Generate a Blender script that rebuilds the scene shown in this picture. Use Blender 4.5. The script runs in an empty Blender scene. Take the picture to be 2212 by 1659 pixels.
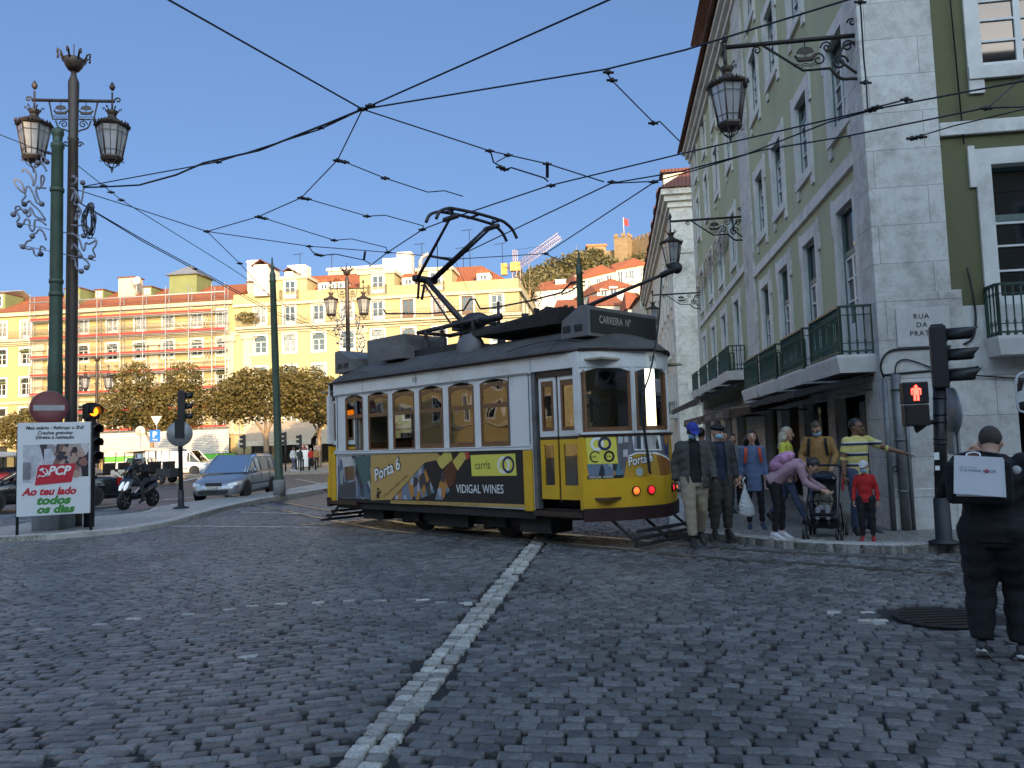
import bpy, math, random
import numpy as np
from mathutils import Vector as V3, Matrix as M4
random.seed(7); rng=np.random.default_rng(11)
scene=bpy.context.scene
COL=scene.collection
R=math.radians
# ---------------------------------------------------------------- camera
FPX=1700.; PITCH=R(4.24); ROLL=.033; EYE=1.68
cF=np.array([0,math.cos(PITCH),math.sin(PITCH)]); cU0=np.array([0,-math.sin(PITCH),math.cos(PITCH)]); cR0=np.array([1.,0,0])
cR=math.cos(ROLL)*cR0-math.sin(ROLL)*cU0; cU=math.sin(ROLL)*cR0+math.cos(ROLL)*cU0
cam=bpy.data.cameras.new('camera'); co=bpy.data.objects.new('camera',cam); COL.objects.link(co)
co.matrix_world=M4(((cR[0],cU[0],-cF[0],0),(cR[1],cU[1],-cF[1],0),(cR[2],cU[2],-cF[2],EYE),(0,0,0,1)))
cam.sensor_width=36; cam.lens=FPX/2212*36; cam.clip_start=.05; cam.clip_end=3000
scene.camera=co
# ---------------------------------------------------------------- sky, sun, exposure
SUN_DIR=V3((.30,-.95,0)).normalized()      # towards the sun, on the ground
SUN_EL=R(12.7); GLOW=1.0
sunv=V3((SUN_DIR.x*math.cos(SUN_EL),SUN_DIR.y*math.cos(SUN_EL),math.sin(SUN_EL)))
W=bpy.data.worlds.new('World'); scene.world=W; W.use_nodes=True
wn=W.node_tree; bg=wn.nodes['Background']
sky=wn.nodes.new('ShaderNodeTexSky'); sky.sky_type='NISHITA'; sky.sun_disc=False
sky.sun_elevation=SUN_EL; sky.sun_rotation=math.atan2(sunv.x,sunv.y)
sky.air_density=1.0; sky.dust_density=.3; sky.ozone_density=1.6; sky.altitude=60
gm=wn.nodes.new('ShaderNodeGamma'); gm.inputs[1].default_value=.5; wn.links.new(sky.outputs[0],gm.inputs[0])
tn=wn.nodes.new('ShaderNodeMix'); tn.data_type='RGBA'; tn.blend_type='MULTIPLY'; tn.inputs[0].default_value=1; tn.inputs[7].default_value=(.36,.52,.83,1); wn.links.new(gm.outputs[0],tn.inputs[6])
# boosted warm glow added sunward to brighten shade, far half of the sky evened out
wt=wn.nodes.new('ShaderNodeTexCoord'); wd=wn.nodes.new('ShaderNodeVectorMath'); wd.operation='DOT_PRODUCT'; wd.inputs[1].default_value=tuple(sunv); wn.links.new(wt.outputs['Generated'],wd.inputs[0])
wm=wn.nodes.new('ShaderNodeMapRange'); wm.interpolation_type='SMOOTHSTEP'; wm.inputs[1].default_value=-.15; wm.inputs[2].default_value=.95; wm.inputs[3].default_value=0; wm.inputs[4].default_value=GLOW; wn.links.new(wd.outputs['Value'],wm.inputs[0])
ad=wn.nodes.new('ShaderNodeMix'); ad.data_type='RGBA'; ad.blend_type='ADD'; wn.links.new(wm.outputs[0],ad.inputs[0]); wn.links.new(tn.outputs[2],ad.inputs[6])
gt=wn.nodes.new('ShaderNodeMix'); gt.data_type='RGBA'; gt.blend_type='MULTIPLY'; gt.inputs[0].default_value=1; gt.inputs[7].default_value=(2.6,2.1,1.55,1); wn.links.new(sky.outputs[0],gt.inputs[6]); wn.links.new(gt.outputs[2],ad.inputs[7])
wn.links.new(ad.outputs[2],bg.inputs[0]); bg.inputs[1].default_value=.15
sl=bpy.data.lights.new('sun','SUN'); sl.energy=3.0; sl.angle=R(.5); sl.color=(1,.70,.40)
so=bpy.data.objects.new('sun',sl); COL.objects.link(so); so.rotation_euler=(-sunv).to_track_quat('-Z','Y').to_euler(); so.location=(40,-90,60)
scene.view_settings.view_transform='Standard'; scene.view_settings.look='None'; scene.view_settings.gamma=1
scene.view_settings.exposure=1.5
# ---------------------------------------------------------------- helpers
def ray(x,y): return cF+(x-1106)/FPX*cR+(829.5-y)/FPX*cU
def G(x,y,z=0.):                 # point of the level z that the photo shows at x,y
    d=ray(x,y); t=(z-EYE)/d[2]; return V3((d[0]*t,d[1]*t,z))
def P(x,y,Y):                    # point at distance Y
    d=ray(x,y); t=Y/d[1]; return V3((d[0]*t,Y,EYE+d[2]*t))
def PL(x,y,pt,n):
    d=V3(ray(x,y)); t=(V3(pt)-V3((0,0,EYE))).dot(V3(n))/d.dot(V3(n)); return V3((0,0,EYE))+d*t
TH=R(7.2); UU=V3((math.cos(TH),-math.sin(TH),0)); VV=V3((math.sin(TH),math.cos(TH),0))
def S(r,g,b):
    f=lambda c:(c/12.92 if c<=.04045 else ((c+.055)/1.055)**2.4)
    return (f(r/255),f(g/255),f(b/255))
MATS={}
def mat(name,col,rough=.6,metal=0.,var=.12,scale=6.,bump=0.,bscale=None,dirt=0.,emit=0.,coat=0.,spec=.5,stretch=None,trans=0.):
    if name in MATS: return MATS[name]
    m=bpy.data.materials.new(name); m.use_nodes=True; nt=m.node_tree; b=nt.nodes['Principled BSDF']; N=nt.nodes.new; L=nt.links.new
    b.inputs['Roughness'].default_value=rough; b.inputs['Metallic'].default_value=metal
    b.inputs['Specular IOR Level'].default_value=spec; b.inputs['Coat Weight'].default_value=coat
    if trans: b.inputs['Transmission Weight'].default_value=trans
    tc=N('ShaderNodeTexCoord'); mp=N('ShaderNodeMapping'); L(tc.outputs['Object'],mp.inputs[0])
    if stretch: mp.inputs['Scale'].default_value=stretch
    no=N('ShaderNodeTexNoise'); no.inputs['Scale'].default_value=scale; no.inputs['Detail'].default_value=6; no.inputs['Roughness'].default_value=.65
    L(mp.outputs[0],no.inputs['Vector'])
    cr=N('ShaderNodeValToRGB'); cr.color_ramp.elements[0].position=.3; cr.color_ramp.elements[1].position=.7
    cr.color_ramp.elements[0].color=(*[max(0,c*(1-var)) for c in col],1); cr.color_ramp.elements[1].color=(*[min(1,c*(1+var)) for c in col],1)
    L(no.outputs['Fac'],cr.inputs[0]); out=cr.outputs[0]
    if dirt:
        n2=N('ShaderNodeTexNoise'); n2.inputs['Scale'].default_value=scale*.35; n2.inputs['Detail'].default_value=8; n2.inputs['Roughness'].default_value=.7
        L(tc.outputs['Object'],n2.inputs['Vector'])
        r2=N('ShaderNodeValToRGB'); r2.color_ramp.elements[0].position=.52; r2.color_ramp.elements[1].position=.68
        r2.color_ramp.elements[0].color=(1,1,1,1); k=1-dirt; r2.color_ramp.elements[1].color=(k,k*.97,k*.92,1)
        L(n2.outputs['Fac'],r2.inputs[0])
        mx=N('ShaderNodeMix'); mx.data_type='RGBA'; mx.blend_type='MULTIPLY'; mx.inputs[0].default_value=1
        L(out,mx.inputs[6]); L(r2.outputs[0],mx.inputs[7]); out=mx.outputs[2]
    L(out,b.inputs['Base Color'])
    if bump:
        nb=N('ShaderNodeTexNoise'); nb.inputs['Scale'].default_value=bscale or scale*4; nb.inputs['Detail'].default_value=5; L(mp.outputs[0],nb.inputs['Vector'])
        bp=N('ShaderNodeBump'); bp.inputs['Strength'].default_value=bump; bp.inputs['Distance'].default_value=.02; L(nb.outputs['Fac'],bp.inputs['Height']); L(bp.outputs[0],b.inputs['Normal'])
    if emit: b.inputs['Emission Color'].default_value=(*col,1); b.inputs['Emission Strength'].default_value=emit
    MATS[name]=m; return m
def mat_glass(name,tint=(.8,.85,.85),refl=.12,through=.9,ior=1.5):
    if name in MATS: return MATS[name]
    m=bpy.data.materials.new(name); m.use_nodes=True; nt=m.node_tree; nt.nodes.clear(); N=nt.nodes.new; L=nt.links.new
    o=N('ShaderNodeOutputMaterial'); t=N('ShaderNodeBsdfTransparent'); g=N('ShaderNodeBsdfGlossy'); g.inputs['Roughness'].default_value=.015
    t.inputs[0].default_value=(*[c*through for c in tint],1); fr=N('ShaderNodeFresnel'); fr.inputs[0].default_value=ior
    tc=N('ShaderNodeTexCoord'); no=N('ShaderNodeTexNoise'); no.inputs['Scale'].default_value=1.6; no.inputs['Detail'].default_value=1; L(tc.outputs['Object'],no.inputs['Vector'])
    bp=N('ShaderNodeBump'); bp.inputs['Strength'].default_value=.12; bp.inputs['Distance'].default_value=.05; L(no.outputs['Fac'],bp.inputs['Height']); L(bp.outputs[0],g.inputs['Normal'])
    ma=N('ShaderNodeMath'); ma.operation='ADD'; ma.inputs[1].default_value=refl; ma.use_clamp=True; L(fr.outputs[0],ma.inputs[0])
    x=N('ShaderNodeMixShader'); L(ma.outputs[0],x.inputs[0]); L(t.outputs[0],x.inputs[1]); L(g.outputs[0],x.inputs[2]); L(x.outputs[0],o.inputs[0])
    MATS[name]=m; return m
class MB:
    def __init__(s): s.v=[];s.f=[];s.m=[];s.sm=[];s.X=None;s.mi=0
    def add(s,vs,fs,smooth=False,mi=None):
        o=len(s.v); X=s.X
        s.v.extend([tuple(X@V3(q)) if X else tuple(q) for q in vs])
        s.f.extend([tuple(i+o for i in f) for f in fs]); k=s.mi if mi is None else mi
        s.m.extend([k]*len(fs)); s.sm.extend([smooth]*len(fs)); return s
    def box(s,c,d,rz=0,mi=None,M=None):
        x,y,z=[k/2 for k in d]; vs=[(-x,-y,-z),(x,-y,-z),(x,y,-z),(-x,y,-z),(-x,-y,z),(x,-y,z),(x,y,z),(-x,y,z)]
        T=M4.Translation(V3(c))@(M if M else M4.Rotation(rz,4,'Z'))
        return s.add([T@V3(q) for q in vs],[(3,2,1,0),(4,5,6,7),(0,1,5,4),(1,2,6,5),(2,3,7,6),(3,0,4,7)],mi=mi)
    def bb(s,a,b,mi=None):
        return s.box([(a[i]+b[i])/2 for i in range(3)],[abs(b[i]-a[i]) for i in range(3)],mi=mi)
    def bar(s,p,q,w,t=None,mi=None,up=(0,0,1)):
        p=V3(p);q=V3(q);d=q-p;L=d.length
        if L<1e-6: return s
        z=d/L; x=z.cross(V3(up)); 
        if x.length<1e-4: x=V3((1,0,0))
        x.normalize(); y=z.cross(x)
        M=M4((x,y,z)).transposed().to_4x4(); return s.box((p+q)/2,(w,t or w,L),M=M,mi=mi)
    def tube(s,pts,r,n=6,mi=None,caps=True,smooth=True):
        pts=[V3(p) for p in pts]; k=len(pts); rr=r if isinstance(r,(list,tuple)) else [r]*k
        vs=[];fs=[]; x=None
        for i,p in enumerate(pts):
            a=pts[max(i-1,0)]; b=pts[min(i+1,k-1)]; z=(b-a)
            if z.length<1e-9: z=V3((0,0,1))
            z.normalize()
            if x is None: x=z.cross(V3((0,0,1)) if abs(z.z)<.95 else V3((1,0,0)))
            x=(x-z*x.dot(z)); 
            if x.length<1e-6: x=z.orthogonal()
            x.normalize(); y=z.cross(x)
            for j in range(n):
                t=2*math.pi*j/n; vs.append(p+x*(rr[i]*math.cos(t))+y*(rr[i]*math.sin(t)))
        for i in range(k-1):
            for j in range(n):
                j2=(j+1)%n; fs.append((i*n+j,i*n+j2,(i+1)*n+j2,(i+1)*n+j))
        if caps: fs.append(tuple(range(n-1,-1,-1))); fs.append(tuple((k-1)*n+j for j in range(n)))
        return s.add(vs,fs,smooth,mi)
    def lathe(s,prof,c=(0,0,0),n=12,mi=None,smooth=True,rot=0,M=None):
        vs=[];fs=[];k=len(prof); c=V3(c)
        for r,z in prof:
            for j in range(n):
                t=2*math.pi*j/n+rot; q=V3((r*math.cos(t),r*math.sin(t),z)); vs.append(c+(M@q if M else q))
        for i in range(k-1):
            for j in range(n):
                j2=(j+1)%n; fs.append((i*n+j,i*n+j2,(i+1)*n+j2,(i+1)*n+j))
        fs.append(tuple(range(n-1,-1,-1))); fs.append(tuple((k-1)*n+j for j in range(n)))
        return s.add(vs,fs,smooth,mi)
    def ball(s,c,r,nu=10,nv=7,mi=None,M=None):
        r=r if isinstance(r,(tuple,list)) else (r,r,r); vs=[];fs=[]; c=V3(c)
        for i in range(nv+1):
            a=math.pi*i/nv
            for j in range(nu):
                t=2*math.pi*j/nu; q=V3((r[0]*math.sin(a)*math.cos(t),r[1]*math.sin(a)*math.sin(t),-r[2]*math.cos(a))); vs.append(c+(M@q if M else q))
        for i in range(nv):
            for j in range(nu):
                j2=(j+1)%nu
                if i==0: fs.append((j,nu+j2,nu+j))
                elif i==nv-1: fs.append((i*nu+j,i*nu+j2,(i+1)*nu+j))
                else: fs.append((i*nu+j,i*nu+j2,(i+1)*nu+j2,(i+1)*nu+j))
        return s.add(vs,fs,True,mi)
    def prism(s,poly,z0,z1,mi=None,smooth=False):     # poly in xy, ccw
        n=len(poly); vs=[(x,y,z0) for x,y in poly]+[(x,y,z1) for x,y in poly]
        return s.add(vs,[tuple(range(n-1,-1,-1)),tuple(range(n,2*n))]+[(i,(i+1)%n,n+(i+1)%n,n+i) for i in range(n)],smooth,mi)
    def slab(s,poly,o,xa,ya,th,mi=None):             # 2-D outline put on a plane, given thickness along its normal
        o=V3(o);xa=V3(xa);ya=V3(ya);nz=xa.cross(ya).normalized(); n=len(poly)
        vs=[o+xa*x+ya*y for x,y in poly]+[o+xa*x+ya*y+nz*th for x,y in poly]
        return s.add(vs,[tuple(range(n-1,-1,-1)),tuple(range(n,2*n))]+[(i,(i+1)%n,n+(i+1)%n,n+i) for i in range(n)],False,mi)
    def loft(s,rings,mi=None,smooth=True,caps=True,closed=True):
        n=len(rings[0]); vs=[q for r in rings for q in r]; fs=[]
        for i in range(len(rings)-1):
            for j in range(n if closed else n-1):
                j2=(j+1)%n; fs.append((i*n+j,i*n+j2,(i+1)*n+j2,(i+1)*n+j))
        if caps: fs.append(tuple(range(n-1,-1,-1))); fs.append(tuple((len(rings)-1)*n+j for j in range(n)))
        return s.add(vs,fs,smooth,mi)
    def quad(s,a,b,c,d,mi=None): return s.add([a,b,c,d],[(0,1,2,3)],mi=mi)
    def mesh(s,name,mats):
        me=bpy.data.meshes.new(name); me.from_pydata(s.v,[],s.f)
        for m in (mats if isinstance(mats,(list,tuple)) else [mats]): me.materials.append(m)
        me.polygons.foreach_set('material_index',s.m); me.polygons.foreach_set('use_smooth',s.sm); me.update(); return me
    def build(s,name,mats,parent=None,bevel=0):
        o=bpy.data.objects.new(name,s.mesh(name,mats)); COL.objects.link(o)
        if parent: o.parent=parent
        if bevel:
            b=o.modifiers.new('b','BEVEL'); b.width=bevel; b.segments=2; b.limit_method='ANGLE'; b.angle_limit=R(40); b.harden_normals=False
        return o
def tag(o,label=None,cat=None,group=None,kind=None):
    if label: o['label']=label
    if cat: o['category']=cat
    if group: o['group']=group
    if kind: o['kind']=kind
    return o
def thing(name,label,cat,loc=(0,0,0),rz=0,group=None):
    o=bpy.data.objects.new(name,None); COL.objects.link(o); o.location=loc; o.rotation_euler=(0,0,rz); o.empty_display_size=.1
    return tag(o,label,cat,group)
def dup(o,parent=None,loc=None,rz=None,label=None):
    c=o.copy(); COL.objects.link(c); c.parent=parent
    if loc is not None: c.location=loc
    if rz is not None: c.rotation_euler=(0,0,rz)
    if label: c['label']=label
    for ch in o.children: dup(ch,c)
    return c
def inst(name,me,parent,loc=(0,0,0),rz=0,scale=None):
    o=bpy.data.objects.new(name,me); COL.objects.link(o); o.parent=parent; o.location=loc; o.rotation_euler=(0,0,rz)
    if scale: o.scale=scale
    return o
_txt={}
def text(s,h=1.,shear=0.,bold=0.,sx=1.,align='C',space=1.):
    """letters as flat geometry in the xy plane, capital height h"""
    key=(s,bold,space)
    if key not in _txt:
        cu=bpy.data.curves.new('t','FONT'); cu.body=s; cu.offset=bold; cu.resolution_u=3; cu.space_character=space
        ob=bpy.data.objects.new('t',cu); me=ob.to_mesh()
        _txt[key]=([tuple(q.co) for q in me.vertices],[tuple(p.vertices) for p in me.polygons]); ob.to_mesh_clear()
        bpy.data.objects.remove(ob); bpy.data.curves.remove(cu)
    vs,fs=_txt[key]; k=h/.73
    xs=[q[0] for q in vs] or [0]; w0,w1=min(xs),max(xs)
    off={'C':-(w0+w1)/2,'L':-w0,'R':-w1}[align]
    return [((x+off)*k*sx+shear*y*k,y*k,0) for x,y,_ in vs],fs
def put_text(mb,s,o,xa,ya,h,mi=0,lift=.003,**kw):
    vs,fs=text(s,h,**kw); o=V3(o);xa=V3(xa).normalized();ya=V3(ya).normalized();n=xa.cross(ya)
    mb.add([o+xa*x+ya*y+n*lift for x,y,_ in vs],fs,mi=mi)
def circ(n,r,cx=0,cy=0,a0=0,a1=2*math.pi):
    k=n if abs(a1-a0-2*math.pi)<1e-6 else n-1
    return [(cx+r*math.cos(a0+(a1-a0)*i/k),cy+r*math.sin(a0+(a1-a0)*i/k)) for i in range(n)]
def spline(pts,n=8):
    pts=[V3(p) for p in pts]; out=[]
    for i in range(len(pts)-1):
        p0=pts[max(i-1,0)];p1=pts[i];p2=pts[i+1];p3=pts[min(i+2,len(pts)-1)]
        for j in range(n):
            t=j/n; out.append(.5*((2*p1)+(p2-p0)*t+(2*p0-5*p1+4*p2-p3)*t*t+(3*p1-p0-3*p2+p3)*t**3))
    return out+[pts[-1]]
def inpoly(x,y,poly):
    c=np.zeros(np.shape(x),bool); n=len(poly)
    for i in range(n):
        x0,y0=poly[i];x1,y1=poly[(i+1)%n]
        if y0!=y1: c^=((y0>y)!=(y1>y))&(x<(x1-x0)*(y-y0)/(y1-y0)+x0)
    return c
# ================================================================ GROUND
def mat_setts(name,dark,light,scale,joint,rough=.5,bump=.6,rnd=.9,joincol=(.02,.019,.018)):
    m=bpy.data.materials.new(name); m.use_nodes=True; nt=m.node_tree; b=nt.nodes['Principled BSDF']; N=nt.nodes.new; L=nt.links.new
    tc=N('ShaderNodeTexCoord'); vo=N('ShaderNodeTexVoronoi'); vo.inputs['Scale'].default_value=scale; vo.inputs['Randomness'].default_value=rnd
    ve=N('ShaderNodeTexVoronoi'); ve.feature='DISTANCE_TO_EDGE'; ve.inputs['Scale'].default_value=scale; ve.inputs['Randomness'].default_value=rnd
    L(tc.outputs['Object'],vo.inputs['Vector']); L(tc.outputs['Object'],ve.inputs['Vector'])
    sx=N('ShaderNodeSeparateColor'); L(vo.outputs['Color'],sx.inputs[0])
    mx=N('ShaderNodeMix'); mx.data_type='RGBA'; mx.inputs[6].default_value=(*dark,1); mx.inputs[7].default_value=(*light,1); L(sx.outputs[0],mx.inputs[0])
    n2=N('ShaderNodeTexNoise'); n2.inputs['Scale'].default_value=.35; n2.inputs['Detail'].default_value=6; L(tc.outputs['Object'],n2.inputs['Vector'])
    r2=N('ShaderNodeValToRGB'); r2.color_ramp.elements[0].position=.35; r2.color_ramp.elements[0].color=(.7,.7,.7,1); r2.color_ramp.elements[1].position=.65; r2.color_ramp.elements[1].color=(1.1,1.1,1.1,1); L(n2.outputs['Fac'],r2.inputs[0])
    m3=N('ShaderNodeMix'); m3.data_type='RGBA'; m3.blend_type='MULTIPLY'; m3.inputs[0].default_value=1; L(mx.outputs[2],m3.inputs[6]); L(r2.outputs[0],m3.inputs[7])
    st=N('ShaderNodeMapRange'); st.inputs[1].default_value=joint*.4; st.inputs[2].default_value=joint; L(ve.outputs['Distance'],st.inputs[0])
    m2=N('ShaderNodeMix'); m2.data_type='RGBA'; m2.inputs[6].default_value=(*joincol,1); L(st.outputs[0],m2.inputs[0]); L(m3.outputs[2],m2.inputs[7])
    L(m2.outputs[2],b.inputs['Base Color']); b.inputs['Roughness'].default_value=rough
    bp=N('ShaderNodeBump'); bp.inputs['Strength'].default_value=bump; bp.inputs['Distance'].default_value=.015; L(st.outputs[0],bp.inputs['Height']); L(bp.outputs[0],b.inputs['Normal'])
    MATS[name]=m; return m
m_farcob=mat_setts('distant_cobbles',(.06,.058,.058),(.105,.10,.10),7,.10,.45)
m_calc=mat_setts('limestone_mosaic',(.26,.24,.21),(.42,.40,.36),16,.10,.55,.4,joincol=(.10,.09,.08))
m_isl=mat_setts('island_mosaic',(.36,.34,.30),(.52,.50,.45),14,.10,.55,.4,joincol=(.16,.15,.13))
m_plaza=mat_setts('plaza_paving',(.30,.25,.19),(.40,.34,.26),9,.06,.7,.3,joincol=(.2,.16,.12))
m_kerb=mat('kerb_limestone',(.44,.42,.38),.6,var=.2,scale=5,bump=.3,dirt=.4)
def flat(name,poly,z,m,label=None,th=.0):
    mb=MB(); n=len(poly)
    if th: mb.prism(poly,z-th,z)
    else: mb.add([(x,y,z) for x,y in poly],[tuple(range(n))])
    return tag(mb.build(name,m),kind='structure')
flat('ground',[(-900,-700),(900,-700),(900,1600),(-900,1600)],-.035,m_farcob)
# tram rail (nearer rail) from the photo, the other one 0.9 m further
RP=[G(*q) for q in ((700,1121),(740,1129),(850,1148),(1000,1160),(1153,1168),(1350,1186),(1512,1203),(1800,1222),(2090,1242),(2260,1254))]
RP=[RP[0]+(RP[0]-RP[1])*9]+RP+[RP[-1]+(RP[-1]-RP[-3])*2]
RAIL=spline(RP,6)
def offset(pl,d):
    o=[]
    for i,p in enumerate(pl):
        t=(pl[min(i+1,len(pl)-1)]-pl[max(i-1,0)]); t.z=0; t.normalize(); o.append(p+V3((-t.y,t.x,0))*d)
    return o
m_rail=mat('rail_steel',(.42,.40,.37),.28,metal=.9,var=.25,scale=12)
m_groove=mat('rail_groove',(.025,.022,.02),.8)
def rail(pl):
    mb=MB()
    for a,b,z0,z1,mi in ((-.028,.028,-.03,.006,0),(.028,.062,-.03,-.004,1),(.062,.082,-.03,.005,0)):
        A=offset(pl,a);B=offset(pl,b)
        mb.loft([[p+V3((0,0,z0)),p+V3((0,0,z1)),q+V3((0,0,z1)),q+V3((0,0,z0))] for p,q in zip(A,B)],mi=mi,smooth=False)
    return tag(mb.build('tram_rail',[m_rail,m_groove]),kind='structure')
rail(RAIL); rail(offset(RAIL,.92))
# pavements
ISL_N=[G(*q,.0) for q in ((-260,1196),(-100,1185),(0,1173),(100,1167),(185,1160),(300,1149),(390,1131),(470,1107),(560,1086),(690,1064),(800,1046))]
ISL_F=[G(*q,.0) for q in ((760,1040),(690,1050),(600,1067),(500,1081),(430,1090),(342,1103),(305,1116),(207,1126),(104,1135),(0,1150),(-120,1158),(-260,1172))]
ISLAND=[(p.x,p.y) for p in ISL_N+ISL_F]
KB=[G(*q,0) for q in ((1450,1160),(1520,1167),(1600,1175),(1683,1184),(1768,1191),(1850,1195),(1918,1197),(1980,1196),(2031,1193))]
kA=KB[0]; kZ=KB[-1]
KERB=[kA+VV*34+UU*.3,kA+VV*8+UU*.5,kA+VV*2.5+UU*.15]+KB+[kZ+UU*.9+VV*.02,kZ+UU*3,kZ+UU*30]
PAVE=[(p.x,p.y) for p in spline(KERB,4)]+[((kZ+UU*30+VV*40).x,(kZ+UU*30+VV*40).y),((kA+VV*34+UU*14).x,(kA+VV*34+UU*14).y)]
PZ=.12
def inset(pl,d): return [(p.x,p.y) for p in offset([V3((x,y,0)) for x,y in pl],d)]
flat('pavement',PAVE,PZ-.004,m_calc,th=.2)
ks=spline(KERB,4)
mb=MB(); a=ks; b=offset(ks,-.26)
# kerb stones: each about 1 m, small gaps
def kerbstones(name,pl,w,z):
    mb=MB(); acc=0; seg=[pl[0]]
    o=offset(pl,w)
    for i in range(len(pl)-1):
        p,q=pl[i],pl[i+1]; 
        for t in (0,.5):
            a0=p.lerp(q,t+.004); a1=p.lerp(q,t+.496); b0=o[i].lerp(o[i+1],t+.004); b1=o[i].lerp(o[i+1],t+.496); j=random.uniform(-.006,.006)
            zz=z+j; e=(b0-a0)*.06
            mb.add([a0+V3((0,0,-.2)),a1+V3((0,0,-.2)),a1+V3((0,0,zz-.02)),a0+V3((0,0,zz-.02)),a0+e+V3((0,0,zz)),a1+e+V3((0,0,zz)),b1+V3((0,0,zz)),b0+V3((0,0,zz)),b1+V3((0,0,-.2)),b0+V3((0,0,-.2))],
                   [(0,1,2,3),(3,2,5,4),(4,5,6,7),(7,6,8,9),(1,8,6,5,2),(0,3,4,7,9)])
    return tag(mb.build(name,m_kerb),kind='structure')
kerbstones('kerb',ks,.26,PZ+.004) if True else 0
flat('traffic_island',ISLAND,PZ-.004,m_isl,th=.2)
kerbstones('island_kerb',spline(ISL_N,3),.3,PZ+.004); kerbstones('island_kerb',spline(ISL_F,3),.2,PZ+.004)
# plaza beyond the traffic lanes
pq=G(650,1024); qq=[pq-UU*110,pq+UU*9,pq+UU*12+VV*2,pq+UU*12+VV*60,pq-UU*110+VV*60]
flat('plaza',[(p.x,p.y) for p in qq],.11,m_plaza,th=.3)
# lanes and painted lines further off
m_paint=mat('road_paint',(.68,.66,.62),.6,var=.35,scale=9,dirt=.6)
def stripe(name,pts,w,z=.012,dash=0):
    mb=MB(); pl=[G(*p,0) for p in pts]; pl=spline(pl,8) if len(pts)>2 else [pl[0].lerp(pl[1],i/30) for i in range(31)]
    A=offset(pl,-w/2);B=offset(pl,w/2)
    for i in range(len(pl)-1):
        if dash and i%dash==dash-1: continue
        mb.quad(A[i]+V3((0,0,z)),A[i+1]+V3((0,0,z)),B[i+1]+V3((0,0,z)),B[i]+V3((0,0,z)))
    return tag(mb.build(name,m_paint),kind='structure')
stripe('lane_line',((335,1137),(690,1140)),.10); stripe('lane_line',((520,1107),(694,1112)),.09)
stripe('lane_line',((-40,1120),(140,1102),(420,1074)),.14); stripe('lane_line',((-40,1133),(120,1118),(300,1092)),.1,dash=4)
stripe('lane_line',((395,1040),(445,1030),(560,1018)),.3); stripe('lane_line',((640,1035),(690,1045)),.14,dash=3)
# --- individually laid setts near the camera
wl0=G(752,1680); wl1=G(1140,1196); wld=(wl1-wl0).normalized(); wln=V3((wld.y,-wld.x,0))
def lay(ang,px,py,x0,x1,y0,y1,ph):
    c,s=math.cos(ang),math.sin(ang); nx=int(44/px); ny=int(44/py)
    I,J=np.meshgrid(np.arange(-nx,nx),np.arange(-ny,ny)); J=J.astype(float); I=I.astype(float)
    rowj=rng.uniform(-.15,.15,J.shape[0])[:,None]
    a=(I+.5*(np.arange(J.shape[0])%2)[:,None]+rowj+.12*rng.normal(size=I.shape))*px; b=J*py
    a=a+.10*np.sin(b*.9+ph)+.06*np.sin(b*2.3+a*.7); b=b+.16*np.sin(a*.55+ph)+.07*np.sin(a*1.7+b*.5+1)
    x=c*a-s*b; y=s*a+c*b+12
    dirr=np.arctan2(.16*.55*np.cos(a*.55+ph)+.07*1.7*np.cos(a*1.7+b*.5+1),1)+ang
    k=(x>x0)&(x<x1)&(y>y0)&(y<y1)&(np.abs(x)<.66*y+2.4)
    return x[k],y[k],dirr[k],np.full(k.sum(),px),np.full(k.sum(),py)
YF=24.
def linex(y): return wl0.x+(y-wl0.y)*wld.x/wld.y
A_=lay(R(9),.160,.098,-20,12,2.2,YF,0.); B_=lay(TH*-1,.135,.112,-20,15,2.2,YF,2.)
kA_=A_[0]<linex(A_[1])-.185; kB_=B_[0]>linex(B_[1])+.185
xs=np.concatenate([A_[0][kA_],B_[0][kB_]]); ys=np.concatenate([A_[1][kA_],B_[1][kB_]]); an=np.concatenate([A_[2][kA_],B_[2][kB_]]); hx=np.concatenate([A_[3][kA_],B_[3][kB_]]); hy=np.concatenate([A_[4][kA_],B_[4][kB_]])
# keep off the pavements and rails
keep=~inpoly(xs,ys,ISLAND)&~inpoly(xs,ys,PAVE)
rp=np.array([(p.x,p.y) for p in RAIL]); 
for q in (RAIL,offset(RAIL,.92)):
    rp=np.array([(p.x,p.y) for p in q]); d=np.full(len(xs),9.)
    for i in range(len(rp)-1):
        e=rp[i+1]-rp[i]; t=np.clip(((xs-rp[i,0])*e[0]+(ys-rp[i,1])*e[1])/(e@e),0,1)
        d=np.minimum(d,np.hypot(xs-rp[i,0]-t*e[0],ys-rp[i,1]-t*e[1]))
    keep&=d>.10
MH=G(2034,1332)      # iron manhole cover set into the setts
keep&=np.hypot(xs-MH.x,ys-MH.y)>.52
xs,ys,an,hx,hy=xs[keep],ys[keep],an[keep],hx[keep],hy[keep]
white=np.zeros(len(xs),bool)
# the two-stone wide pale line
wx=[];wy=[];wa=[]
L_=(wl1-wl0).length; n=int(L_/.108)+110
for i in range(-3,n):
    for sgn in (-1,1):
        p=wl0+wld*(i*.108+.04*sgn+random.uniform(-.014,.014))+wln*(sgn*.062+random.uniform(-.010,.010))
        if random.random()<.92: wx.append(p.x);wy.append(p.y);wa.append(math.atan2(wln.y,wln.x)+random.uniform(-.12,.12))
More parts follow.
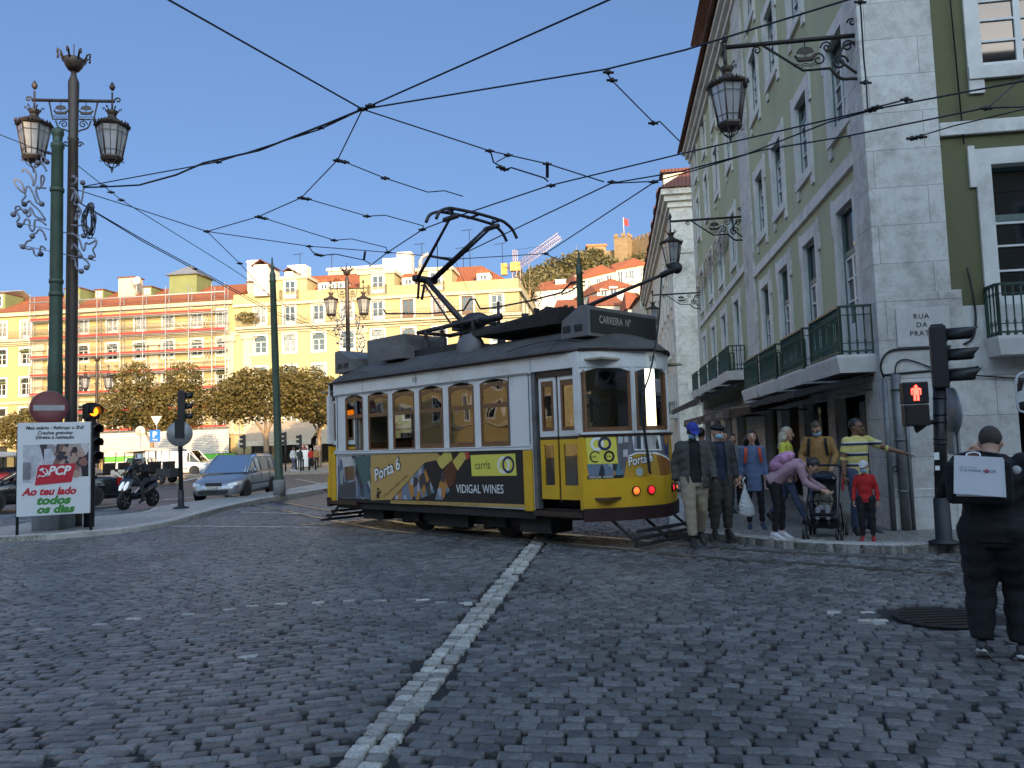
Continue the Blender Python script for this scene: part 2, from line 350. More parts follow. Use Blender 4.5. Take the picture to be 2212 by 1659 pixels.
# single pale marker stones crossing the left half
studs=[G(*q) for q in ((10,1369),(110,1358),(218,1347),(300,1338),(395,1327),(480,1318),(555,1309),(611,1304),(680,1301),(750,1299),(830,1297),(900,1297),(952,1299),(1016,1302),(540,1417))]
for p in studs: white[np.argmin(np.hypot(xs-p.x,ys-p.y))]=True
for q in ((1800,1325),(1868,1322),(1905,1298),(1868,1338),(1890,1342),(1908,1348),(1930,1336)):
    p=G(*q); white[np.argmin(np.hypot(xs-p.x,ys-p.y))]=True
nw=len(wx)
xs=np.concatenate([xs,wx]);ys=np.concatenate([ys,wy]);an=np.concatenate([an,wa]);hx=np.concatenate([hx,[.124]*nw]);hy=np.concatenate([hy,[.108]*nw]); white=np.concatenate([white,np.ones(nw,bool)])
def setts(name,sel,m):
    x,y,a,px,py=xs[sel],ys[sel],an[sel],hx[sel],hy[sel]; n=len(x)
    gap=.012
    w=(px-gap)/2*(1+rng.normal(0,.07,n)); h=(py-gap)/2*(1+rng.normal(0,.07,n)); a=a+rng.normal(0,.035,n)
    K=np.array([(-1,-.72),(-.78,-1),(.78,-1),(1,-.72),(1,.72),(.78,1),(-.78,1),(-1,.72)])   # chipped corners
    kj=K[None]+rng.normal(0,.07,(n,8,2)); rings=[]
    zt=rng.normal(0,.0018,n)+.004; tx=rng.normal(0,.012,n); ty=rng.normal(0,.012,n)
    for s_,z_ in ((1.02,-.036),(.99,-.006),(.95,-.0006),(.5,.0004)):
        lx=kj[:,:,0]*w[:,None]*s_; ly=kj[:,:,1]*h[:,None]*s_
        z=np.full((n,8),z_)+zt[:,None]+(lx*tx[:,None]+ly*ty[:,None] if z_>-.03 else 0)+(rng.normal(0,.0014,(n,8)) if z_>-.03 else 0)
        X=x[:,None]+lx*np.cos(a)[:,None]-ly*np.sin(a)[:,None]; Y=y[:,None]+lx*np.sin(a)[:,None]+ly*np.cos(a)[:,None]
        rings.append(np.stack([X,Y,z],-1))
    vs=np.concatenate(rings,1).reshape(-1,3); nr=4
    F=[]
    for r in range(nr-1):
        for j in range(8): j2=(j+1)%8; F.append([r*8+j,r*8+j2,(r+1)*8+j2,(r+1)*8+j])
    F+= [[24,25,26,27],[24,27,28,31],[28,29,30,31]]
    F=np.array(F); allF=(F[None]+np.arange(n)[:,None,None]*32).reshape(-1,4)
    me=bpy.data.meshes.new(name); nv=len(vs);nf=len(allF)
    me.vertices.add(nv); me.vertices.foreach_set('co',vs.ravel()); me.loops.add(nf*4); me.loops.foreach_set('vertex_index',allF.ravel().astype(np.int32))
    me.polygons.add(nf); me.polygons.foreach_set('loop_start',np.arange(0,nf*4,4,dtype=np.int32)); me.polygons.foreach_set('use_smooth',np.ones(nf,bool))
    at=me.attributes.new('tone','FLOAT','POINT'); at.data.foreach_set('value',np.repeat(rng.uniform(0,1,n),32))
    me.update(calc_edges=True); me.materials.append(m)
    o=bpy.data.objects.new(name,me); COL.objects.link(o); return tag(o,kind='structure')
def mat_stone(name,c0,c1,rough):
    m=bpy.data.materials.new(name); m.use_nodes=True; nt=m.node_tree; b=nt.nodes['Principled BSDF']; N=nt.nodes.new; L=nt.links.new
    at=N('ShaderNodeAttribute'); at.attribute_name='tone'; cr=N('ShaderNodeValToRGB'); cr.color_ramp.elements[0].color=(*c0,1); cr.color_ramp.elements[1].color=(*c1,1); L(at.outputs['Fac'],cr.inputs[0])
    tc=N('ShaderNodeTexCoord'); no=N('ShaderNodeTexNoise'); no.inputs['Scale'].default_value=42; no.inputs['Detail'].default_value=6; no.inputs['Roughness'].default_value=.7; L(tc.outputs['Object'],no.inputs['Vector'])
    n2=N('ShaderNodeTexNoise'); n2.inputs['Scale'].default_value=.6; n2.inputs['Detail'].default_value=5; L(tc.outputs['Object'],n2.inputs['Vector'])
    r1=N('ShaderNodeMapRange'); r1.inputs[1].default_value=.3; r1.inputs[2].default_value=.7; r1.inputs[3].default_value=.5; r1.inputs[4].default_value=1.55; L(no.outputs['Fac'],r1.inputs[0])
    r2=N('ShaderNodeMapRange'); r2.inputs[1].default_value=.3; r2.inputs[2].default_value=.7; r2.inputs[3].default_value=.75; r2.inputs[4].default_value=1.25; L(n2.outputs['Fac'],r2.inputs[0])
    mu=N('ShaderNodeMath'); mu.operation='MULTIPLY'; L(r1.outputs[0],mu.inputs[0]); L(r2.outputs[0],mu.inputs[1])
    mx=N('ShaderNodeVectorMath'); mx.operation='SCALE'; L(cr.outputs[0],mx.inputs[0]); L(mu.outputs[0],mx.inputs['Scale']); L(mx.outputs[0],b.inputs['Base Color'])
    rr=N('ShaderNodeMapRange'); rr.inputs[3].default_value=rough-.1; rr.inputs[4].default_value=rough+.2; L(no.outputs['Fac'],rr.inputs[0]); L(rr.outputs[0],b.inputs['Roughness'])
    bp=N('ShaderNodeBump'); bp.inputs['Strength'].default_value=.8; bp.inputs['Distance'].default_value=.008; L(no.outputs['Fac'],bp.inputs['Height']); L(bp.outputs[0],b.inputs['Normal'])
    return m
setts('cobbled_road',~white,mat_stone('granite_setts',(.072,.070,.070),(.175,.17,.165),.36))
setts('white_stone_line',white,mat_stone('limestone_setts',(.22,.205,.18),(.54,.51,.45),.42))
m_iron=mat('cast_iron',(.035,.032,.03),.55,metal=.6,var=.3,scale=20,bump=.2)
mb=MB(); mb.lathe([(.40,-.03),(.40,.004),(.36,.006),(.36,.002),(.02,.002)],MH,24)
for i in range(-3,4):
    w_=math.sqrt(.34**2-(i*.1)**2); mb.box((MH.x,MH.y+i*.1,.004),(2*w_,.03,.008))
tag(mb.build('manhole_cover',m_iron),'round dark iron manhole cover in the cobbles beside the feet of the man in black','manhole cover')
# bedding sand and dirt between the setts
p0=[(-18.6,24.2),(18.6,24.2),(5.0,1.8),(-5.0,1.8)]
m_bed=mat('joint_dirt',(.022,.020,.018),.9,var=.4,scale=8)
flat('road_bed',[p0[1],p0[0],p0[3],p0[2]],-.026,m_bed)
# ================================================================ BUILDINGS
def wall_open(mb,o,xa,L,z0,z1,opens,depth=.25,mi=0,mir=1,flip=1):
    """wall from o along xa, length L, with real openings (x0,x1,za,zb) and reveals; inward normal = za x ... """
    o=V3(o);xa=V3(xa).normalized(); inn=V3((-xa.y,xa.x,0))*flip
    xs=sorted({0,L,*[round(a,4) for q in opens for a in q[:2]]}); zs=sorted({z0,z1,*[round(a,4) for q in opens for a in q[2:4]]})
    xs=[x for x in xs if -1e-6<=x<=L+1e-6]; zs=[z for z in zs if z0-1e-6<=z<=z1+1e-6]
    pt=lambda x,z,d=0: o+xa*x+V3((0,0,z))+inn*d
    for i in range(len(xs)-1):
        j=0
        while j<len(zs)-1:
            cx=(xs[i]+xs[i+1])/2
            isop=lambda jj: any(q[0]<cx<q[1] and q[2]<(zs[jj]+zs[jj+1])/2<q[3] for q in opens)
            if isop(j): j+=1; continue
            k=j
            while k+1<len(zs)-1 and not isop(k+1): k+=1
            mb.quad(pt(xs[i],zs[j]),pt(xs[i+1],zs[j]),pt(xs[i+1],zs[k+1]),pt(xs[i],zs[k+1]),mi=mi); j=k+1
    for a,b,c,d in [q[:4] for q in opens]:
        mb.quad(pt(a,c),pt(a,c,depth),pt(a,d,depth),pt(a,d),mi=mir); mb.quad(pt(b,c,depth),pt(b,c),pt(b,d),pt(b,d,depth),mi=mir)
        mb.quad(pt(a,d),pt(a,d,depth),pt(b,d,depth),pt(b,d),mi=mir); mb.quad(pt(a,c,depth),pt(a,c),pt(b,c),pt(b,c,depth),mi=mir)
def mat_blocks(name,c0,c1,bw,bh,dirt=.45,joint=.006,bump=.5):
    m=bpy.data.materials.new(name); m.use_nodes=True; nt=m.node_tree; b=nt.nodes['Principled BSDF']; N=nt.nodes.new; L=nt.links.new
    tc=N('ShaderNodeTexCoord'); sp=N('ShaderNodeSeparateXYZ'); L(tc.outputs['Object'],sp.inputs[0]); ad=N('ShaderNodeMath'); L(sp.outputs[0],ad.inputs[0]); L(sp.outputs[1],ad.inputs[1])
    cb=N('ShaderNodeCombineXYZ'); L(ad.outputs[0],cb.inputs[0]); L(sp.outputs[2],cb.inputs[1])
    br=N('ShaderNodeTexBrick'); br.inputs['Scale'].default_value=1; br.inputs['Brick Width'].default_value=bw; br.inputs['Row Height'].default_value=bh; br.inputs['Mortar Size'].default_value=joint; br.inputs['Mortar Smooth'].default_value=.3
    br.inputs['Color1'].default_value=(*c0,1); br.inputs['Color2'].default_value=(*c1,1); br.inputs['Mortar'].default_value=(*[c*.45 for c in c0],1); L(cb.outputs[0],br.inputs['Vector'])
    out=br.outputs['Color']
    for sc,lo,hi,k in ((.7,.50,.72,1-dirt),(5,.45,.75,1-dirt*.7),(16,.58,.72,1-dirt*.8)):
        n2=N('ShaderNodeTexNoise'); n2.inputs['Scale'].default_value=sc; n2.inputs['Detail'].default_value=9; n2.inputs['Roughness'].default_value=.7; L(tc.outputs['Object'],n2.inputs['Vector'])
        r2=N('ShaderNodeValToRGB'); r2.color_ramp.elements[0].position=lo; r2.color_ramp.elements[1].position=hi; r2.color_ramp.elements[0].color=(1,1,1,1); r2.color_ramp.elements[1].color=(k,k*.97,k*.93,1); L(n2.outputs['Fac'],r2.inputs[0])
        mx=N('ShaderNodeMix'); mx.data_type='RGBA'; mx.blend_type='MULTIPLY'; mx.inputs[0].default_value=1; L(out,mx.inputs[6]); L(r2.outputs[0],mx.inputs[7]); out=mx.outputs[2]
    L(out,b.inputs['Base Color']); b.inputs['Roughness'].default_value=.75
    mm=N('ShaderNodeMath'); mm.operation='ADD'; L(br.outputs['Fac'],mm.inputs[0]); L(n2.outputs['Fac'],mm.inputs[1]); 
    bp=N('ShaderNodeBump'); bp.inputs['Strength'].default_value=bump; bp.inputs['Distance'].default_value=.02; bp.invert=True; L(mm.outputs[0],bp.inputs['Height']); L(bp.outputs[0],b.inputs['Normal'])
    MATS[name]=m; return m
def mat_tiles(name,c0,c1,per=.24,course=.4,along=0):
    m=bpy.data.materials.new(name); m.use_nodes=True; nt=m.node_tree; b=nt.nodes['Principled BSDF']; N=nt.nodes.new; L=nt.links.new
    tc=N('ShaderNodeTexCoord'); mp=N('ShaderNodeMapping'); mp.inputs['Rotation'].default_value=(0,0,along); L(tc.outputs['Object'],mp.inputs[0])
    wv=N('ShaderNodeTexWave'); wv.bands_direction='X'; wv.inputs['Scale'].default_value=1/per/3.14; L(mp.outputs[0],wv.inputs['Vector'])
    no=N('ShaderNodeTexNoise'); no.inputs['Scale'].default_value=2.2; no.inputs['Detail'].default_value=7; no.inputs['Roughness'].default_value=.75; L(tc.outputs['Object'],no.inputs['Vector'])
    mx=N('ShaderNodeMix'); mx.data_type='RGBA'; mx.inputs[6].default_value=(*c0,1); mx.inputs[7].default_value=(*c1,1); rr=N('ShaderNodeMapRange'); rr.inputs[1].default_value=.3; rr.inputs[2].default_value=.7; L(no.outputs['Fac'],rr.inputs[0]); L(rr.outputs[0],mx.inputs[0]); L(mx.outputs[2],b.inputs['Base Color'])
    b.inputs['Roughness'].default_value=.8; bp=N('ShaderNodeBump'); bp.inputs['Strength'].default_value=.8; bp.inputs['Distance'].default_value=.06; L(wv.outputs['Fac'],bp.inputs['Height']); L(bp.outputs[0],b.inputs['Normal'])
    MATS[name]=m; return m
m_lime=mat('limestone_trim',(.64,.63,.60),.7,var=.12,scale=2.5,bump=.25,bscale=30,dirt=.3)
m_quoin=mat_blocks('limestone_blocks',(.64,.63,.60),(.55,.54,.51),1.6,.62,.5)
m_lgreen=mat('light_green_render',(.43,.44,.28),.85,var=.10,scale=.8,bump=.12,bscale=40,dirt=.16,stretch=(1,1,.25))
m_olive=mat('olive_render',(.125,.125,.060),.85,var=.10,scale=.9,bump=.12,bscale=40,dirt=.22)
m_wfr=mat('white_window_paint',(.66,.67,.66),.5,var=.08,scale=3)
m_gfr=mat('green_window_paint',(.10,.15,.14),.5,var=.12,scale=5)
m_iron_g=mat('green_railing_paint',(.022,.06,.045),.45,var=.2,scale=9)
m_pane=mat('window_pane',(.015,.018,.022),.03,var=.3,scale=1.2,spec=1.0)
m_paneb=mat('curtained_pane',(.20,.20,.19),.08,var=.5,scale=1.5,spec=.9)
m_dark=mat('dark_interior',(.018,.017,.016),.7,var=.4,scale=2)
m_tile=mat_tiles('roof_tiles',(.42,.115,.045),(.60,.19,.08),along=TH)
m_tiled=mat_tiles('dark_roof_tiles',(.10,.036,.028),(.15,.055,.04),along=TH)
m_slab=mat('balcony_stone',(.62,.61,.58),.7,var=.1,scale=3,dirt=.2)
# ---- window prototype meshes: local x across, y inwards (0 = wall face), z up from sill
_wm={}
def win_mesh(w,h,kind,surround=.22,depth=.22,cols=2,rows=3,ears=True,arch=0.,top=.0,wood=0,fm=None):
    key=(round(w,2),round(h,2),kind,surround,depth,cols,rows,arch,top,wood)
    if key in _wm: return _wm[key]
    mb=MB(); sp=.045; b=surround
    if b:                                                  # stone surround, ears at the corners
        mb.bb((-w/2-b,-sp,0),(-w/2-.002,.02,h),0); mb.bb((w/2+.002,-sp,0),(w/2+b,.02,h),0); mb.bb((-w/2-b,-sp,h+.002),(w/2+b,.02,h+b*1.15),0)
        if kind!='door':
            mb.bb((-w/2-b,-sp-.03,-b*.9),(w/2+b,.02,-.002),0)
            if ears:
                for s_ in (-1,1): mb.bb((s_*(w/2+b)-(b if s_>0 else 0),-sp,-b*1.9),(s_*(w/2+b)+(0 if s_>0 else b),.02,-b*.9-.002),0)
        if ears:
            for s_ in (-1,1): mb.bb((s_*(w/2+b)-(.0 if s_>0 else .10),-sp,h-.35),(s_*(w/2+b)+(.10 if s_>0 else 0),.02,h+b*1.15+.06),0)
    if arch:                                               # segmental arch: stone filling above the frame
        n=10; a=[(-w/2,h)]+[(-w/2+w*i/n,h-arch+arch*math.sin(math.pi*i/n)**.8) for i in range(n+1)]+[(w/2,h)]
        mb.slab([(x,z) for x,z in reversed(a)],(0,depth-.06,0),(1,0,0),(0,0,1),-.1,0)
    y0,y1=depth-.07,depth; f=.055
    def fr(x0,x1,z0,z1,mi): mb.bb((x0,y0,z0),(x1,y1,z1),mi)
    g=2 if not wood else 3
    fr(-w/2,-w/2+f,0,h,g); fr(w/2-f,w/2,0,h,g); fr(-w/2+f,w/2-f,h-f,h,g); fr(-w/2+f,w/2-f,0,f,g)
    zt=h*(1-top) if top else h-f
    if top: fr(-w/2+f,w/2-f,zt-.05,zt+.05,g)
    if top: fr(-.02,.02,zt+.05,h-f,g) if arch else 0
    y0+=.015; s1=.05; wm=1 if not wood else 3
    for c in range(cols):
        x0=-w/2+f+(w-2*f)*c/cols; x1=-w/2+f+(w-2*f)*(c+1)/cols; zb=f; z1=zt-(.05 if top else 0)
        fr(x0,x0+s1,zb,z1,wm); fr(x1-s1,x1,zb,z1,wm); fr(x0+s1,x1-s1,z1-s1,z1,wm); bt=.10 if kind!='door' else h*.22
        fr(x0+s1,x1-s1,zb,zb+bt,wm)
        for r in range(1,rows): zz=zb+bt+(z1-zb-bt)*r/rows; fr(x0+s1,x1-s1,zz-.016,zz+.016,wm)
    me=mb.mesh('window_frame',[m_lime,m_wfr,m_gfr,mat('brown_window_wood',(.16,.09,.055),.6)])
    mb=MB(); mb.bb((-w/2+f*.5,depth-.022,f*.5),(w/2-f*.5,depth-.012,h-f*.5)); pm=mb.mesh('pane',[m_pane]); pb=pm.copy(); pb.materials[0]=m_paneb
    _wm[key]=(me,pm,pb); return _wm[key]
def put_window(parent,loc,rz,w,h,kind='window',name='window',curt=0,**k):
    me,pm,pb=win_mesh(w,h,kind,**k); o=inst(name,me,parent,loc,rz); inst('pane',pb if curt else pm,o); return o
def railing_mesh(L,dep,h=.95,step=.11,m=None,turned=True,sides=True):
    mb=MB(); 
    def run(p,q):
        p=V3(p);q=V3(q); n=max(2,int((q-p).length/step))
        mb.bar(p+V3((0,0,h)),q+V3((0,0,h)),.06,.035); mb.bar(p+V3((0,0,.06)),q+V3((0,0,.06)),.03,.03); mb.bar(p+V3((0,0,h*.24)),q+V3((0,0,h*.24)),.014,.014); mb.bar(p+V3((0,0,h*.82)),q+V3((0,0,h*.82)),.014,.014)
        for i in range(n+1):
            c=p.lerp(q,i/n); big=i in(0,n)
            if turned: mb.lathe([(.02,.0),(.03,.04),(.012,.10),(.024,.22),(.012,.27),(.013,.75*h),(.022,.82*h),(.012,.88*h),(.022,h-.02)],c,5 if not big else 6)
            else: mb.bar(c,c+V3((0,0,h)),.016)
        for c in (p,q): mb.bar(c,c+V3((0,0,h)),.04)
    run((-L/2,-dep,0),(L/2,-dep,0))
    if sides: run((-L/2,-dep,0),(-L/2,0,0)); run((L/2,-dep,0),(L/2,0,0))
    return mb.mesh('railing',[m or m_iron_g])
# ---------------------------------------------------------------- green corner building
K=G(1930,1143,.12); K.z=0
gb=thing('corner_building','pale green corner building with white limestone quoins, green iron balconies and street name plaque','building',K,-TH)
# local frame: x = along the right hand front (UU), y = into the side street (VV)
LW,DP,HT=16.,25.2,15.6; SEC=11.0
lcol=[1.35,3.95,6.5,8.85]; rcol=[13.8,16.9,20.0,23.2]
FL=[(2.95,5.72,'door'),(7.2,8.85,'window'),(10.6,12.3,'window'),(13.35,14.75,'window')]
lop=[]
for i,c in enumerate(lcol+rcol):
    dz=.75 if i>=4 else 0; w=1.0
    for z0,z1,k in FL: lop.append((DP-c-w/2,DP-c+w/2,z0+dz*(1 if k=='door' else .35),z1+dz*(.6 if k=='door' else .35),k))
rcx=[2.52,5.3,8.1,10.9,13.7]; rop=[]
for c in rcx:
    for z0,z1,k in ((3.1,5.85,'door'),(7.47,9.3,'window'),(10.6,12.3,'window'),(13.4,14.8,'window')): rop.append((c-.68,c+.68,z0,z1,k))
mb=MB()
# the left (street) front runs from far end towards the corner so that inward is +x
gl=[(DP-9.9,DP-8.1,.16,2.32),(DP-7.6,DP-5.7,.16,2.32),(DP-5.2,DP-3.2,.16,2.32),(DP-2.7,DP-.8,.16,2.32),(DP-14.9,DP-12.9,.16,2.6),(DP-17.8,DP-16,.16,2.6),(DP-21,DP-19,.16,2.6),(DP-24.4,DP-22.3,.16,2.6)]
wall_open(mb,(0,DP,0),(0,-1,0),DP,0,HT,lop+gl,.16,0,1,1)
gr=[(1.95,4.0,.16,2.35),(5.2,7.4,.16,2.35),(8.5,10.7,.16,2.35)]
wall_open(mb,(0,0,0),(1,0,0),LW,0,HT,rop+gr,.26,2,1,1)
mb.quad((LW,0,0),(LW,DP,0),(LW,DP,HT),(LW,0,HT),mi=0); mb.quad((0,DP,0),(0,DP,HT),(LW,DP,HT),(LW,DP,0),mi=0)
mb.quad((.6,.6,HT),(LW,.6,HT),(LW,DP,HT),(.6,DP,HT),mi=0)
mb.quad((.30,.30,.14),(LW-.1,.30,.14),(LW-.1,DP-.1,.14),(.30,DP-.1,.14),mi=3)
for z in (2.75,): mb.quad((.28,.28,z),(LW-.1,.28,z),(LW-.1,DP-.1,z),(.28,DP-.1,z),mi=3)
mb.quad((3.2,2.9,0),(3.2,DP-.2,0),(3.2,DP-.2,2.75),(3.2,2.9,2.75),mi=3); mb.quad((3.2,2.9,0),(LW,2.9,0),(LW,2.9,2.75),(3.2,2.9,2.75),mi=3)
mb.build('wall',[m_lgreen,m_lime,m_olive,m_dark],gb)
mb=MB()                                                    # stone ground floor, quoins, bands, cornice
def gf(axis,a,b,z0,z1,t,mi=0):
    if axis=='l': mb.bb((-t,a,z0),(.0,b,z1),mi)
    else: mb.bb((a,-t,z0),(b,.0,z1),mi)
prev=-.055
for a,b in [(DP-q[1],DP-q[0]) for q in sorted(gl,key=lambda q:-q[0])]+[(DP,DP)]:
    if a>prev+.05: gf('l',prev,a,0,2.9,.055)
    if b>a: gf('l',a,b,2.32 if a<11 else 2.6,2.9,.055)
    prev=b
prev=0
for a,b in [(q[0],q[1]) for q in gr]+[(LW,LW)]:
    if a>prev+.05: gf('r',prev,a,0,2.95 if prev>0 else 3.0,.05)
    if b>a: gf('r',a,b,2.35,2.95,.05)
    prev=b
gf('r',-.06,1.24,0,3.86,.085); gf('r',-.057,1.28,0,.75,.12); gf('r',-.05,1.10,3.862,HT,.06); gf('l',.0,.62,2.902,HT,.058); gf('l',10.15,11.75,2.902,HT,.07); gf('l',24.5,DP,2.902,HT,.06)
mb.build('stone_base',[m_quoin],gb,.012)
mb=MB()
gf('l',.621,10.149,6.22,6.46,.075); gf('l',11.751,24.499,6.75,6.98,.075); gf('r',1.101,LW,6.36,6.58,.075); gf('r',1.241,LW,2.952,3.6,.03)
for i in range(3):                                         # stepped cornice
    o=.14+.14*i; z=14.95+.2*i
    mb.bb((-o,-o,z+.002),(.0,DP,z+.2)); mb.bb((.0,-o,z+.002),(LW,.0,z+.2))
mb.build('cornice',[m_lime],gb,.01)
mb=MB(); mb.add([(-.62,-.62,HT+.02),(LW,-.62,HT+.02),(LW,DP+.2,HT+.02),(-.62,DP+.2,HT+.02),(1.3,1.3,HT+.75),(LW,1.3,HT+.75),(LW,DP-.5,HT+.75),(1.3,DP-.5,HT+.75)],[(0,1,5,4),(3,0,4,7),(4,5,6,7),(2,3,7,6)]); mb.bb((-.62,-.62,HT-.06),(-.5,DP+.2,HT+.015)); mb.bb((-.5,-.62,HT-.06),(LW,-.5,HT+.015))
mb.build('roof',[m_tiled],gb)
mb=MB(); mb.bb((1.35,1.35,HT+.6),(LW,DP-.6,HT+5.2)); mb.build('attic_storey',[m_lime],gb)
mb=MB(); mb.add([(.25,.25,HT+5.25),(LW,.25,HT+5.25),(LW,DP,HT+5.25),(.25,DP,HT+5.25),(5,5,HT+7.2),(LW,5,HT+7.2),(LW,DP-4,HT+7.2),(5,DP-4,HT+7.2)],[(0,1,5,4),(3,0,4,7),(4,5,6,7),(2,3,7,6),(3,2,1,0)])
mb.build('attic_roof',[m_tiled],gb)
rm=railing_mesh(DP-1.6,.0,1.0,.16,turned=False,sides=False); inst('terrace_railing',rm,gb,(.35,DP/2,HT+.5),-R(90))
for i in range(7): put_window(gb,(1.35,2.4+i*3.3,HT+1.4),-R(90),1.1,2.6,'door',surround=.14,depth=.05,top=.25)
for a,b,z0,z1,k in lop:
    c=DP-(a+b)/2; put_window(gb,(0,c,z0),-R(90),b-a,z1-z0,k,depth=.12,top=.3 if k=='door' else .27,rows=3,arch=.18 if z0>13 else 0)
for a,b,z0,z1,k in rop: put_window(gb,((a+b)/2,0,z0),0,b-a,z1-z0,k,depth=.24,top=.30,surround=.23)
def balcony(parent,loc,rz,L,dep,name='balcony',sl=.29):
    mb=MB(); mb.add([(-L/2,0,-sl),(L/2,0,-sl),(L/2,-dep,-sl),(-L/2,-dep,-sl),(-L/2-.05,0,-.05),(L/2+.05,0,-.05),(L/2+.05,-dep-.05,-.05),(-L/2-.05,-dep-.05,-.05),(-L/2-.05,0,0),(L/2+.05,0,0),(L/2+.05,-dep-.05,0),(-L/2-.05,-dep-.05,0)],
        [(0,1,2,3),(3,2,6,7),(2,1,5,6),(0,3,7,4),(7,6,10,11),(6,5,9,10),(4,7,11,8),(11,10,9,8)])
    o=mb.build(name,[m_slab],parent); o.location=loc; o.rotation_euler=(0,0,rz); inst('railing',railing_mesh(L-.06,dep-.05,.80),o,(0,0,0)); return o
for c,L in ((1.15,2.0),(3.7,2.0),(6.3,2.0),(8.65,2.1)): balcony(gb,(-.056,c,2.92),-R(90),L,.55)
for c in rcol: balcony(gb,(-.056,c-.2,3.72),-R(90),2.3,.55)
for c in rcx[:3]: balcony(gb,(c+.1,-.052,3.05),0,2.1,.42)
# shop interior of the arcade: piers, glass, notices
for y in (1.9,4.2,6.5,8.9):
    mb=MB(); mb.bb((.9,y-.18,.14),(1.15,y+.18,2.3)); mb.build('arcade_column',[m_quoin],gb,.02)
mb=MB(); mb.bb((1.6,.6,.16),(1.62,10.6,2.7)); mb.build('shop_window',[m_pane],gb)
# plaque, pipes
pl=MB(); pl.bb((.22,-.112,2.98),(1.02,-.088,3.60)); pq_=pl.build('street_plaque',[mat('plaque_marble',(.50,.49,.47),.45,var=.1,scale=6)],gb)
pl=MB()
for i,t in enumerate(('RUA','DA','PRATA')): put_text(pl,t,(.60,-.112,3.42-i*.135),(1,0,0),(0,0,1),.082,bold=.012,lift=.004,space=1.15)
pl.build('lettering',[mat('engraved_black',(.015,.015,.015),.6)],pq_)
m_pipe=mat('grey_drainpipe',(.16,.165,.17),.5,metal=.3,var=.2,scale=6,dirt=.4)
mb=MB(); mb.tube([(-.045,-.16,.12),(-.04,-.16,2.5)],.045,8); mb.tube([(.14,-.15,.12),(.14,-.15,2.55)],.07,8); mb.tube([(.26,-.14,.12),(.26,-.14,1.95)],.03,6)
for z in (.7,1.5,2.3): mb.lathe([(.085,0),(.085,.04)],(.14,-.15,z),8)
mb.build('drainpipe',[m_pipe],gb)
m_cable=mat('black_cable',(.012,.012,.014),.5)
mb=MB()
mb.tube(spline([(-.02,-.1,2.5),(-.06,-.12,2.72),(.1,-.11,2.93),(.5,-.1,2.95),(1.0,-.1,2.95)],5),.018,5); mb.tube(spline([(.14,-.13,2.5),(.18,-.12,2.72),(.35,-.11,2.78),(.75,-.11,2.62),(1.1,-.11,2.52),(2.1,-.09,2.4),(3.1,-.09,2.32)],5),.012,5)
mb.tube(spline([(-.02,-.1,2.55),(.5,-.1,2.58),(1.2,-.1,2.60),(1.4,-.1,2.62)],4),.016,5); mb.tube(spline([(1.35,-.08,4.2),(1.42,-.08,3.5),(1.36,-.08,3.1),(1.2,-.09,2.98)],5),.018,5); mb.tube([(1.3,-.06,HT),(1.45,-.06,6.2)],.012,5)
mb.build('cable',[m_cable],gb)
mb=MB(); mb.tube(spline([(.62,-.10,.96),(.66,-.10,1.02),(.74,-.10,.92),(.66,-.1,.86),(.8,-.1,.9)],4),.008,4); mb.tube(spline([(.0,-.10,.98),(.06,-.10,1.12),(.12,-.10,.96),(.2,-.1,1.04),(.02,-.1,1.02)],5),.008,4)
mb.build('graffiti',[m_cable],gb)
# hotel letters on the side front
mb=MB(); put_text(mb,'CASA PORTUGUESA',(-.10,19.2,8.35),(0,-1,0),(0,0,1),.78,bold=.03,lift=.06)
mb.build('roof_sign_letters',[mat('dark_metal_letters',(.03,.035,.03),.5)],gb)
# ---- awnings on the side street (hang on the wall, dark brown canvas with a valance)
m_awn=mat('brown_awning_canvas',(.075,.045,.032),.85,var=.2,scale=6)
m_awt=mat('sunlit_awning_top',(.30,.20,.12),.85,var=.2,scale=4)  # top of the brown canvas, sunlight painted in as a paler tan
m_awd=mat('black_awning_canvas',(.014,.013,.013),.85,var=.2,scale=6)
m_let=mat('cream_lettering',(.42,.38,.32),.7)
def awning(y0,y1,z0,zf,dep,val,m,mt,label,words=None):
    a=thing('shop_awning',label,'awning',gb.matrix_world@V3((0,0,0)) if 0 else K,-TH,'awnings over the side street arcade')
    mb=MB(); mb.add([(-.07,y0,z0),(-.07,y1,z0),(-dep,y1,zf),(-dep,y0,zf),(-.07,y0,z0-.03),(-.07,y1,z0-.03),(-dep,y1,zf-.03),(-dep,y0,zf-.03)],[(3,2,1,0),(4,5,6,7),(0,4,7,3),(1,2,6,5)]); mb.build('canopy',[mt],a)
    mb=MB(); n=24
    mb.loft([[(-dep-.01,y0+(y1-y0)*i/n,zf),(-dep-.03,y0+(y1-y0)*i/n,zf-val+.012*math.sin(i*1.9)),(-dep-.02,y0+(y1-y0)*i/n,zf-val+.012*math.sin(i*1.9)),(-dep,y0+(y1-y0)*i/n,zf-.03)] for i in range(n+1)],smooth=False); v_=mb.build('valance',[m],a)
    for s_ in (y0,y1): 
        mb2=MB(); mb2.add([(-.07,s_,z0-.02),(-dep,s_,zf-.02),(-dep,s_,zf-val)],[(0,1,2)]); mb2.build('side_flap',[m],a)
    if words:
        mb=MB()
        for q in range(2): put_text(mb,words,(-dep-.032,y0+(y1-y0)*(.3+.45*q),zf-val*.72),(0,-1,0),(0,0,1),.11,lift=.004)
        mb.build('lettering',[m_let],v_)
    for y in (y0+.1,y1-.1):
        mb=MB(); mb.bar((-.07,y,z0-.25),(-dep,y,zf-.06),.03); mb.build('support_arm',[m_iron],a)
    return a
awning(.25,9.9,2.60,2.38,1.3,.12,m_awd,m_awd,'narrow black canvas awning running under the nearest green balconies')
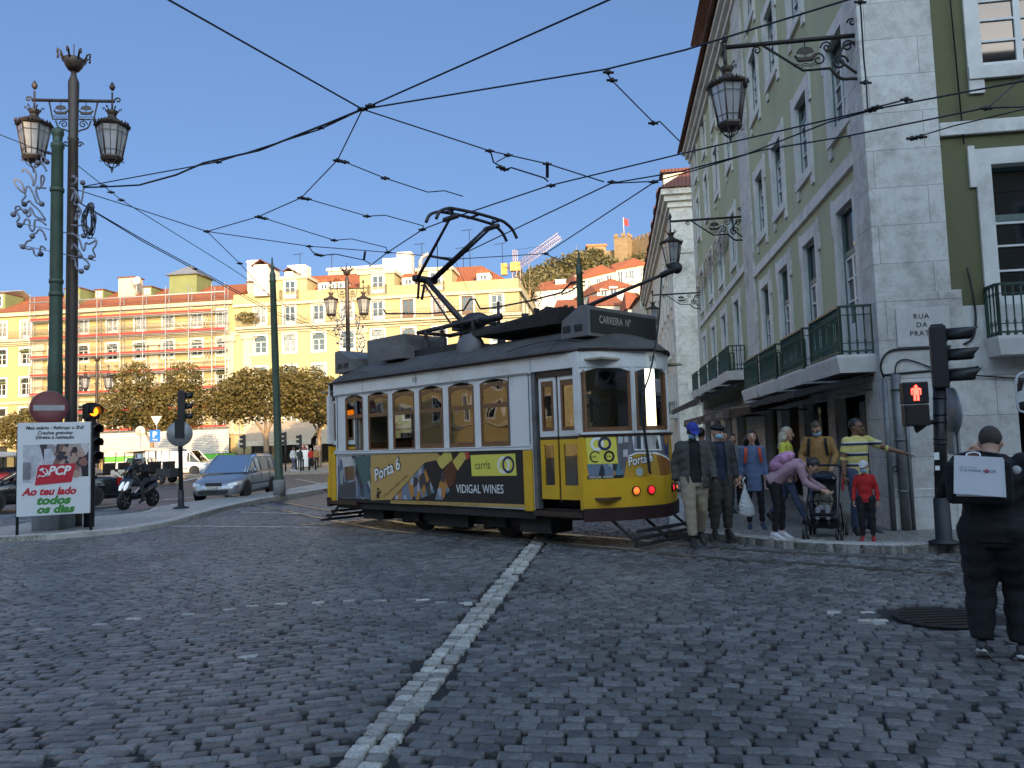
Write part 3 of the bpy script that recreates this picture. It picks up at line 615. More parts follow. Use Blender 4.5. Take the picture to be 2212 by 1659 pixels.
awning(4.6,9.6,2.44,2.28,1.75,.24,m_awn,m_awt,'brown canvas awning with cream lettering, nearer of the two at the pale green building','SERRANO E TRIGO')
awning(9.95,15.8,2.5,2.26,1.75,.24,m_awn,m_awt,'brown canvas awning with top painted sunlit tan, next to the tram, further of the two brown ones','SERRANO E TRIGO')
awning(12.6,24.6,3.45,2.95,1.5,.22,m_awd,m_awd,'black canvas awning under the furthest green balconies')
# ---------------------------------------------------------------- next block down the side street
m_cream2=mat('pale_cream_render',(.56,.50,.42),.85,var=.08,scale=.8,dirt=.2)
nb_o=K+VV*37.6
nb=thing('street_block','cream stone trimmed block with corner pilaster further down the side street','building',nb_o,-TH)
mb=MB(); nop=[]
for i in range(9):
    for z0,z1 in ((3.4,6.0),(7.4,9.6),(10.6,12.6),(13.4,15.0)): nop.append((50-(3.2+i*3.4)-.55,50-(3.2+i*3.4)+.55,z0,z1,'w'))
wall_open(mb,(0,50,0),(0,-1,0),50,0,17.5,nop,.2,0,1); mb.quad((0,0,0),(20,0,0),(20,0,17.5),(0,0,17.5),mi=1); mb.quad((20,0,0),(20,50,0),(20,50,17.5),(20,0,17.5),mi=0); mb.quad((0,50,0),(0,50,17.5),(20,50,17.5),(20,50,0),mi=0)
mb.build('wall',[m_cream2,m_quoin],nb)
mb=MB(); mb.bb((-.12,-.12,0),(1.9,-.003,16.4)); mb.bb((-.12,-.003,0),(-.003,1.6,16.4))
for i in range(3): o=.25+.2*i; mb.bb((-o,-o,16.402+.38*i),(20,-.0,16.4+.38*(i+1))); mb.bb((-o,.0,16.402+.38*i),(0,50,16.4+.38*(i+1)))
mb.bb((-.2,-.2,13.4),(2.0,-.125,13.8)); mb.build('cornice',[m_quoin],nb)
mb=MB(); mb.add([(-.8,-.8,17.56),(20,-.8,17.56),(20,50,17.56),(-.8,50,17.56),(4,4,21.5),(20,4,21.5),(20,46,21.5),(4,46,21.5)],[(0,1,5,4),(3,0,4,7),(4,5,6,7),(2,3,7,6)]); mb.build('roof',[m_tiled],nb)
for i in range(8):
    mb=MB(); mb.bb((-.2,2.5+i*4.2,17.6),(2.5,3.9+i*4.2,19.6),0); mb.bb((-.4,2.3+i*4.2,19.602),(2.6,4.1+i*4.2,19.8),1); mb.build('dormer',[m_cream2,m_tiled],nb)
for a,b,z0,z1,_ in nop: put_window(nb,(0,50-(a+b)/2,z0),-R(90),b-a,z1-z0,'window',depth=.18,top=.25,ears=False)
mb=MB(); mb.bb((.5,-.15,4.6),(1.4,-.123,5.3)); mb.build('street_plaque',[m_slab],nb)
mb=MB(); mb.lathe([(0,0)],(0,0,0),3) if 0 else None
balcony(nb,(-.0,3.2,3.2),-R(90),2.2,.6)
# ================================================================ FAR SIDE OF THE SQUARE
m_yel=mat('cream_render',(0.374,0.299,0.144),.9,var=.07,scale=.35,dirt=.10,stretch=(1,1,.3),bump=.1)  # plain cream wall colour shared by several fronts
m_yel2=mat('pale_yellow_render',(0.396,0.342,0.180),.9,var=.08,scale=.4,dirt=.16,stretch=(1,1,.3),bump=.1)
m_ytrim=mat('cream_stone_trim',(0.461,0.410,0.302),.85,var=.1,scale=1,dirt=.2)
m_white=mat('white_render',(0.533,0.518,0.475),.85,var=.06,scale=.5,dirt=.12)
m_grnd=mat('sage_green_cladding',(0.144,0.173,0.072),.8,var=.12,scale=1)
m_wood=mat('brown_shutter_wood',(.22,.14,.08),.7,var=.15,scale=4)
m_zinc=mat('zinc_sheet',(.45,.45,.44),.4,metal=.7,var=.15,scale=2)
m_tileN=mat_tiles('orange_roof_tiles',(0.216,0.061,0.025),(0.302,0.101,0.043),.28,along=0)
m_scaf=mat('galvanised_tube',(0.446,0.439,0.418),.4,metal=.55,var=.15,scale=3)
m_red=mat('red_scaffold_board',(0.360,0.032,0.025),.7,var=.2,scale=2)
m_iron_r=mat('brown_iron_railing',(.11,.08,.05),.6,var=.2,scale=4)
Q0=V3((2.2,85,0)); XB=-34.1          # s=0 right-hand corner of the row; local x = s
def far(name,label,x0): return thing(name,label,'building',Q0+UU*x0,-TH,'old buildings across the square')
def rail_far(parent,x0,x1,z,dep=.7,h=1.0,sx=0,name='balcony'):
    mb=MB(); mb.bb((x0,-dep,z-.28),(x1,-.01,z),0); mb.bb((x0,-dep*.6,z-.5),(x1,-.01,z-.282),0); o=mb.build(name,[m_ytrim],parent)
    mb=MB(); n=int((x1-x0)/.16)
    mb.bb((x0,-dep+.03,z+h-.04),(x1,-dep+.07,z+h)); mb.bb((x0,-dep+.03,z+.08),(x1,-dep+.06,z+.11)); mb.bb((x0,-dep+.03,z+h*.45),(x1,-dep+.06,z+h*.45+.025))
    for i in range(n+1):
        x=x0+(x1-x0)*i/n; mb.bb((x-.011,-dep+.035,z),(x+.011,-dep+.06,z+h*(.45 if i%2 else 1)))
    mb.build('railing',[m_iron_r],o); return o
# ---- A: long building behind the scaffold
A0=-92.; A=far('cream_building','long cream building with plain red tiled roof, partly behind the scaffolding',A0); AL=XB-A0
acol=[c-A0 for c in (-84.2,-80.7,-77.2,-73.7,-70.2,-66.7,-63.3,-60.1,-56.4,-52.8,-49.1,-45.6,-42.1,-38.6,-35.5)]
aop=[]
for c in acol:
    for z0,z1,w in ((15.75,17.9,1.25),(12.75,14.65,1.35),(9.1,11.15,1.35),(4.6,7.6,1.4)): aop.append((c-w/2,c+w/2,z0,z1))
    aop.append((c-.95,c+.95,.2,3.2))
mb=MB(); wall_open(mb,(0,0,0),(1,0,0),AL,0,19,aop,.22,0,1); D_=14
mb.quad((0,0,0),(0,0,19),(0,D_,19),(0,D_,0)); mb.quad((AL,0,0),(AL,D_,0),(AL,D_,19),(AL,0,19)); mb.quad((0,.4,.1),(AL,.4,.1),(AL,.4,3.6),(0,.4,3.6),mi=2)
mb.build('wall',[m_yel,m_ytrim,m_dark],A)
mb=MB()
for z,h,o in ((18.55,.45,.35),(15.05,.4,.2),(8.1,.3,.15),(3.7,.35,.22)): mb.bb((0,-o,z),(AL,.0-.003,z+h))
mb.build('cornice',[m_ytrim],A)
for c in (acol[0]-1.8,acol[7]+1.75,acol[11]+1.8,AL-.5):
    mb=MB(); mb.bb((c-.55,-.14,3.9),(c+.55,-.004,14.2)); mb.bb((c-.8,-.26,14.2),(c+.8,-.004,15)); mb.build('pilaster',[m_ytrim],A)
mb=MB(); mb.add([(-.2,-.5,19.02),(AL,-.5,19.02),(AL,D_+.4,19.02),(-.2,D_+.4,19.02),(-.2,6.2,22.2),(AL,6.2,22.2)],[(0,1,5,4),(2,3,4,5),(3,0,4),(1,2,5),(3,2,1,0)]); roofA=mb.build('roof',[m_tileN],A)
for i,(a,b,z0,z1) in enumerate(aop):
    if z0<1: continue
    k='door' if z0>15 else 'window'; o=put_window(A,((a+b)/2,0,z0),0,b-a,z1-z0,k,depth=.2,top=.28 if z0<15 else 0,arch=.2 if 8<z0<15 else 0,surround=.2,ears=False,rows=3 if k=='door' else 2,curt=(i*7%5==0))
    if i%4 in (0,) and 8<z0<15:
        mb=MB(); mb.lathe([(.66,-.0),(.66,.0)],(0,0,0),4) if 0 else mb.loft([[(-.7,-.05,1.75),(-.7,-.35,1.6),(-.7,-.05,1.45)],[(.7,-.05,1.75),(.7,-.35,1.6),(.7,-.05,1.45)]],smooth=False); mb.build('shade_hood',[m_grnd],o)
rail_far(A,.3,AL-.3,15.72)
for x,y,w,big in ((5,1,1.7,1),(21,1,1.7,1),(27.2,1.2,1.8,1),(36.8,1.4,2.0,1),(39,3.2,1.1,0),(45.3,3.2,1.1,0)):
    z=19.02+(y+.5)*.475; h=1.9 if big else 1.1
    mb=MB(); mb.bb((x-w/2,y,z),(x+w/2,y+3,z+h),0); mb.bb((x-w/2-.12,y-.12,z+h),(x+w/2+.12,y+4,z+h+.12),1); d=mb.build('dormer',[m_grnd,m_tiled],A)
    put_window(d,(x,y-.01,z+.25),0,w*.55,h-.5,surround=.08,depth=.03,ears=False,rows=2)
mb=MB(); mb.box((42.3,4.5,22.1),(2.2,1.6,2.4),mi=0); mb.box((42.3,4.5,23.36),(2.5,1.9,.12),mi=1); mb.build('chimney',[m_ytrim,m_tiled],A)
mb=MB(); M=M4.Rotation(R(70),4,'X'); mb.lathe([(0,.18),(.35,.12),(.62,.0),(.6,-.02),(.34,.09),(.0,.14)],(44.2,2.6,22.6),14,M=M); mb.bar((44.2,2.7,21.3),(44.2,2.7,22.6),.08); mb.build('satellite_dish',[m_white],A)
mb=MB(); tx=49.9; mb.bb((tx-1.75,3.2,19.4),(tx+1.75,6.9,23.1),0); mb.add([(tx-2.1,2.8,23.1),(tx+2.1,2.8,23.1),(tx+2.1,7.3,23.1),(tx-2.1,7.3,23.1),(tx,5,24.7)],[(0,1,4),(1,2,4),(2,3,4),(3,0,4),(3,2,1,0)],mi=1); mb.build('roof_lantern',[m_grnd,m_zinc],A)
mb=MB(); mb.box((27,4.2,21.7),(4.2,3.0,.12),M=M4.Rotation(R(-25),4,'X')); mb.build('skylight',[m_zinc],A)
# ---- scaffold
SX0,SX1=-57.6,-35.0
sc=thing('scaffolding','galvanised tube scaffolding with red toe boards in front of the cream building','scaffold',Q0,-TH)
xs_s=[-58.8,-56.0,-53.1,-50.3,-47.4,-44.6,-41.8,-39.0,-36.2,-34.6]; zl=[2.35,4.5,6.7,8.95,11.15,13.3,15.5,17.7]
for x in xs_s:
    for y in (-1.05,-.32):
        mb=MB(); mb.tube([(x,y,.1),(x,y,20.9 if y<-.5 else 20.6)],.05,6); mb.build('standard',[m_scaf],sc)
for z in zl:
    mb=MB(); mb.bb((xs_s[0],-1.08,z+.02),(xs_s[-2 if z>17 else -1],-1.05,z+.24),0); mb.build('toe_board',[m_red],sc)
    mb=MB(); mb.bb((xs_s[0],-1.03,z-.08),(xs_s[-1],-.30,z+.0)); mb.build('deck',[mat('scaffold_deck',(.16,.13,.12),.8,var=.2)],sc)
    for dz in (.5,1.0,-.18):
        mb=MB(); mb.tube([(xs_s[0]-.3,-1.05,z+dz),(xs_s[-1]+.3,-1.05,z+dz)],.03,5); mb.build('ledger',[m_scaf],sc)
    mb=MB(); mb.tube([(xs_s[0]-.3,-.32,z+.95),(xs_s[-1]+.3,-.32,z+.95)],.03,5); mb.build('ledger',[m_scaf],sc)
mb=MB(); mb.tube([(xs_s[0],-1.05,19.85),(xs_s[-1],-1.05,19.85)],.09,6); mb.build('ledger',[mat('dull_tube',(.35,.33,.34),.5,metal=.4)],sc)
for bay in (1,3,6):
    for i in range(len(zl)-1):
        mb=MB(); mb.tube([(xs_s[bay],-1.1,zl[i+1]-.1),(xs_s[bay+1],-1.1,zl[i])],.028,5); mb.build('brace',[m_scaf],sc)
for i in range(0,len(zl)-1,2):
    for dx in (0,.35):
        mb=MB(); mb.tube([(-36.9+dx,-.7,zl[i+1]),(-37.7+dx,-.9,zl[i])],.03,5); mb.build('ladder_rail',[m_scaf],sc)
# ---- B: the paler building with the attic
B0=XB; BL=-B0-1.1; Bd=far('pale_yellow_building','pale yellow corner building with long balcony and attic windows beyond the tram','%s' and B0)
bcol=[c-B0 for c in (-30.9,-27.4,-24.0,-20.6,-17.1,-13.6,-10.1,-6.9,-3.6)]
bop=[]
for i,c in enumerate(bcol):
    for z0,z1,w in ((15.75,17.95,1.3),(12.65,14.7,1.45),(8.95,11.1,1.45),(4.6,7.6,1.4)): bop.append((c-w/2,c+w/2,z0,z1))
    bop.append((c-1.2,c+1.2,.2,3.1))
sop=[(c-.6,c+.6,z0,z1) for c in (4,8,12,16,20,24,28,32) for z0,z1 in ((4.6,7),(9,11.1),(12.7,14.6),(15.75,17.9))]
mb=MB(); BD=34; wall_open(mb,(0,0,0),(1,0,0),BL,0,18.4,bop,.22,0,1); wall_open(mb,(BL,0,0),(0,1,0),BD,0,18.4,sop,.2,0,1)
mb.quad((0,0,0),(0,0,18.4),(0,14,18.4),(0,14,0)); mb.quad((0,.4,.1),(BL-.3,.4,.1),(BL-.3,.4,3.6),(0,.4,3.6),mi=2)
mb.build('wall',[m_yel2,m_ytrim,m_dark],Bd)
mb=MB()
for z,h,o in ((18.1,.32,.3),(14.95,.4,.18),(8.0,.3,.15),(3.6,.35,.2)):
    mb.bb((0,-o,z),(BL+o,-.003,z+h)); mb.bb((BL+.003,-.002,z),(BL+o,BD,z+h))
mb.build('cornice',[m_ytrim],Bd)
mb=MB(); mb.bb((0,.02,18.43),(BL-.05,.3,19.6)); mb.bb((BL-.3,.3,18.43),(BL-.05,BD,19.6)); mb.build('parapet',[m_yel2],Bd)
for c in (1.7,15.2,BL-.7):
    mb=MB(); mb.bb((c-.5,-.12,3.9),(c+.5,-.004,14.4)); mb.bb((c-.75,-.25,14.4),(c+.75,-.004,14.95)); mb.build('pilaster',[m_ytrim],Bd)
for i,(a,b,z0,z1) in enumerate(bop):
    if z0<1: continue
    k='door' if z0>15 else 'window'; col=i//5
    put_window(Bd,((a+b)/2,0,z0),0,b-a,z1-z0,k,depth=.2,top=.3 if z0<15 else 0,arch=.25 if 8<z0<15 else 0,surround=.2,ears=False,rows=2,wood=1 if (col in(5,6,7) ) else 0,curt=(i%3==0))
for a,b,z0,z1 in sop: put_window(Bd,(BL,(a+b)/2,z0),R(90),b-a,z1-z0,depth=.18,surround=.18,ears=False,rows=2)
rail_far(Bd,.6,BL+.3,15.72,.75)
mb=MB(); mb.add([(0,.6,19.0),(BL-.4,.6,19.0),(BL-.4,BD,19.0),(0,BD,19.0),(2.5,6,22.6),(BL-5,6,22.6),(BL-6,BD-4,22.6),(2.5,BD-4,22.6)],[(0,1,5,4),(1,2,6,5),(3,0,4,7),(4,5,6,7),(2,3,7,6)]); mb.build('roof',[m_tileN],Bd)
for c,w in ((bcol[1],4.2),(bcol[4],4.0),(23.6,3.9)):         # attic blocks with little balconies
    mb=MB(); mb.bb((c-w/2,.04,18.43),(c+w/2,5,21.3),0); mb.bb((c-w/2-.2,-.15,21.0),(c+w/2+.2,5.2,21.35),1); at=mb.build('attic_block',[m_yel2,m_ytrim],Bd)
    put_window(at,(c+.1,.03,18.75),0,1.3,2.1,'door',surround=.14,depth=.02,ears=False,rows=2); inst('railing',railing_mesh(2.0,.6,1.0,.15,m_iron_r,turned=False),at,(c+.1,.04,18.7))
for x in (bcol[1]+5,bcol[2]+.3,12.2,20.3,28.9):
    mb=MB(); mb.bb((x-.75,1.2,19.1),(x+.75,3.6,20.7),0); mb.loft([[(x-.85,1.1,20.7),(x-.4,1.1,21.1),(x+.4,1.1,21.1),(x+.85,1.1,20.7)],[(x-.85,4,20.7),(x-.4,4,21.1),(x+.4,4,21.1),(x+.85,4,20.7)]],mi=1,smooth=False); d=mb.build('dormer',[m_white,m_tileN],Bd)
    put_window(d,(x,1.19,19.3),0,.85,1.2,surround=.1,depth=.02,ears=False,rows=2)
for (x,y,z,w,d,h,cap) in ((1.7,2.5,20.3,1.5,2.0,3.6,0),(3.6,1.0,19.2,1.7,3.2,3.6,1),(6.2,2.2,20,1.0,2.2,2.2,1),(19.2,4.4,20.9,1.7,1.4,3.4,0),(2.5,1.5,18.6,2,2,2.4,2)):
    mb=MB(); mb.box((x,y,z+h/2),(w,d,h),mi=0)
    if cap==1:
        for s_ in (-1,1): mb.box((x+s_*w*.32,y,z+h+.22),(w*.8,d+.3,.09),mi=1,M=M4.Rotation(s_*R(32),4,'Y'))
    elif cap==2: mb.box((x,y,z+h+.1),(w+.3,d+.3,.16),mi=1)
    else: mb.box((x,y,z+h-.2),(w+.16,d+.16,.14),mi=0)
    mb.build('chimney',[m_white if cap<2 else m_ytrim,m_tiled],Bd)
mb=MB(); mb.tube([(21.2,3.4,21.5),(21.2,3.4,23.0),(21.5,3.4,23.5),(22.2,3.4,23.8)],.28,8); mb.build('flue_pipe',[m_zinc],Bd)
def aerial(x,y,z,h=2.2,p=None):
    mb=MB(); mb.tube([(x,y,z),(x,y,z+h)],.035,4); mb.tube([(x-.9,y,z+h-.15),(x+.5,y-.2,z+h-.05)],.025,4)
    for i in range(6): mb.tube([(x-.8+.2*i,y-.3,z+h-.12),(x-.8+.2*i,y+.3,z+h-.12)],.015,3)
    mb.build('aerial',[m_iron],p or Bd)
for q in ((5.8,5.5,22.4,3),(9.6,6,22.4,2.8),(20.8,6,22.6,3.2),(25.8,6,22.6,2.4),(26.6,6,22.6,4.5),(30.5,6,22,3.2)): aerial(*q)
# fire-hydrant like ground floor canopies and shops
m_can=mat('beige_canvas',(0.360,0.288,0.209),.85,var=.1,scale=2); m_val=mat('cream_canvas',(0.475,0.432,0.331),.8,var=.1,scale=3)
def far_awning(x0,x1,z0,z1,dep,label,words=None,cap=False):
    a=thing('shop_awning',label,'awning',Q0,-TH,'canvas awnings across the square'); mb=MB(); mb.add([(x0,-.05,z1),(x1,-.05,z1),(x1,-dep,z0),(x0,-dep,z0),(x0,-.05,z1-.06),(x1,-.05,z1-.06),(x1,-dep,z0-.06),(x0,-dep,z0-.06)],[(0,3,2,1),(4,5,6,7),(0,4,7,3),(1,2,6,5)]); mb.build('canopy',[m_can],a)
    mb=MB(); mb.bb((x0,-dep-.03,z0-.55),(x1,-dep,z0)); v=mb.build('valance',[m_val],a)
    if words:
        mb=MB(); put_text(mb,words,((x0+x1)/2,-dep-.03,z0-.42),(1,0,0),(0,0,1),.28,lift=.01); mb.build('lettering',[m_wood],v)
far_awning(-31.6,-23.4,2.75,4.9,4.2,'wide beige awning with cream valance behind the street trees','CAFE PASTELARIA')
far_awning(-22.9,-15.0,2.75,4.7,4.0,'beige awning beside the wider one over a shop with souvenirs','ARTIGOS REGIONAIS')
hd=thing('hoarding','white corrugated site hoarding with a green band below the scaffolding','hoarding',Q0,-TH)
mb=MB()
for i in range(14): mb.bb((-56,-2.5,1.55+i*.19),(-33.5,-2.44+(.03 if i%2 else 0),1.7+i*.19))
mb.build('upper_sheet',[m_white],hd); mb=MB(); mb.bb((-48,-2.8,.12),(-32.5,-2.7,.95),0); mb.bb((-48,-2.8,.953),(-32.5,-2.7,1.5),1); mb.build('lower_sheet',[m_white,mat('green_band',(.10,.42,.04),.6)],hd)
# rooftop block behind
fb=thing('rooftop_block','flat roofed grey green block rising behind the pale yellow roofs','building',Q0+UU*-33.5+VV*13,-TH)
mb=MB(); mb.bb((0,0,15),(5,8,22.6),0); mb.bb((-.2,-.2,22.6),(5.2,8,22.9),1); mb.bb((5.2,2,15),(14.5,10,25.2),0); mb.bb((5.0,1.8,25.2),(14.7,10,25.6),1); mb.bb((13.0,1.0,20),(15.6,4,26.2),1); mb.bb((.2,.5,22.9),(2.6,2.6,26),1); mb.build('wall',[mat('grey_green_render',(.40,.40,.30),.85,var=.05,scale=.5),m_white],fb); put_window(fb,(2.6,-.01,20.6),0,1.1,1.2,surround=.1,depth=.02,ears=False)
# left return of the square (seen in the tram windows) and the row behind the camera that shades the street
def plainblock(name,label,o,xa_deg,L,D,H,m,floors,fl=True):
    b=thing(name,label,'building',o,R(xa_deg),'buildings around the square'); ops=[]; n=int(L/3.4)
    for i in range(n):
        for z in floors: ops.append((1.7+i*3.4-.6,1.7+i*3.4+.6,z,z+2.0))
    mb=MB(); wall_open(mb,(0,0,0),(1,0,0),L,0,H,ops,.2,0,1); mb.quad((0,0,0),(0,0,H),(0,D,H),(0,D,0)); mb.quad((L,0,0),(L,D,0),(L,D,H),(L,0,H)); mb.quad((0,D,0),(0,D,H),(L,D,H),(L,D,0)); mb.quad((0,0,H-.01),(L,0,H-.01),(L,D,H-.01),(0,D,H-.01)); mb.build('wall',[m,m_ytrim],b)
    mb=MB(); mb.bb((-.3,-.4,H),(L+.3,-.01,H+.4)); mb.bb((0,-.2,3.9),(L,-.01,4.2)); mb.build('cornice',[m_ytrim],b)
    mb=MB(); mb.add([(-.2,-.3,H+.42),(L,-.3,H+.42),(L,D,H+.42),(-.2,D,H+.42),(2,D/2,H+2.6),(L-2,D/2,H+2.6)],[(0,1,5,4),(2,3,4,5),(3,0,4),(1,2,5),(3,2,1,0)]); mb.build('roof',[m_tileN],b)
    for a,c,z0,z1 in ops: put_window(b,((a+c)/2,0,z0),0,c-a,z1-z0,depth=.18,ears=False,rows=2,curt=(int(a*3+z0)%3==0))
    return b
plainblock('square_side_building','cream building along the left side of the square',Q0+UU*-75+VV*-100,90-7.2,98,14,19,m_yel,(4.8,8.6,12.2,15.6))
for i,(x0,L,m,h,nm) in enumerate(((-64,40,m_yel,16.4,'cream'),(-24,34,m_white,16.0,'white'),(10,46,m_yel2,22.5,'tall pale yellow'))):
    o=V3((0,0,0))-VV*20+UU*(x0+L); plainblock('square_building','%s building on the side of the square behind the photographer'%nm,o,180-7.2,L,14,h,m,(4.8,8.4,12))
plainblock('square_building','white building on the right hand side of the square, out beyond the corner',UU*27+VV*7,-97.2,25,14,16.5,m_white,(4.8,8.4,12))
# ================================================================ CASTLE HILL
m_soil=mat('dry_hill_grass',(.24,.17,.08),.95,var=.3,scale=.05)
hx=np.linspace(-140,200,60); hy=np.linspace(118,470,50)
def hillz(x,y):
    t=np.clip((y-125)/215,0,1); base=80*t*t*(3-2*t)
    w=np.exp(-((x-95)/115)**2)
    return base*w-.04
mb=MB(); vs=[];fs=[]
for j,y in enumerate(hy):
    for i,x in enumerate(hx): vs.append((x,y,float(hillz(x,y)+random.uniform(-.6,.6)*(y>140))))
n=len(hx)
for j in range(len(hy)-1):
    for i in range(n-1): fs.append((j*n+i,j*n+i+1,(j+1)*n+i+1,(j+1)*n+i))
mb.add(vs,fs,True); tag(mb.build('hill',m_soil),kind='structure')
m_castle=mat_blocks('castle_masonry',(.24,.185,.11),(.19,.145,.085),2.2,1.0,.4)
def battlement(mb,p,q,z,h=1.6,t=.8):
    p=V3(p);q=V3(q); n=max(2,int((q-p).length/2.6))
    for i in range(n):
        a=p.lerp(q,(i+.1)/n);b=p.lerp(q,(i+.65)/n); mb.bar(V3((a.x,a.y,z+h/2)),V3((b.x,b.y,z+h/2)),t,h)
CY=345
tl=P(1328,520,CY); tr=P(1369,520,CY); tb=P(1340,575,CY)
cs=thing('castle_tower','square crenellated castle tower with flagpole on the hilltop','castle',(0,0,0))
mb=MB(); w=tr.x-tl.x; cx=(tl.x+tr.x)/2; z1=P(1345,512,CY).z; M=M4.Rotation(R(-28),4,'Z')
mb.box((cx,CY+3,z1/2),(w*.78,w*.78,z1),M=M); d=w*.39
cc=[V3((cx,CY+3,0))+M@V3(q) for q in ((-d,-d,0),(d,-d,0),(d,d,0),(-d,d,0))]
for i in range(4): battlement(mb,cc[i],cc[(i+1)%4],z1)
mb.build('keep',[m_castle],cs)
mb=MB(); fz=P(1339,470,CY).z; mb.tube([(cx,CY,z1),(cx,CY,fz)],.16,5); fp=mb.build('flagpole',[m_white],cs)
mb=MB(); mb.loft([[(cx+.1+i*.5,CY+.3*math.sin(i*1.3),fz-.2-.25*i),(cx+.1+i*.5,CY+.3*math.sin(i*1.3)+.05,fz-3.0-.35*i)] for i in range(5)],closed=False,caps=False); mb.build('flag',[mat('red_flag',(.45,.03,.03),.8)],cs)
cw=thing('castle_wall','crenellated castle curtain wall to the right of the tower on the hilltop','castle wall',(0,0,0))
a=P(1368,522,CY+4); b=P(1440,512,CY-14); mb=MB(); mb.bar(V3((a.x,a.y,a.z/2)),V3((b.x,b.y,a.z/2)),2,a.z,up=(0,0,1)); battlement(mb,a,b,a.z); mb.build('rampart',[m_castle],cw)
cw=thing('castle_wall','low weathered castle wall with a small tiled house, left of the tower','castle wall',(0,0,0))
a=P(1284,545,CY+8); b=P(1332,538,CY+6); mb=MB(); mb.bar(V3((a.x,a.y,a.z/2)),V3((b.x,b.y,a.z/2)),2,a.z); mb.build('rampart',[m_castle],cw)
h0=P(1276,560,CY-3); mb=MB(); mb.box((h0.x+2.5,h0.y,h0.z/2+2),(8,6,h0.z+6),mi=0); mb.box((h0.x+2.5,h0.y,h0.z+5.4),(9,7,.8),mi=1); mb.build('gatehouse',[m_castle,m_tile],cw)
# ---- houses on the slope: front given by photo corners at a distance
m_hw=[m_white,mat('cream_house_wall',(0.525,0.473,0.315),.9,var=.06,scale=.3,dirt=.12),mat('grey_house_wall',(.46,.44,.42),.9,var=.08,scale=.3,dirt=.15)]
def house(name_l,x0,x1,ye0,ye1,yb,Y,m,rise=3.,dep=9.,wins=(),hip=1.5,chim=(),skew=0):
    """front wall from x0..x1 (photo), eaves ye0..ye1, reaching down past yb; wins = (photo x, photo y, w, h)"""
    a=P(x0,ye0,Y); b=P(x1,ye1,Y+skew); o=V3((a.x,a.y,0)); ang=math.atan2(b.y-a.y,b.x-a.x); L=math.hypot(b.x-a.x,b.y-a.y)
    zb=min(P(x0,yb,Y).z,float(hillz(a.x,a.y)))-4; za,zc=a.z,b.z
    h=thing('hillside_house',name_l,'house',(a.x,a.y,0),ang,'houses climbing the castle hill')
    mb=MB(); mb.add([(0,0,zb),(L,0,zb),(L,dep,zb),(0,dep,zb),(0,0,za),(L,0,zc),(L,dep,zc),(0,dep,za)],[(0,1,5,4),(1,2,6,5),(2,3,7,6),(3,0,4,7),(4,5,6,7)]); mb.build('wall',[m],h)
    mb=MB(); e=.35; mb.add([(-e,-e,za+.02),(L+e,-e,zc+.02),(L+e,dep+e,zc+.02),(-e,dep+e,za+.02),(hip,dep/2,za+rise),(L-hip,dep/2,zc+rise)],[(0,1,5,4),(2,3,4,5),(3,0,4),(1,2,5),(3,2,1,0)]); rf=mb.build('roof',[m_tileN],h)
    for cx_,cy_,cw_,ch_ in chim:
        q=P(cx_,cy_,Y+dep*.3); mb=MB(); xl=(q-V3((a.x,a.y,0))).dot(V3((math.cos(ang),math.sin(ang),0))); mb.box((xl,dep*.3,q.z-ch_/2),(cw_,1.2,ch_)); mb.box((xl,dep*.3,q.z+.1),(cw_+.3,1.5,.2)); mb.build('chimney',[m_white],rf)
    nrm=V3((math.sin(ang),-math.cos(ang),0))
    for wx_,wy_,ww,wh in wins:
        q=PL(wx_,wy_,V3((a.x,a.y,0)),nrm); xl=(q-V3((a.x,a.y,0))).dot(V3((math.cos(ang),math.sin(ang),0)))
        put_window(h,(xl,-.01,q.z-wh/2),0,ww,wh,surround=.14,depth=.02,ears=False,rows=2)
    return h
cv=lambda x,y:((1280+x*.1718)*.8641,(560+y*.1718)*.8641)
def hs(lbl,x0,x1,y0,y1,yb,Y,m,wins=(),chim=(),**k):
    A=cv(x0,y0);B=cv(x1,y1); return house(lbl,A[0],B[0],A[1],B[1],cv(0,yb)[1],Y,m,wins=[(*cv(a,b),w,h) for a,b,w,h in wins],chim=[(*cv(a,b),w,h) for a,b,w,h in chim],**k)
hs('cream terraced house high under the wooded slope, left one of the pair with five windows',925,1500,835,690,1150,190,m_hw[1],wins=((1120,875,1.1,2.2),(1260,860,1.2,2.4),(1322,840,1.1,2.2),(1415,835,1.5,3.2),(970,1040,1.3,2)),chim=((1210,725,3.2,3),(950,760,1,2.4),(1490,655,1,2.6)),rise=2.6,skew=4)
hs('cream terraced house high under the wooded slope, right hand one reaching the grey block',1502,1990,680,585,1000,196,m_hw[1],wins=((1575,775,1.5,3.2),(1675,745,1.1,2.3),(1742,735,1.3,2.4),(1892,700,1.2,2.4),(1680,865,1,1.4),(1745,855,1,1.4)),chim=((1835,580,3.4,3),(1710,610,.9,2.4),(1935,560,1,2)),rise=2.6,skew=4)
hs('low white house with wide red roof and chimney, just right of the pale yellow building',330,880,985,935,1140,150,m_white,wins=((650,1060,1.6,1),(745,1030,1.6,1.4),(820,1000,1.2,1.4)),chim=((703,830,2.0,3.4),),rise=3.0,dep=12)
hs('grey house with two white framed windows in the middle of the hillside',1240,1745,995,905,1130,135,m_hw[2],wins=((1338,1050,1.3,2.2),(1478,1020,1.5,2.4)),chim=((1785,880,1.3,4),),rise=2.2,skew=3)
hs('white house under the grey one, with long low red roof',1150,1640,1190,1195,1400,112,m_white,rise=2.6,dep=12,hip=.4)
hs('low house with red roof directly above the tram roof boxes',640,1010,1250,1240,1420,100,m_white,rise=2.0,dep=8,hip=.4)
hs('small red roofed house right of the grey house, with cream gable',1690,1960,1235,1255,1420,105,m_white,rise=3.2,dep=9,hip=.3,chim=((1985,880,2.2,5),))
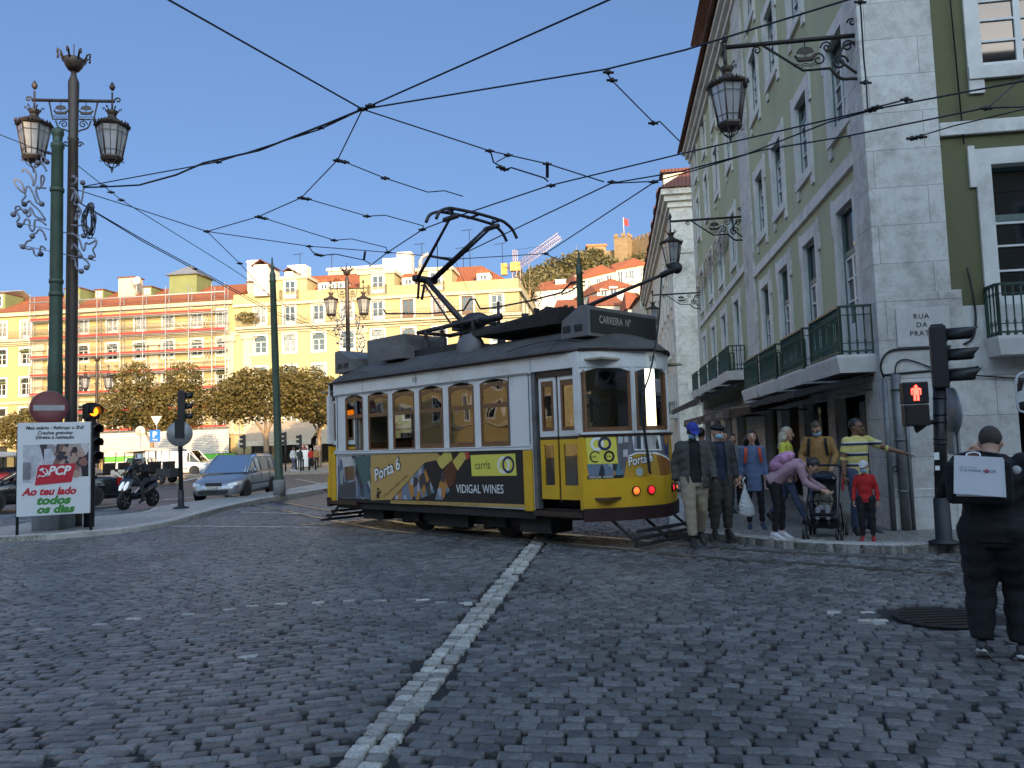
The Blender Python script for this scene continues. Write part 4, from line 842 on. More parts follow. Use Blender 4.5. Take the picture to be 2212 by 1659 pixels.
hs('shaded white house with dark eaves beside the grey stone block',1890,2080,1060,1040,1400,88,m_hw[2],rise=.6,dep=8,wins=((1960,1140,1.2,1.2),))  # white house given the grey wall colour, its shade painted in
hs('narrow pale house between the castle trees and the terraced houses',850,930,935,880,1100,160,m_white,rise=1.5,dep=8,hip=.8)
# ---- trees: leaves as many small faces spread through the crown
def leaf_mesh(name,blobs,n,size,m,seed=0,flat_=.7):
    g=np.random.default_rng(seed); cs=[];ns=[]
    tot=sum(b[3]*b[4]*b[5] for b in blobs)
    for b in blobs:
        k=max(8,int(n*b[3]*b[4]*b[5]/tot)); d=g.normal(size=(k,3)); d/=np.linalg.norm(d,axis=1)[:,None]; r=g.uniform(.25,1,k)**.45
        r*=1+.18*np.sin(d[:,0]*5+b[0])*np.sin(d[:,1]*6+b[1]*2)*np.sin(d[:,2]*5+seed)
        p=np.array(b[:3])+d*r[:,None]*np.array(b[3:6]); cs.append(p)
    c=np.concatenate(cs); n=len(c); s=size*g.uniform(.6,1.4,n)
    a=g.normal(size=(n,3)); a[:,2]*=flat_; a/=np.linalg.norm(a,axis=1)[:,None]; b_=np.cross(a,g.normal(size=(n,3))); b_/=np.linalg.norm(b_,axis=1)[:,None]
    V=np.stack([c-a*s[:,None],c+b_*s[:,None]*.55,c+a*s[:,None],c-b_*s[:,None]*.55],1).reshape(-1,3)
    F=np.arange(n*4).reshape(-1,4); me=bpy.data.meshes.new(name); me.from_pydata(V.tolist(),[],F.tolist())
    at=me.attributes.new('tone','FLOAT','POINT'); at.data.foreach_set('value',np.repeat(np.clip(g.normal(.5,.25,n),0,1),4)); me.materials.append(m); me.update(); return me
def mat_leaf(name,c0,c1):
    m=bpy.data.materials.new(name); m.use_nodes=True; nt=m.node_tree; b=nt.nodes['Principled BSDF']; N=nt.nodes.new; L=nt.links.new
    at=N('ShaderNodeAttribute'); at.attribute_name='tone'; cr=N('ShaderNodeValToRGB'); cr.color_ramp.elements[0].color=(*c0,1); cr.color_ramp.elements[1].color=(*c1,1); L(at.outputs['Fac'],cr.inputs[0]); L(cr.outputs[0],b.inputs['Base Color']); b.inputs['Roughness'].default_value=.6
    t=N('ShaderNodeBsdfTranslucent'); L(cr.outputs[0],t.inputs[0]); x=N('ShaderNodeMixShader'); x.inputs[0].default_value=.25; L(b.outputs[0],x.inputs[1]); L(t.outputs[0],x.inputs[2]); L(x.outputs[0],nt.nodes['Material Output'].inputs[0]); return m
m_leaf=mat_leaf('autumn_leaves',(0.075,0.064,0.017),(0.195,0.150,0.041)); m_leafh=mat_leaf('hill_foliage',(0.064,0.064,0.026),(0.143,0.128,0.053)); m_leafg=mat_leaf('green_foliage',(0.038,0.064,0.019),(0.090,0.120,0.038))
m_bark=mat('pale_bark',(.26,.19,.12),.85,var=.3,scale=3,bump=.4)
def tree(label,base,blobs,n,size,trunk_r,limbs,seed,m=m_leaf,group='street trees across the square'):
    t=thing('street_tree',label,'tree',base,0,group); o=bpy.data.objects.new('crown',leaf_mesh('crown',blobs,n,size,m,seed)); COL.objects.link(o); o.parent=t
    mb=MB(); 
    for l in limbs: mb.tube(spline(l[0],4),[l[1]+(l[2]-l[1])*i/((len(l[0])-1)*4) for i in range((len(l[0])-1)*4+1)],7)
    mb.build('trunk',[m_bark],t); return t
tb=G(575,1013); tb=V3((tb.x*66/tb.y,66,.1))
def limbs(h,sp,r): return [([(0,0,0),(.05,0,h*.5),(0,0,h)],r,r*.8),([(0,0,h*.92),(-sp*.4,.1,h+1.1),(-sp,.2,h+2.2)],r*.5,r*.18),([(0,0,h*.95),(sp*.3,0,h+1.2),(sp*.9,.3,h+2.6)],r*.55,r*.18),([(0,0,h*.9),(-.1,.2,h+1.4),(-.3,.3,h+3.2)],r*.5,r*.15),([(0,0,h),(sp*.1,-.4,h+1.4),(sp*.4,-1.2,h+2.6)],r*.4,r*.12)]
g1=[(0,0,6.2,4.2,3.2,2.2),(-2.6,0,5.8,2.4,2.4,1.9),(2.8,.3,6.1,2.6,2.4,1.9),(-.8,-.4,7.3,2.4,2,1.2),(1.9,0,7.6,1.5,1.5,1.2),(-3.6,.2,4.9,1.4,1.4,1.0),(3.8,0,4.7,1.5,1.5,.9)]
tree('largest bushy street tree, behind the green pole',tb,g1,16000,.135,.3,limbs(3.0,2.4,.27),3)
t2=P(690,1000,70); tree('street tree half hidden behind the rear of the tram',(t2.x,70,.1),[(0,0,6,2.6,2.4,2.2),(-.6,0,7.6,1.6,1.5,1.4),(.8,.2,4.6,2.0,1.8,1.1)],7500,.135,.25,limbs(3,1.6,.22),5)
t3=P(328,1000,64); tree('taller street tree with two leaders, beside the P sign',(t3.x,64,.1),[(-1.6,0,5.6,2.7,2.3,1.8),(2.2,.2,5.4,2.6,2.2,2.1),(-1.4,0,7.6,1.7,1.5,1.6),(2.6,0,7.6,1.6,1.5,1.5),(-3.2,0,4.5,1.4,1.3,.9),(0,0,4.4,2.6,1.8,1.1),(1.0,.1,6.4,1.2,1.2,1.0)],13500,.13,.22,limbs(2.6,2.0,.2),8)
t4=P(60,1000,63); tree('small street tree at the left edge behind the round red sign',(t4.x,63,.1),[(-.4,0,4.1,1.9,1.7,1.2),(1.6,0,3.6,1.6,1.4,1.2),(-1.2,0,3.3,1.3,1.2,.9),(.4,.1,5.0,1.1,1.1,.7)],5600,.12,.15,limbs(2,1.2,.13),9)
bx=Q0+UU*(-32.4)+V3((0,-.5,16.2)); bo=bpy.data.objects.new('balcony_shrub',leaf_mesh('balcony_shrub',[(0,0,.7,1.3,.4,.7),(.8,0,.3,.7,.4,.4)],260,.16,m_leaf,21)); COL.objects.link(bo); bo.location=bx; tag(bo,'bushy shrub growing on the long balcony next to the scaffolding','plant')
# wooded slope below the castle: one mass
wb=[]; gw=np.random.default_rng(5)
for x,y,Y,rx in ((1150,600,290,7),(1172,588,295,9),(1195,580,300,10),(1218,572,305,10),(1240,578,300,9),(1262,560,315,9),(1285,548,322,9),(1305,560,318,9),(1318,580,310,7),(1262,585,298,8),(1238,600,285,8),(1290,580,305,9),(1350,592,300,7),(1384,562,326,7),(1400,548,330,6),(1395,560,322,8),(1365,580,306,7),(1345,590,295,6),(1310,595,290,7),(1215,600,280,8),(1180,605,275,8),(1158,615,268,6),(1296,552,330,6),(1380,580,302,7),(1408,570,310,6)):
    q=P(x,y+6,Y)
    for k in range(3): wb.append((q.x+gw.normal(0,rx*.35),q.y+gw.normal(0,3),q.z-2+gw.normal(0,1.6),rx*gw.uniform(.5,.85),rx*.7,rx*gw.uniform(.45,.75)))
wo=bpy.data.objects.new('hillside_woodland',leaf_mesh('hillside_woodland',wb,19000,.85,m_leafh,4)); COL.objects.link(wo); tag(wo,'olive brown woodland covering the slope below the castle','woodland',kind='stuff')
for k,(x,y,Y,h,lab) in enumerate(((1245,545,330,11,'dark pine rising above the woodland left of the green pole top'),(1143,585,255,16,'thin feathery conifer beside the yellow crane'))):
    q=P(x,y,Y); z0=float(hillz(q.x,q.y)); tt=thing('pine_tree',lab,'tree',(q.x,q.y,z0)); hh=q.z-z0+3
    o=bpy.data.objects.new('crown',leaf_mesh('crown',[(0,0,hh*(1-.1*i),.6+.55*i,.6+.55*i,.8) for i in range(1,7)],420,.5,m_leafg,30+k)); COL.objects.link(o); o.parent=tt
    mb=MB(); mb.tube([(0,0,-2),(0,0,hh)],[.5,.08],6); mb.build('trunk',[m_bark],tt)
q=P(1205,640,120); tg=thing('bare_tree','thin almost leafless tree among the low hillside roofs','tree',(q.x-4.5,q.y,0)); o=bpy.data.objects.new('crown',leaf_mesh('crown',[(0,0,q.z+1,2.6,2,3.2),(1,0,q.z+3,1.6,1.5,2)],520,.2,m_leafh,41)); COL.objects.link(o); o.parent=tg
mb=MB(); mb.tube([(0,0,0),(0,0,q.z-1)],.2,6)
for i in range(9): a_=i*.7; mb.tube(spline([(0,0,q.z-3+i*.3),(.9*math.cos(a_),.6*math.sin(a_),q.z-.5+i*.4),(1.9*math.cos(a_),1.2*math.sin(a_),q.z+1.4+i*.35)],3),[.1-.013*k for k in range(7)],4)
mb.build('trunk',[m_bark],tg)
# ---- tower crane
m_cry=mat('crane_yellow',(.55,.30,.05),.6); m_crr=mat('crane_pink_steel',(.50,.38,.36),.6)
cr=thing('tower_crane','tower crane with pale lattice jib above the roofs','crane',(0,0,0))
def lattice(name,p,q,w,m,n):
    p=V3(p);q=V3(q); mb=MB(); d=(q-p); z=d.normalized(); x=z.orthogonal().normalized(); y=z.cross(x); cs=[x*w+y*w,-x*w+y*w,-x*w-y*w,x*w-y*w]
    for c in cs: mb.tube([p+c,q+c],.08,4)
    for i in range(n):
        a=p.lerp(q,i/n);b=p.lerp(q,(i+1)/n)
        for k in range(4): mb.tube([a+cs[k],b+cs[(k+1)%4]],.035,3)
    return mb.build(name,[m],cr)
c0=P(1114,640,205); c1=P(1115,578,205); lattice('mast',V3((c1.x,205,0)),c1,.75,m_crr,26)
lattice('jib',P(1118,576,205),P(1209,510,201),.7,m_crr,16); lattice('counter_jib',P(1118,574,205),P(1088,580,207),.45,m_cry,5); lattice('tower_head',P(1114,578,205),P(1112,540,205),.4,m_crr,5)
mb=MB(); mb.box(P(1113,577,205),(2.6,2,2.2)); mb.build('cab',[m_cry],cr); mb=MB(); mb.box(P(1089,582,207),(1.6,1.5,3)); mb.build('counterweight',[m_cry],cr)
mb=MB(); mb.tube([P(1112,540,205),P(1180,530,202)],.05,3); mb.build('stay_cable',[m_cable],cr)
# ================================================================ TRAM
TA=R(45.6); th_=V3((math.sin(TA),-math.cos(TA),0)); tl_=V3((math.cos(TA),math.sin(TA),0)); T0=V3((-.6395,15.369,0))
tram=thing('tram','old yellow and white tram with roof pantograph and wine advertising, turning across the cobbles','tram',T0,math.atan2(th_.y,th_.x))
m_tw=mat('tram_white_enamel',(.68,.69,.68),.32,var=.06,scale=3,dirt=.22,coat=.3); m_ty=mat('tram_yellow_enamel',(.70,.40,.02),.35,var=.05,scale=2,dirt=.12,coat=.3)
m_troof=mat('tram_roof_paint',(.075,.070,.066),.65,var=.25,scale=3,dirt=.4,bump=.15); m_tbr=mat('tram_brown_trim',(.045,.025,.018),.45,var=.2,scale=5)
m_twood=mat('varnished_window_wood',(.17,.08,.035),.4,var=.2,scale=6,stretch=(1,1,4)); m_tund=mat('underframe_grime',(.028,.026,.025),.75,var=.4,scale=6,bump=.3); m_tmar=mat('maroon_bumper',(.035,.014,.013),.5,var=.3,scale=4)
m_tgl=mat_glass('tram_glass',(.80,.84,.82),.16,.85); m_tin=mat('tram_interior_cream',(.34,.30,.22),.6,var=.08); m_tseat=mat('tram_seat_wood',(.10,.045,.02),.45,var=.2,scale=5)
m_black=mat('matt_black_print',(.012,.012,.013),.5); m_tan=mat('advert_tan',(.50,.32,.10),.4,var=.03); m_carris=mat('advert_lemon',(.74,.66,.10),.4,var=.02); m_wprint=mat('white_print',(.80,.80,.78),.45,var=.02); m_navy=mat('navy_print',(.03,.03,.09),.45)
m_grill=mat('roof_box_paint',(.13,.13,.13),.55,var=.15,scale=2,dirt=.3); m_pant=mat('pantograph_steel',(.05,.045,.05),.5,metal=.5,var=.3,scale=8)
def art(name,cols,scale):
    m=bpy.data.materials.new(name); m.use_nodes=True; nt=m.node_tree; b=nt.nodes['Principled BSDF']; N=nt.nodes.new; L=nt.links.new
    tc=N('ShaderNodeTexCoord'); mp=N('ShaderNodeMapping'); mp.inputs['Scale'].default_value=(1,1,.45); L(tc.outputs['Object'],mp.inputs[0]); vo=N('ShaderNodeTexVoronoi'); vo.inputs['Scale'].default_value=scale; L(mp.outputs[0],vo.inputs['Vector']); sc_=N('ShaderNodeSeparateColor'); L(vo.outputs['Color'],sc_.inputs[0])
    cr=N('ShaderNodeValToRGB'); cr.color_ramp.interpolation='CONSTANT'
    while len(cr.color_ramp.elements)<len(cols): cr.color_ramp.elements.new(.5)
    for i,c in enumerate(cols): cr.color_ramp.elements[i].position=i/len(cols); cr.color_ramp.elements[i].color=(*c,1)
    L(sc_.outputs[0],cr.inputs[0]); L(cr.outputs[0],b.inputs['Base Color']); b.inputs['Roughness'].default_value=.4; return m
m_art1=art('painted_street_art',((.22,.24,.28),(.05,.07,.09),(.42,.42,.40),(.10,.14,.20),(.30,.31,.33),(.03,.03,.04)),9)
m_art2=art('painted_label_art',((.16,.20,.27),(.03,.03,.04),(.40,.40,.42),(.45,.20,.04),(.10,.20,.25),(.04,.04,.05)),11)
HW=1.19
WX=[(-2.89,-2.23),(-2.07,-1.38),(-1.25,-.55),(-.42,.28),(.42,1.11),(1.26,1.97)]
ZB,ZT,ZL=1.62,2.80,3.05
FOOT=[(3.50,-1.19),(3.72,-.95),(3.88,-.70),(3.99,-.45),(4.08,-.22),(4.12,0),(4.08,.22),(3.99,.45),(3.88,.70),(3.72,.95),(3.50,1.19)]
def foot(d=0.,end=1):
    out=[]
    for i,(x,y) in enumerate(FOOT):
        a=V3((*FOOT[max(i-1,0)],0)); b=V3((*FOOT[min(i+1,len(FOOT)-1)],0)); t=(b-a).normalized(); n=V3((t.y,-t.x,0))
        if i in (0,len(FOOT)-1): n=V3((.5,n.y,0))
        out.append((end*(x+n.x*d),end*(y+n.y*d)))
    return out
# ---- body: sides
mb=MB()
for s in (-1,1):
    def sb(x0,x1,z0,z1,t0=-.05,t1=0.,mi=0): mb.bb((x0,s*(HW+t0),z0),(x1,s*(HW+t1),z1),mi)
    sb(-3.24,2.47,.58,1.55); sb(-3.27,2.47,1.55,ZB,-.05,.035)
    ed=[-3.24]+[q for w in WX for q in w]+[2.47]
    for i in range(0,len(ed),2): sb(ed[i],ed[i+1],ZB+.002,ZT)
    for x0,x1 in WX:
        n=8; zc=lambda t: 2.70+.07*math.sin(math.pi*t)
        mb.slab([(x0,ZT)]+[(x0+(x1-x0)*i/n,zc(i/n)) for i in range(n+1)]+[(x1,ZT)],(0,s*HW-(.05 if s>0 else 0),0),(1,0,0),(0,0,1),-.05 if s<0 else -.05,0)
    sb(-3.3,3.5,ZT+.002,ZL,-.05,.012); sb(-3.27,2.5,ZT-.02,ZT,-.01,.03); 
mb.build('body_side',[m_tw],tram,.008)
for s in (-1,1):
    for x,z0,z1 in ((-.47,2.82,3.04),(1.98,1.64,2.78),(2.44,1.64,2.78),(-3.16,1.64,2.78),(2.5,2.82,3.04),(-2.2,2.82,3.04)):
        mb=MB(); mb.bb((x-.005,s*(HW+.001),z0),(x+.005,s*(HW+.0145),z1)); mb.build('panel_seam',[mat('seam_grime',(.12,.12,.12),.7)],tram)
    for z in (2.80,1.60):
        mb=MB(); mb.bb((-3.2,s*(HW+.0),z-.004),(2.46,s*(HW+.0375),z+.004)); mb.build('panel_seam',[MATS['seam_grime']],tram)
mb=MB()                                     # yellow posts beside the platforms
for s in (-1,1):
    for x0,x1 in ((2.28,2.47),(-3.40,-3.26)): mb.bb((x0,s*(HW-.02),.56),(x1,s*(HW+.03),1.545))
mb.build('corner_post',[m_ty],tram,.01)
for e in (1,-1):                            # curved ends
    mb=MB()
    def ring(d,z): return [(x,y,z) for x,y in foot(d,e)]
    def band(d0,z0,d1,z1,mi,th=.04):
        a,b,c,d=ring(d0,z0),ring(d1,z1),ring(d1-th,z1),ring(d0-th,z0)
        mb.loft([[a[i],b[i],c[i],d[i]] for i in range(len(a))] if e>0 else [[a[i],d[i],c[i],b[i]] for i in range(len(a))],mi=mi,smooth=False)
    band(0,1.08,0,1.72,1); band(.055,.64,.055,1.08,1); band(.02,1.722,.03,1.76,2); band(.0,1.762,.0,1.80,0); band(.075,.44,.085,.64,3,.1); band(0,ZT-.02,0,ZL,0)
    band(.02,ZL,.05,ZL+.04,2)
    mb.build('end_panel',[m_tw,m_ty,m_tbr,m_tmar],tram)
for e in (1,-1):                            # end window posts, arched heads
    mb=MB()
    f=foot(0,e)
    for i in (0,3,7,10): mb.bar((f[i][0]-e*.04,f[i][1],1.78),(f[i][0]-e*.04,f[i][1],ZT),.09,.09)
    for i0,i1 in ((0,3),(3,7),(7,10)):
        for i in range(i0,i1):
            a,b=f[i],f[i+1]; 
            def zt(k): t=(k-i0)/(i1-i0); return ZT-.09*(abs(2*t-1)**2.4)
            q=[(a[0],a[1],zt(i)),(b[0],b[1],zt(i+1)),(b[0],b[1],ZT),(a[0],a[1],ZT)]; q2=[(x-e*.04,y,z) for x,y,z in q]
            mb.add(q+q2,[(0,1,2,3),(7,6,5,4),(0,4,5,1)],mi=0)
    mb.build('end_pillar',[m_tw],tram)
for e in (1,-1):
    f=foot(-.03,e)
    for i0,i1 in ((0,3),(3,7),(7,10)):
        mb=MB(); 
        mb.loft([[(f[i][0],f[i][1],1.80),(f[i][0],f[i][1],1.87),(f[i][0]-e*.03,f[i][1],1.87),(f[i][0]-e*.03,f[i][1],1.80)] for i in range(i0,i1+1)],smooth=False)
        for i in (i0,i1):
            k=1 if i==i0 else -1; j=i+k; p=V3((*f[i],0)).lerp(V3((*f[j],0)),.22); mb.bar((p.x,p.y,1.8),(p.x,p.y,ZT-.04),.05)
        w=mb.build('end_window',[m_twood],tram)
        mb=MB(); mb.loft([[(f[i][0]-e*.012,f[i][1],1.82),(f[i][0]-e*.012,f[i][1],ZT-.01)] for i in range(i0,i1+1)],closed=False,caps=False,smooth=False); mb.build('pane',[m_tgl],w)
# ---- side windows
OPENW={0:1,1:1,2:1}
for s in (-1,1):
    for k,(x0,x1) in enumerate(WX):
        mb=MB(); yo=s*(HW-.035); yi=s*(HW-.012)
        def wb(a,b,c,d,o=0): mb.bb((a,yo,c),(b,yi,d))
        f=.05; zs=2.33
        wb(x0,x0+f,ZB,2.72); wb(x1-f,x1,ZB,2.72); wb(x0+f,x1-f,zs-.05,zs+.03)
        n=8; mb.slab([(x0+f,2.62)]+[(x0+f+(x1-x0-2*f)*i/n,2.665+.055*math.sin(math.pi*i/n)) for i in range(n+1)]+[(x1-f,2.62)][:1]+[(x1-f+.0-(x1-x0-2*f)*i/n,2.60+.055*math.sin(math.pi*i/n)) for i in range(n+1)],(0,yi if s<0 else yo,0),(1,0,0),(0,0,1),-.025 if s<0 else -.025)
        if k>=3: wb(x0+f,x1-f,ZB,ZB+.09)
        else: wb(x0+f,x1-f,ZB,ZB+.03)
        w=mb.build('side_window',[m_twood],tram)
        mb=MB(); yp=s*(HW-.025); mb.bb((x0+f,yp-.003,zs+.03),(x1-f,yp+.003,2.72))
        if k>=3: mb.bb((x0+f,yp-.004,ZB+.09),(x1-f,yp+.002,zs-.05))
        mb.build('pane',[m_tgl],w)
# ---- doors in the recessed platform entrances
def sp(cx,cy):                               # photo detail on the near side -> x, z on the tram
    q=PL((780+cx/3.016)*.8641,(850+cy/3.016)*.8641,T0-tl_*(HW+.0),-tl_)-T0; return q.dot(th_),q.z
for e in (1,-1):
    for s in (-1,1):
        d=thing('door_set',None,None); d.parent=tram; d.name='platform_door' if 1 else ''
        def X(a): return e*a
        for (a,b,side) in ((2.60,2.965,0),(3.01,3.44,1)):
            mb=MB(); y1=s*(HW-.10); y0=s*(HW-.06)
            def lb(x0,x1,z0,z1,mi,o=0.): mb.bb((X(x0),y0+s*o,z0),(X(x1),y1,z1),mi)
            g=.055
            lb(a,a+g,1.75,2.70,0); lb(b-g,b,1.75,2.70,0); lb(a+g,b-g,2.64,2.70,0); lb(a+g,b-g,1.75,1.84,0)
            lb(a,a+.08,.76,1.70,1); lb(b-.08,b,.76,1.70,1); lb(a+.08,b-.08,1.62,1.70,1); lb(a+.08,b-.08,.76,.98,1); lb(a,b,1.70,1.75,2)
            lb(a+g,a+g+.04,1.84,2.64,3,.004); lb(b-g-.04,b-g,1.84,2.64,3,.004); lb(a+g+.04,b-g-.04,2.55,2.64,3,.004); lb(a+g+.04,b-g-.04,1.84,1.90,3,.004)
            l=mb.build('door_leaf',[m_tw,m_ty,m_tbr,m_twood],d)
            mb=MB(); ym=s*(HW-.08); mb.bb((X(a+g+.03),ym-.003,1.88),(X(b-g-.03),ym+.003,2.58)); mb.bb((X(a+.07),ym-.003,.97),(X(b-.07),ym+.003,1.63)); mb.build('pane',[m_tgl],l)
        mb=MB(); 
        mb.bb((X(2.475),s*(HW-.14),.60),(X(2.55),s*(HW-.02),2.80),0); mb.bb((X(3.445),s*(HW-.14),1.78),(X(3.5),s*(HW-.01),2.80),1); mb.bb((X(3.445),s*(HW-.13),.62),(X(3.53),s*(HW+.005),1.72),2); mb.bb((X(2.55),s*(HW-.14),2.70),(X(3.445),s*(HW-.04),2.80),3); mb.bb((X(2.48),s*(HW-.30),.50),(X(3.5),s*(HW+.03),.58),3); mb.bb((X(2.965),s*(HW-.11),.72),(X(3.01),s*(HW-.085),2.70),3)
        mb.build('door_frame',[m_pipe,m_tw,m_ty,m_tbr],d)
# ---- roof
def roofring(t):                              # outline station along the length
    xs_=4.20; u_=abs(t); w=1.265*(1-max(0,(u_-3.1)/1.12)**2.3*.93) if u_>3.1 else 1.265
    h=.46*(1-max(0,(u_-2.5)/1.75)**2.4) if u_>2.5 else .46
    return [(t,-w+2*w*i/14,ZL+.03+h*(1-abs(2*i/14-1)**2.6)) for i in range(15)]
ts=[-4.20,-4.15,-4.05,-3.9,-3.7,-3.45,-3.1,-2.5,-1.2,0,1.2,2.5,3.1,3.45,3.7,3.9,4.05,4.15,4.20]
mb=MB(); rr_=[roofring(t)+[(t,roofring(t)[-1][1],ZL-.0),(t,roofring(t)[0][1],ZL-.0)] for t in ts]; mb.loft(rr_,smooth=True); mb.build('roof',[m_troof],tram)
mb=MB(); ed=[(t,-roofring(t)[-1][1]) for t in ts]; pts=[(x,y-.012*1,ZL+.02) for x,y in ed]; mb.tube(pts,.02,5); mb.tube([(x,-y,z) for x,y,z in pts],.02,5); mb.build('gutter',[m_tbr],tram)
for t_ in (-2.9,-1.4,0.1,1.6,2.95):
    mb=MB(); mb.tube([(q[0],q[1],q[2]+.002) for q in roofring(t_)],.010,4); mb.build('roof_seam',[m_troof],tram)
for e in (1,-1):
    for s in (-1,1):
        mb=MB(); mb.tube(spline([(e*2.0,s*1.22,ZL+.14),(e*2.6,s*1.12,ZL+.24),(e*3.2,s*1.05,ZL+.22),(e*3.6,s*.86,ZL+.14)],4),.012,4); mb.build('roof_moulding',[m_troof],tram)
def destbox(e):
    mb=MB(); pr=[(2.98,3.30),(3.56,3.30),(3.56,3.78),(3.40,3.80),(3.02,3.60)]
    for z in (0,): mb.loft([[(e*x,y,z) for x,z in (pr if 1 else pr)] for y in (-.98,.92)],smooth=False)
    o=mb.build('destination_box',[m_grill],tram,.012)
    for y in (-.99,.93):
        for x in (3.12,3.36): mb=MB(); mb.bb((e*x-.075,y-.006,3.40),(e*x+.075,y+.006,3.50)); mb.build('vent_opening',[m_black],o)
    mb=MB(); put_text(mb,'CARREIRA  Nº',(e*3.575,-.30*e,3.52),(0,e,0),(0,0,1),.125,bold=.015,sx=.78,lift=.006); mb.build('lettering',[mat('faded_roof_letters',(.34,.33,.31),.6)],o)
    mb=MB(); mb.bb((e*3.57,-.92,3.36),(e*3.562,.86,3.72)); mb.build('sign_face',[m_black],o)
destbox(1); destbox(-1)
mb=MB(); mb.bb((-2.85,-.62,3.44),(-1.55,.55,3.98)); mb.build('resistor_box',[m_grill],tram,.015); mb=MB(); mb.bb((-1.95,-.95,3.42),(-1.2,-.62,3.68)); mb.build('relay_box',[m_grill],tram,.01)
mb=MB(); mb.bb((-1.5,-.6,3.42),(.3,.5,3.60)); mb.build('roof_board',[m_tund],tram)
mb=MB(); mb.add([(.75,-.85,3.62),(2.75,-.75,3.62),(2.75,.6,3.62),(.75,.5,3.62),(.75,-.85,3.72),(2.85,-.8,3.88),(2.85,.6,3.88),(.75,.5,3.72)],[(3,2,1,0),(4,5,6,7),(0,1,5,4),(1,2,6,5),(2,3,7,6),(3,0,4,7)]); mb.build('resistor_tray',[m_tund],tram)
mb=MB()
for i in range(26): mb.box((1.9+random.uniform(-.3,.9),-.5+random.uniform(-.2,.9),3.86+random.uniform(0,.1)),(.12,.05,.08),random.uniform(0,3))
mb.build('resistor_grid',[m_tund],tram)['kind']='stuff'
mb=MB(); M=M4.Rotation(R(90),4,'X'); mb.lathe([(0,-.14),(.26,-.12),(.29,0),(.26,.12),(0,.14)],(.62,-.78,3.42),14,M=M); mb.build('roof_ventilator',[m_grill],tram)
mb=MB(); mb.lathe([(.02,0),(.3,.02),(.22,.18),(0,.24)],(-3.0,0,3.42),12); mb.build('rear_ventilator',[m_grill],tram)
for x,y in ((-1.05,-.45),(-.55,-.45),(.2,.45),(-1.0,.45),(.35,-.45)):
    mb=MB(); mb.lathe([(.10,0),(.115,.06),(.07,.34),(.03,.36),(.06,.38),(.03,.40),(.06,.42),(.03,.44),(.06,.46),(.03,.48),(.03,.56)],(x,y,3.45),10); mb.build('insulator',[m_tund],tram)
# pantograph
pg=thing('pantograph',None,None); pg.parent=tram
mb=MB()
for y in (-.42,.42): mb.tube([(-1.35,y,3.98),(.5,y,4.02)],.045,6)
for x in (-1.3,-.2,.45): mb.tube([(x,-.45,3.98),(x,.45,3.98)],.04,6)
mb.build('base_frame',[m_pant],pg)
mb=MB(); mb.ball((.05,-.1,4.08),(.32,.26,.16),10,6); mb.box((-.35,0,4.05),(.5,.3,.2)); mb.tube([(.3,-.3,4.0),(.95,-.3,4.02)],.07,6); mb.tube([(.9,-.3,3.8),(.9,-.3,4.3)],.03,5); mb.build('spring_box',[m_pant],pg)
kn=V3((-1.56,0,5.18))
mb=MB(); mb.tube([(-.38,0,4.08),kn],[.068,.052],8); mb.build('lower_arm',[m_pant],pg)
mb=MB(); mb.tube([(-.55,-.12,3.98),(-1.42,-.12,5.0),kn+V3((-.08,-.05,-.12))],.022,5); mb.build('control_rod',[m_pant],pg)
mb=MB(); mb.tube([kn+V3((-.05,-.28,0)),kn+V3((0,.28,0))],.075,8); mb.tube([kn+V3((-.1,-.1,0)),kn+V3((-.16,-.1,-.4))],.03,5); mb.tube([kn+V3((.02,-.02,0)),kn+V3((-.12,-.02,-.42))],.03,5); mb.build('knee_joint',[m_pant],pg)
for y0,y1 in ((-.22,-.58),(.22,.52),(.14,.42)):
    mb=MB(); mb.tube([kn+V3((0,y0,0)),(-.07,y1,6.06)],[.038,.026],7); mb.build('upper_arm',[m_pant],pg)
mb=MB(); mb.tube([kn+V3((.55,-.33,.35)),kn+V3((.55,.29,.35))],.03,5); mb.tube([kn+V3((.85,-.38,.55)),(-.75,-.35,5.0)],.01,4); mb.build('cross_brace',[m_pant],pg)
mb=MB()
for x in (-.20,.10): mb.tube(spline([(x,-1.08,5.92),(x,-.98,6.08),(x,-.80,6.17),(x,-.62,6.20),(x,0,6.22),(x,.62,6.20),(x,.80,6.16),(x,.98,6.06),(x,1.10,5.90)],4),.032,6)
for y in (-.62,0,.62): mb.tube([(-.2,y,6.19),(.1,y,6.19)],.025,5)
for y in (-.58,.52): mb.tube([(-.25,y,6.06),(.15,y,6.06)],.05,6); mb.tube([(.0,y,6.06),(.0,y,6.2)],.03,5)
mb.build('collector_head',[m_pant],pg)
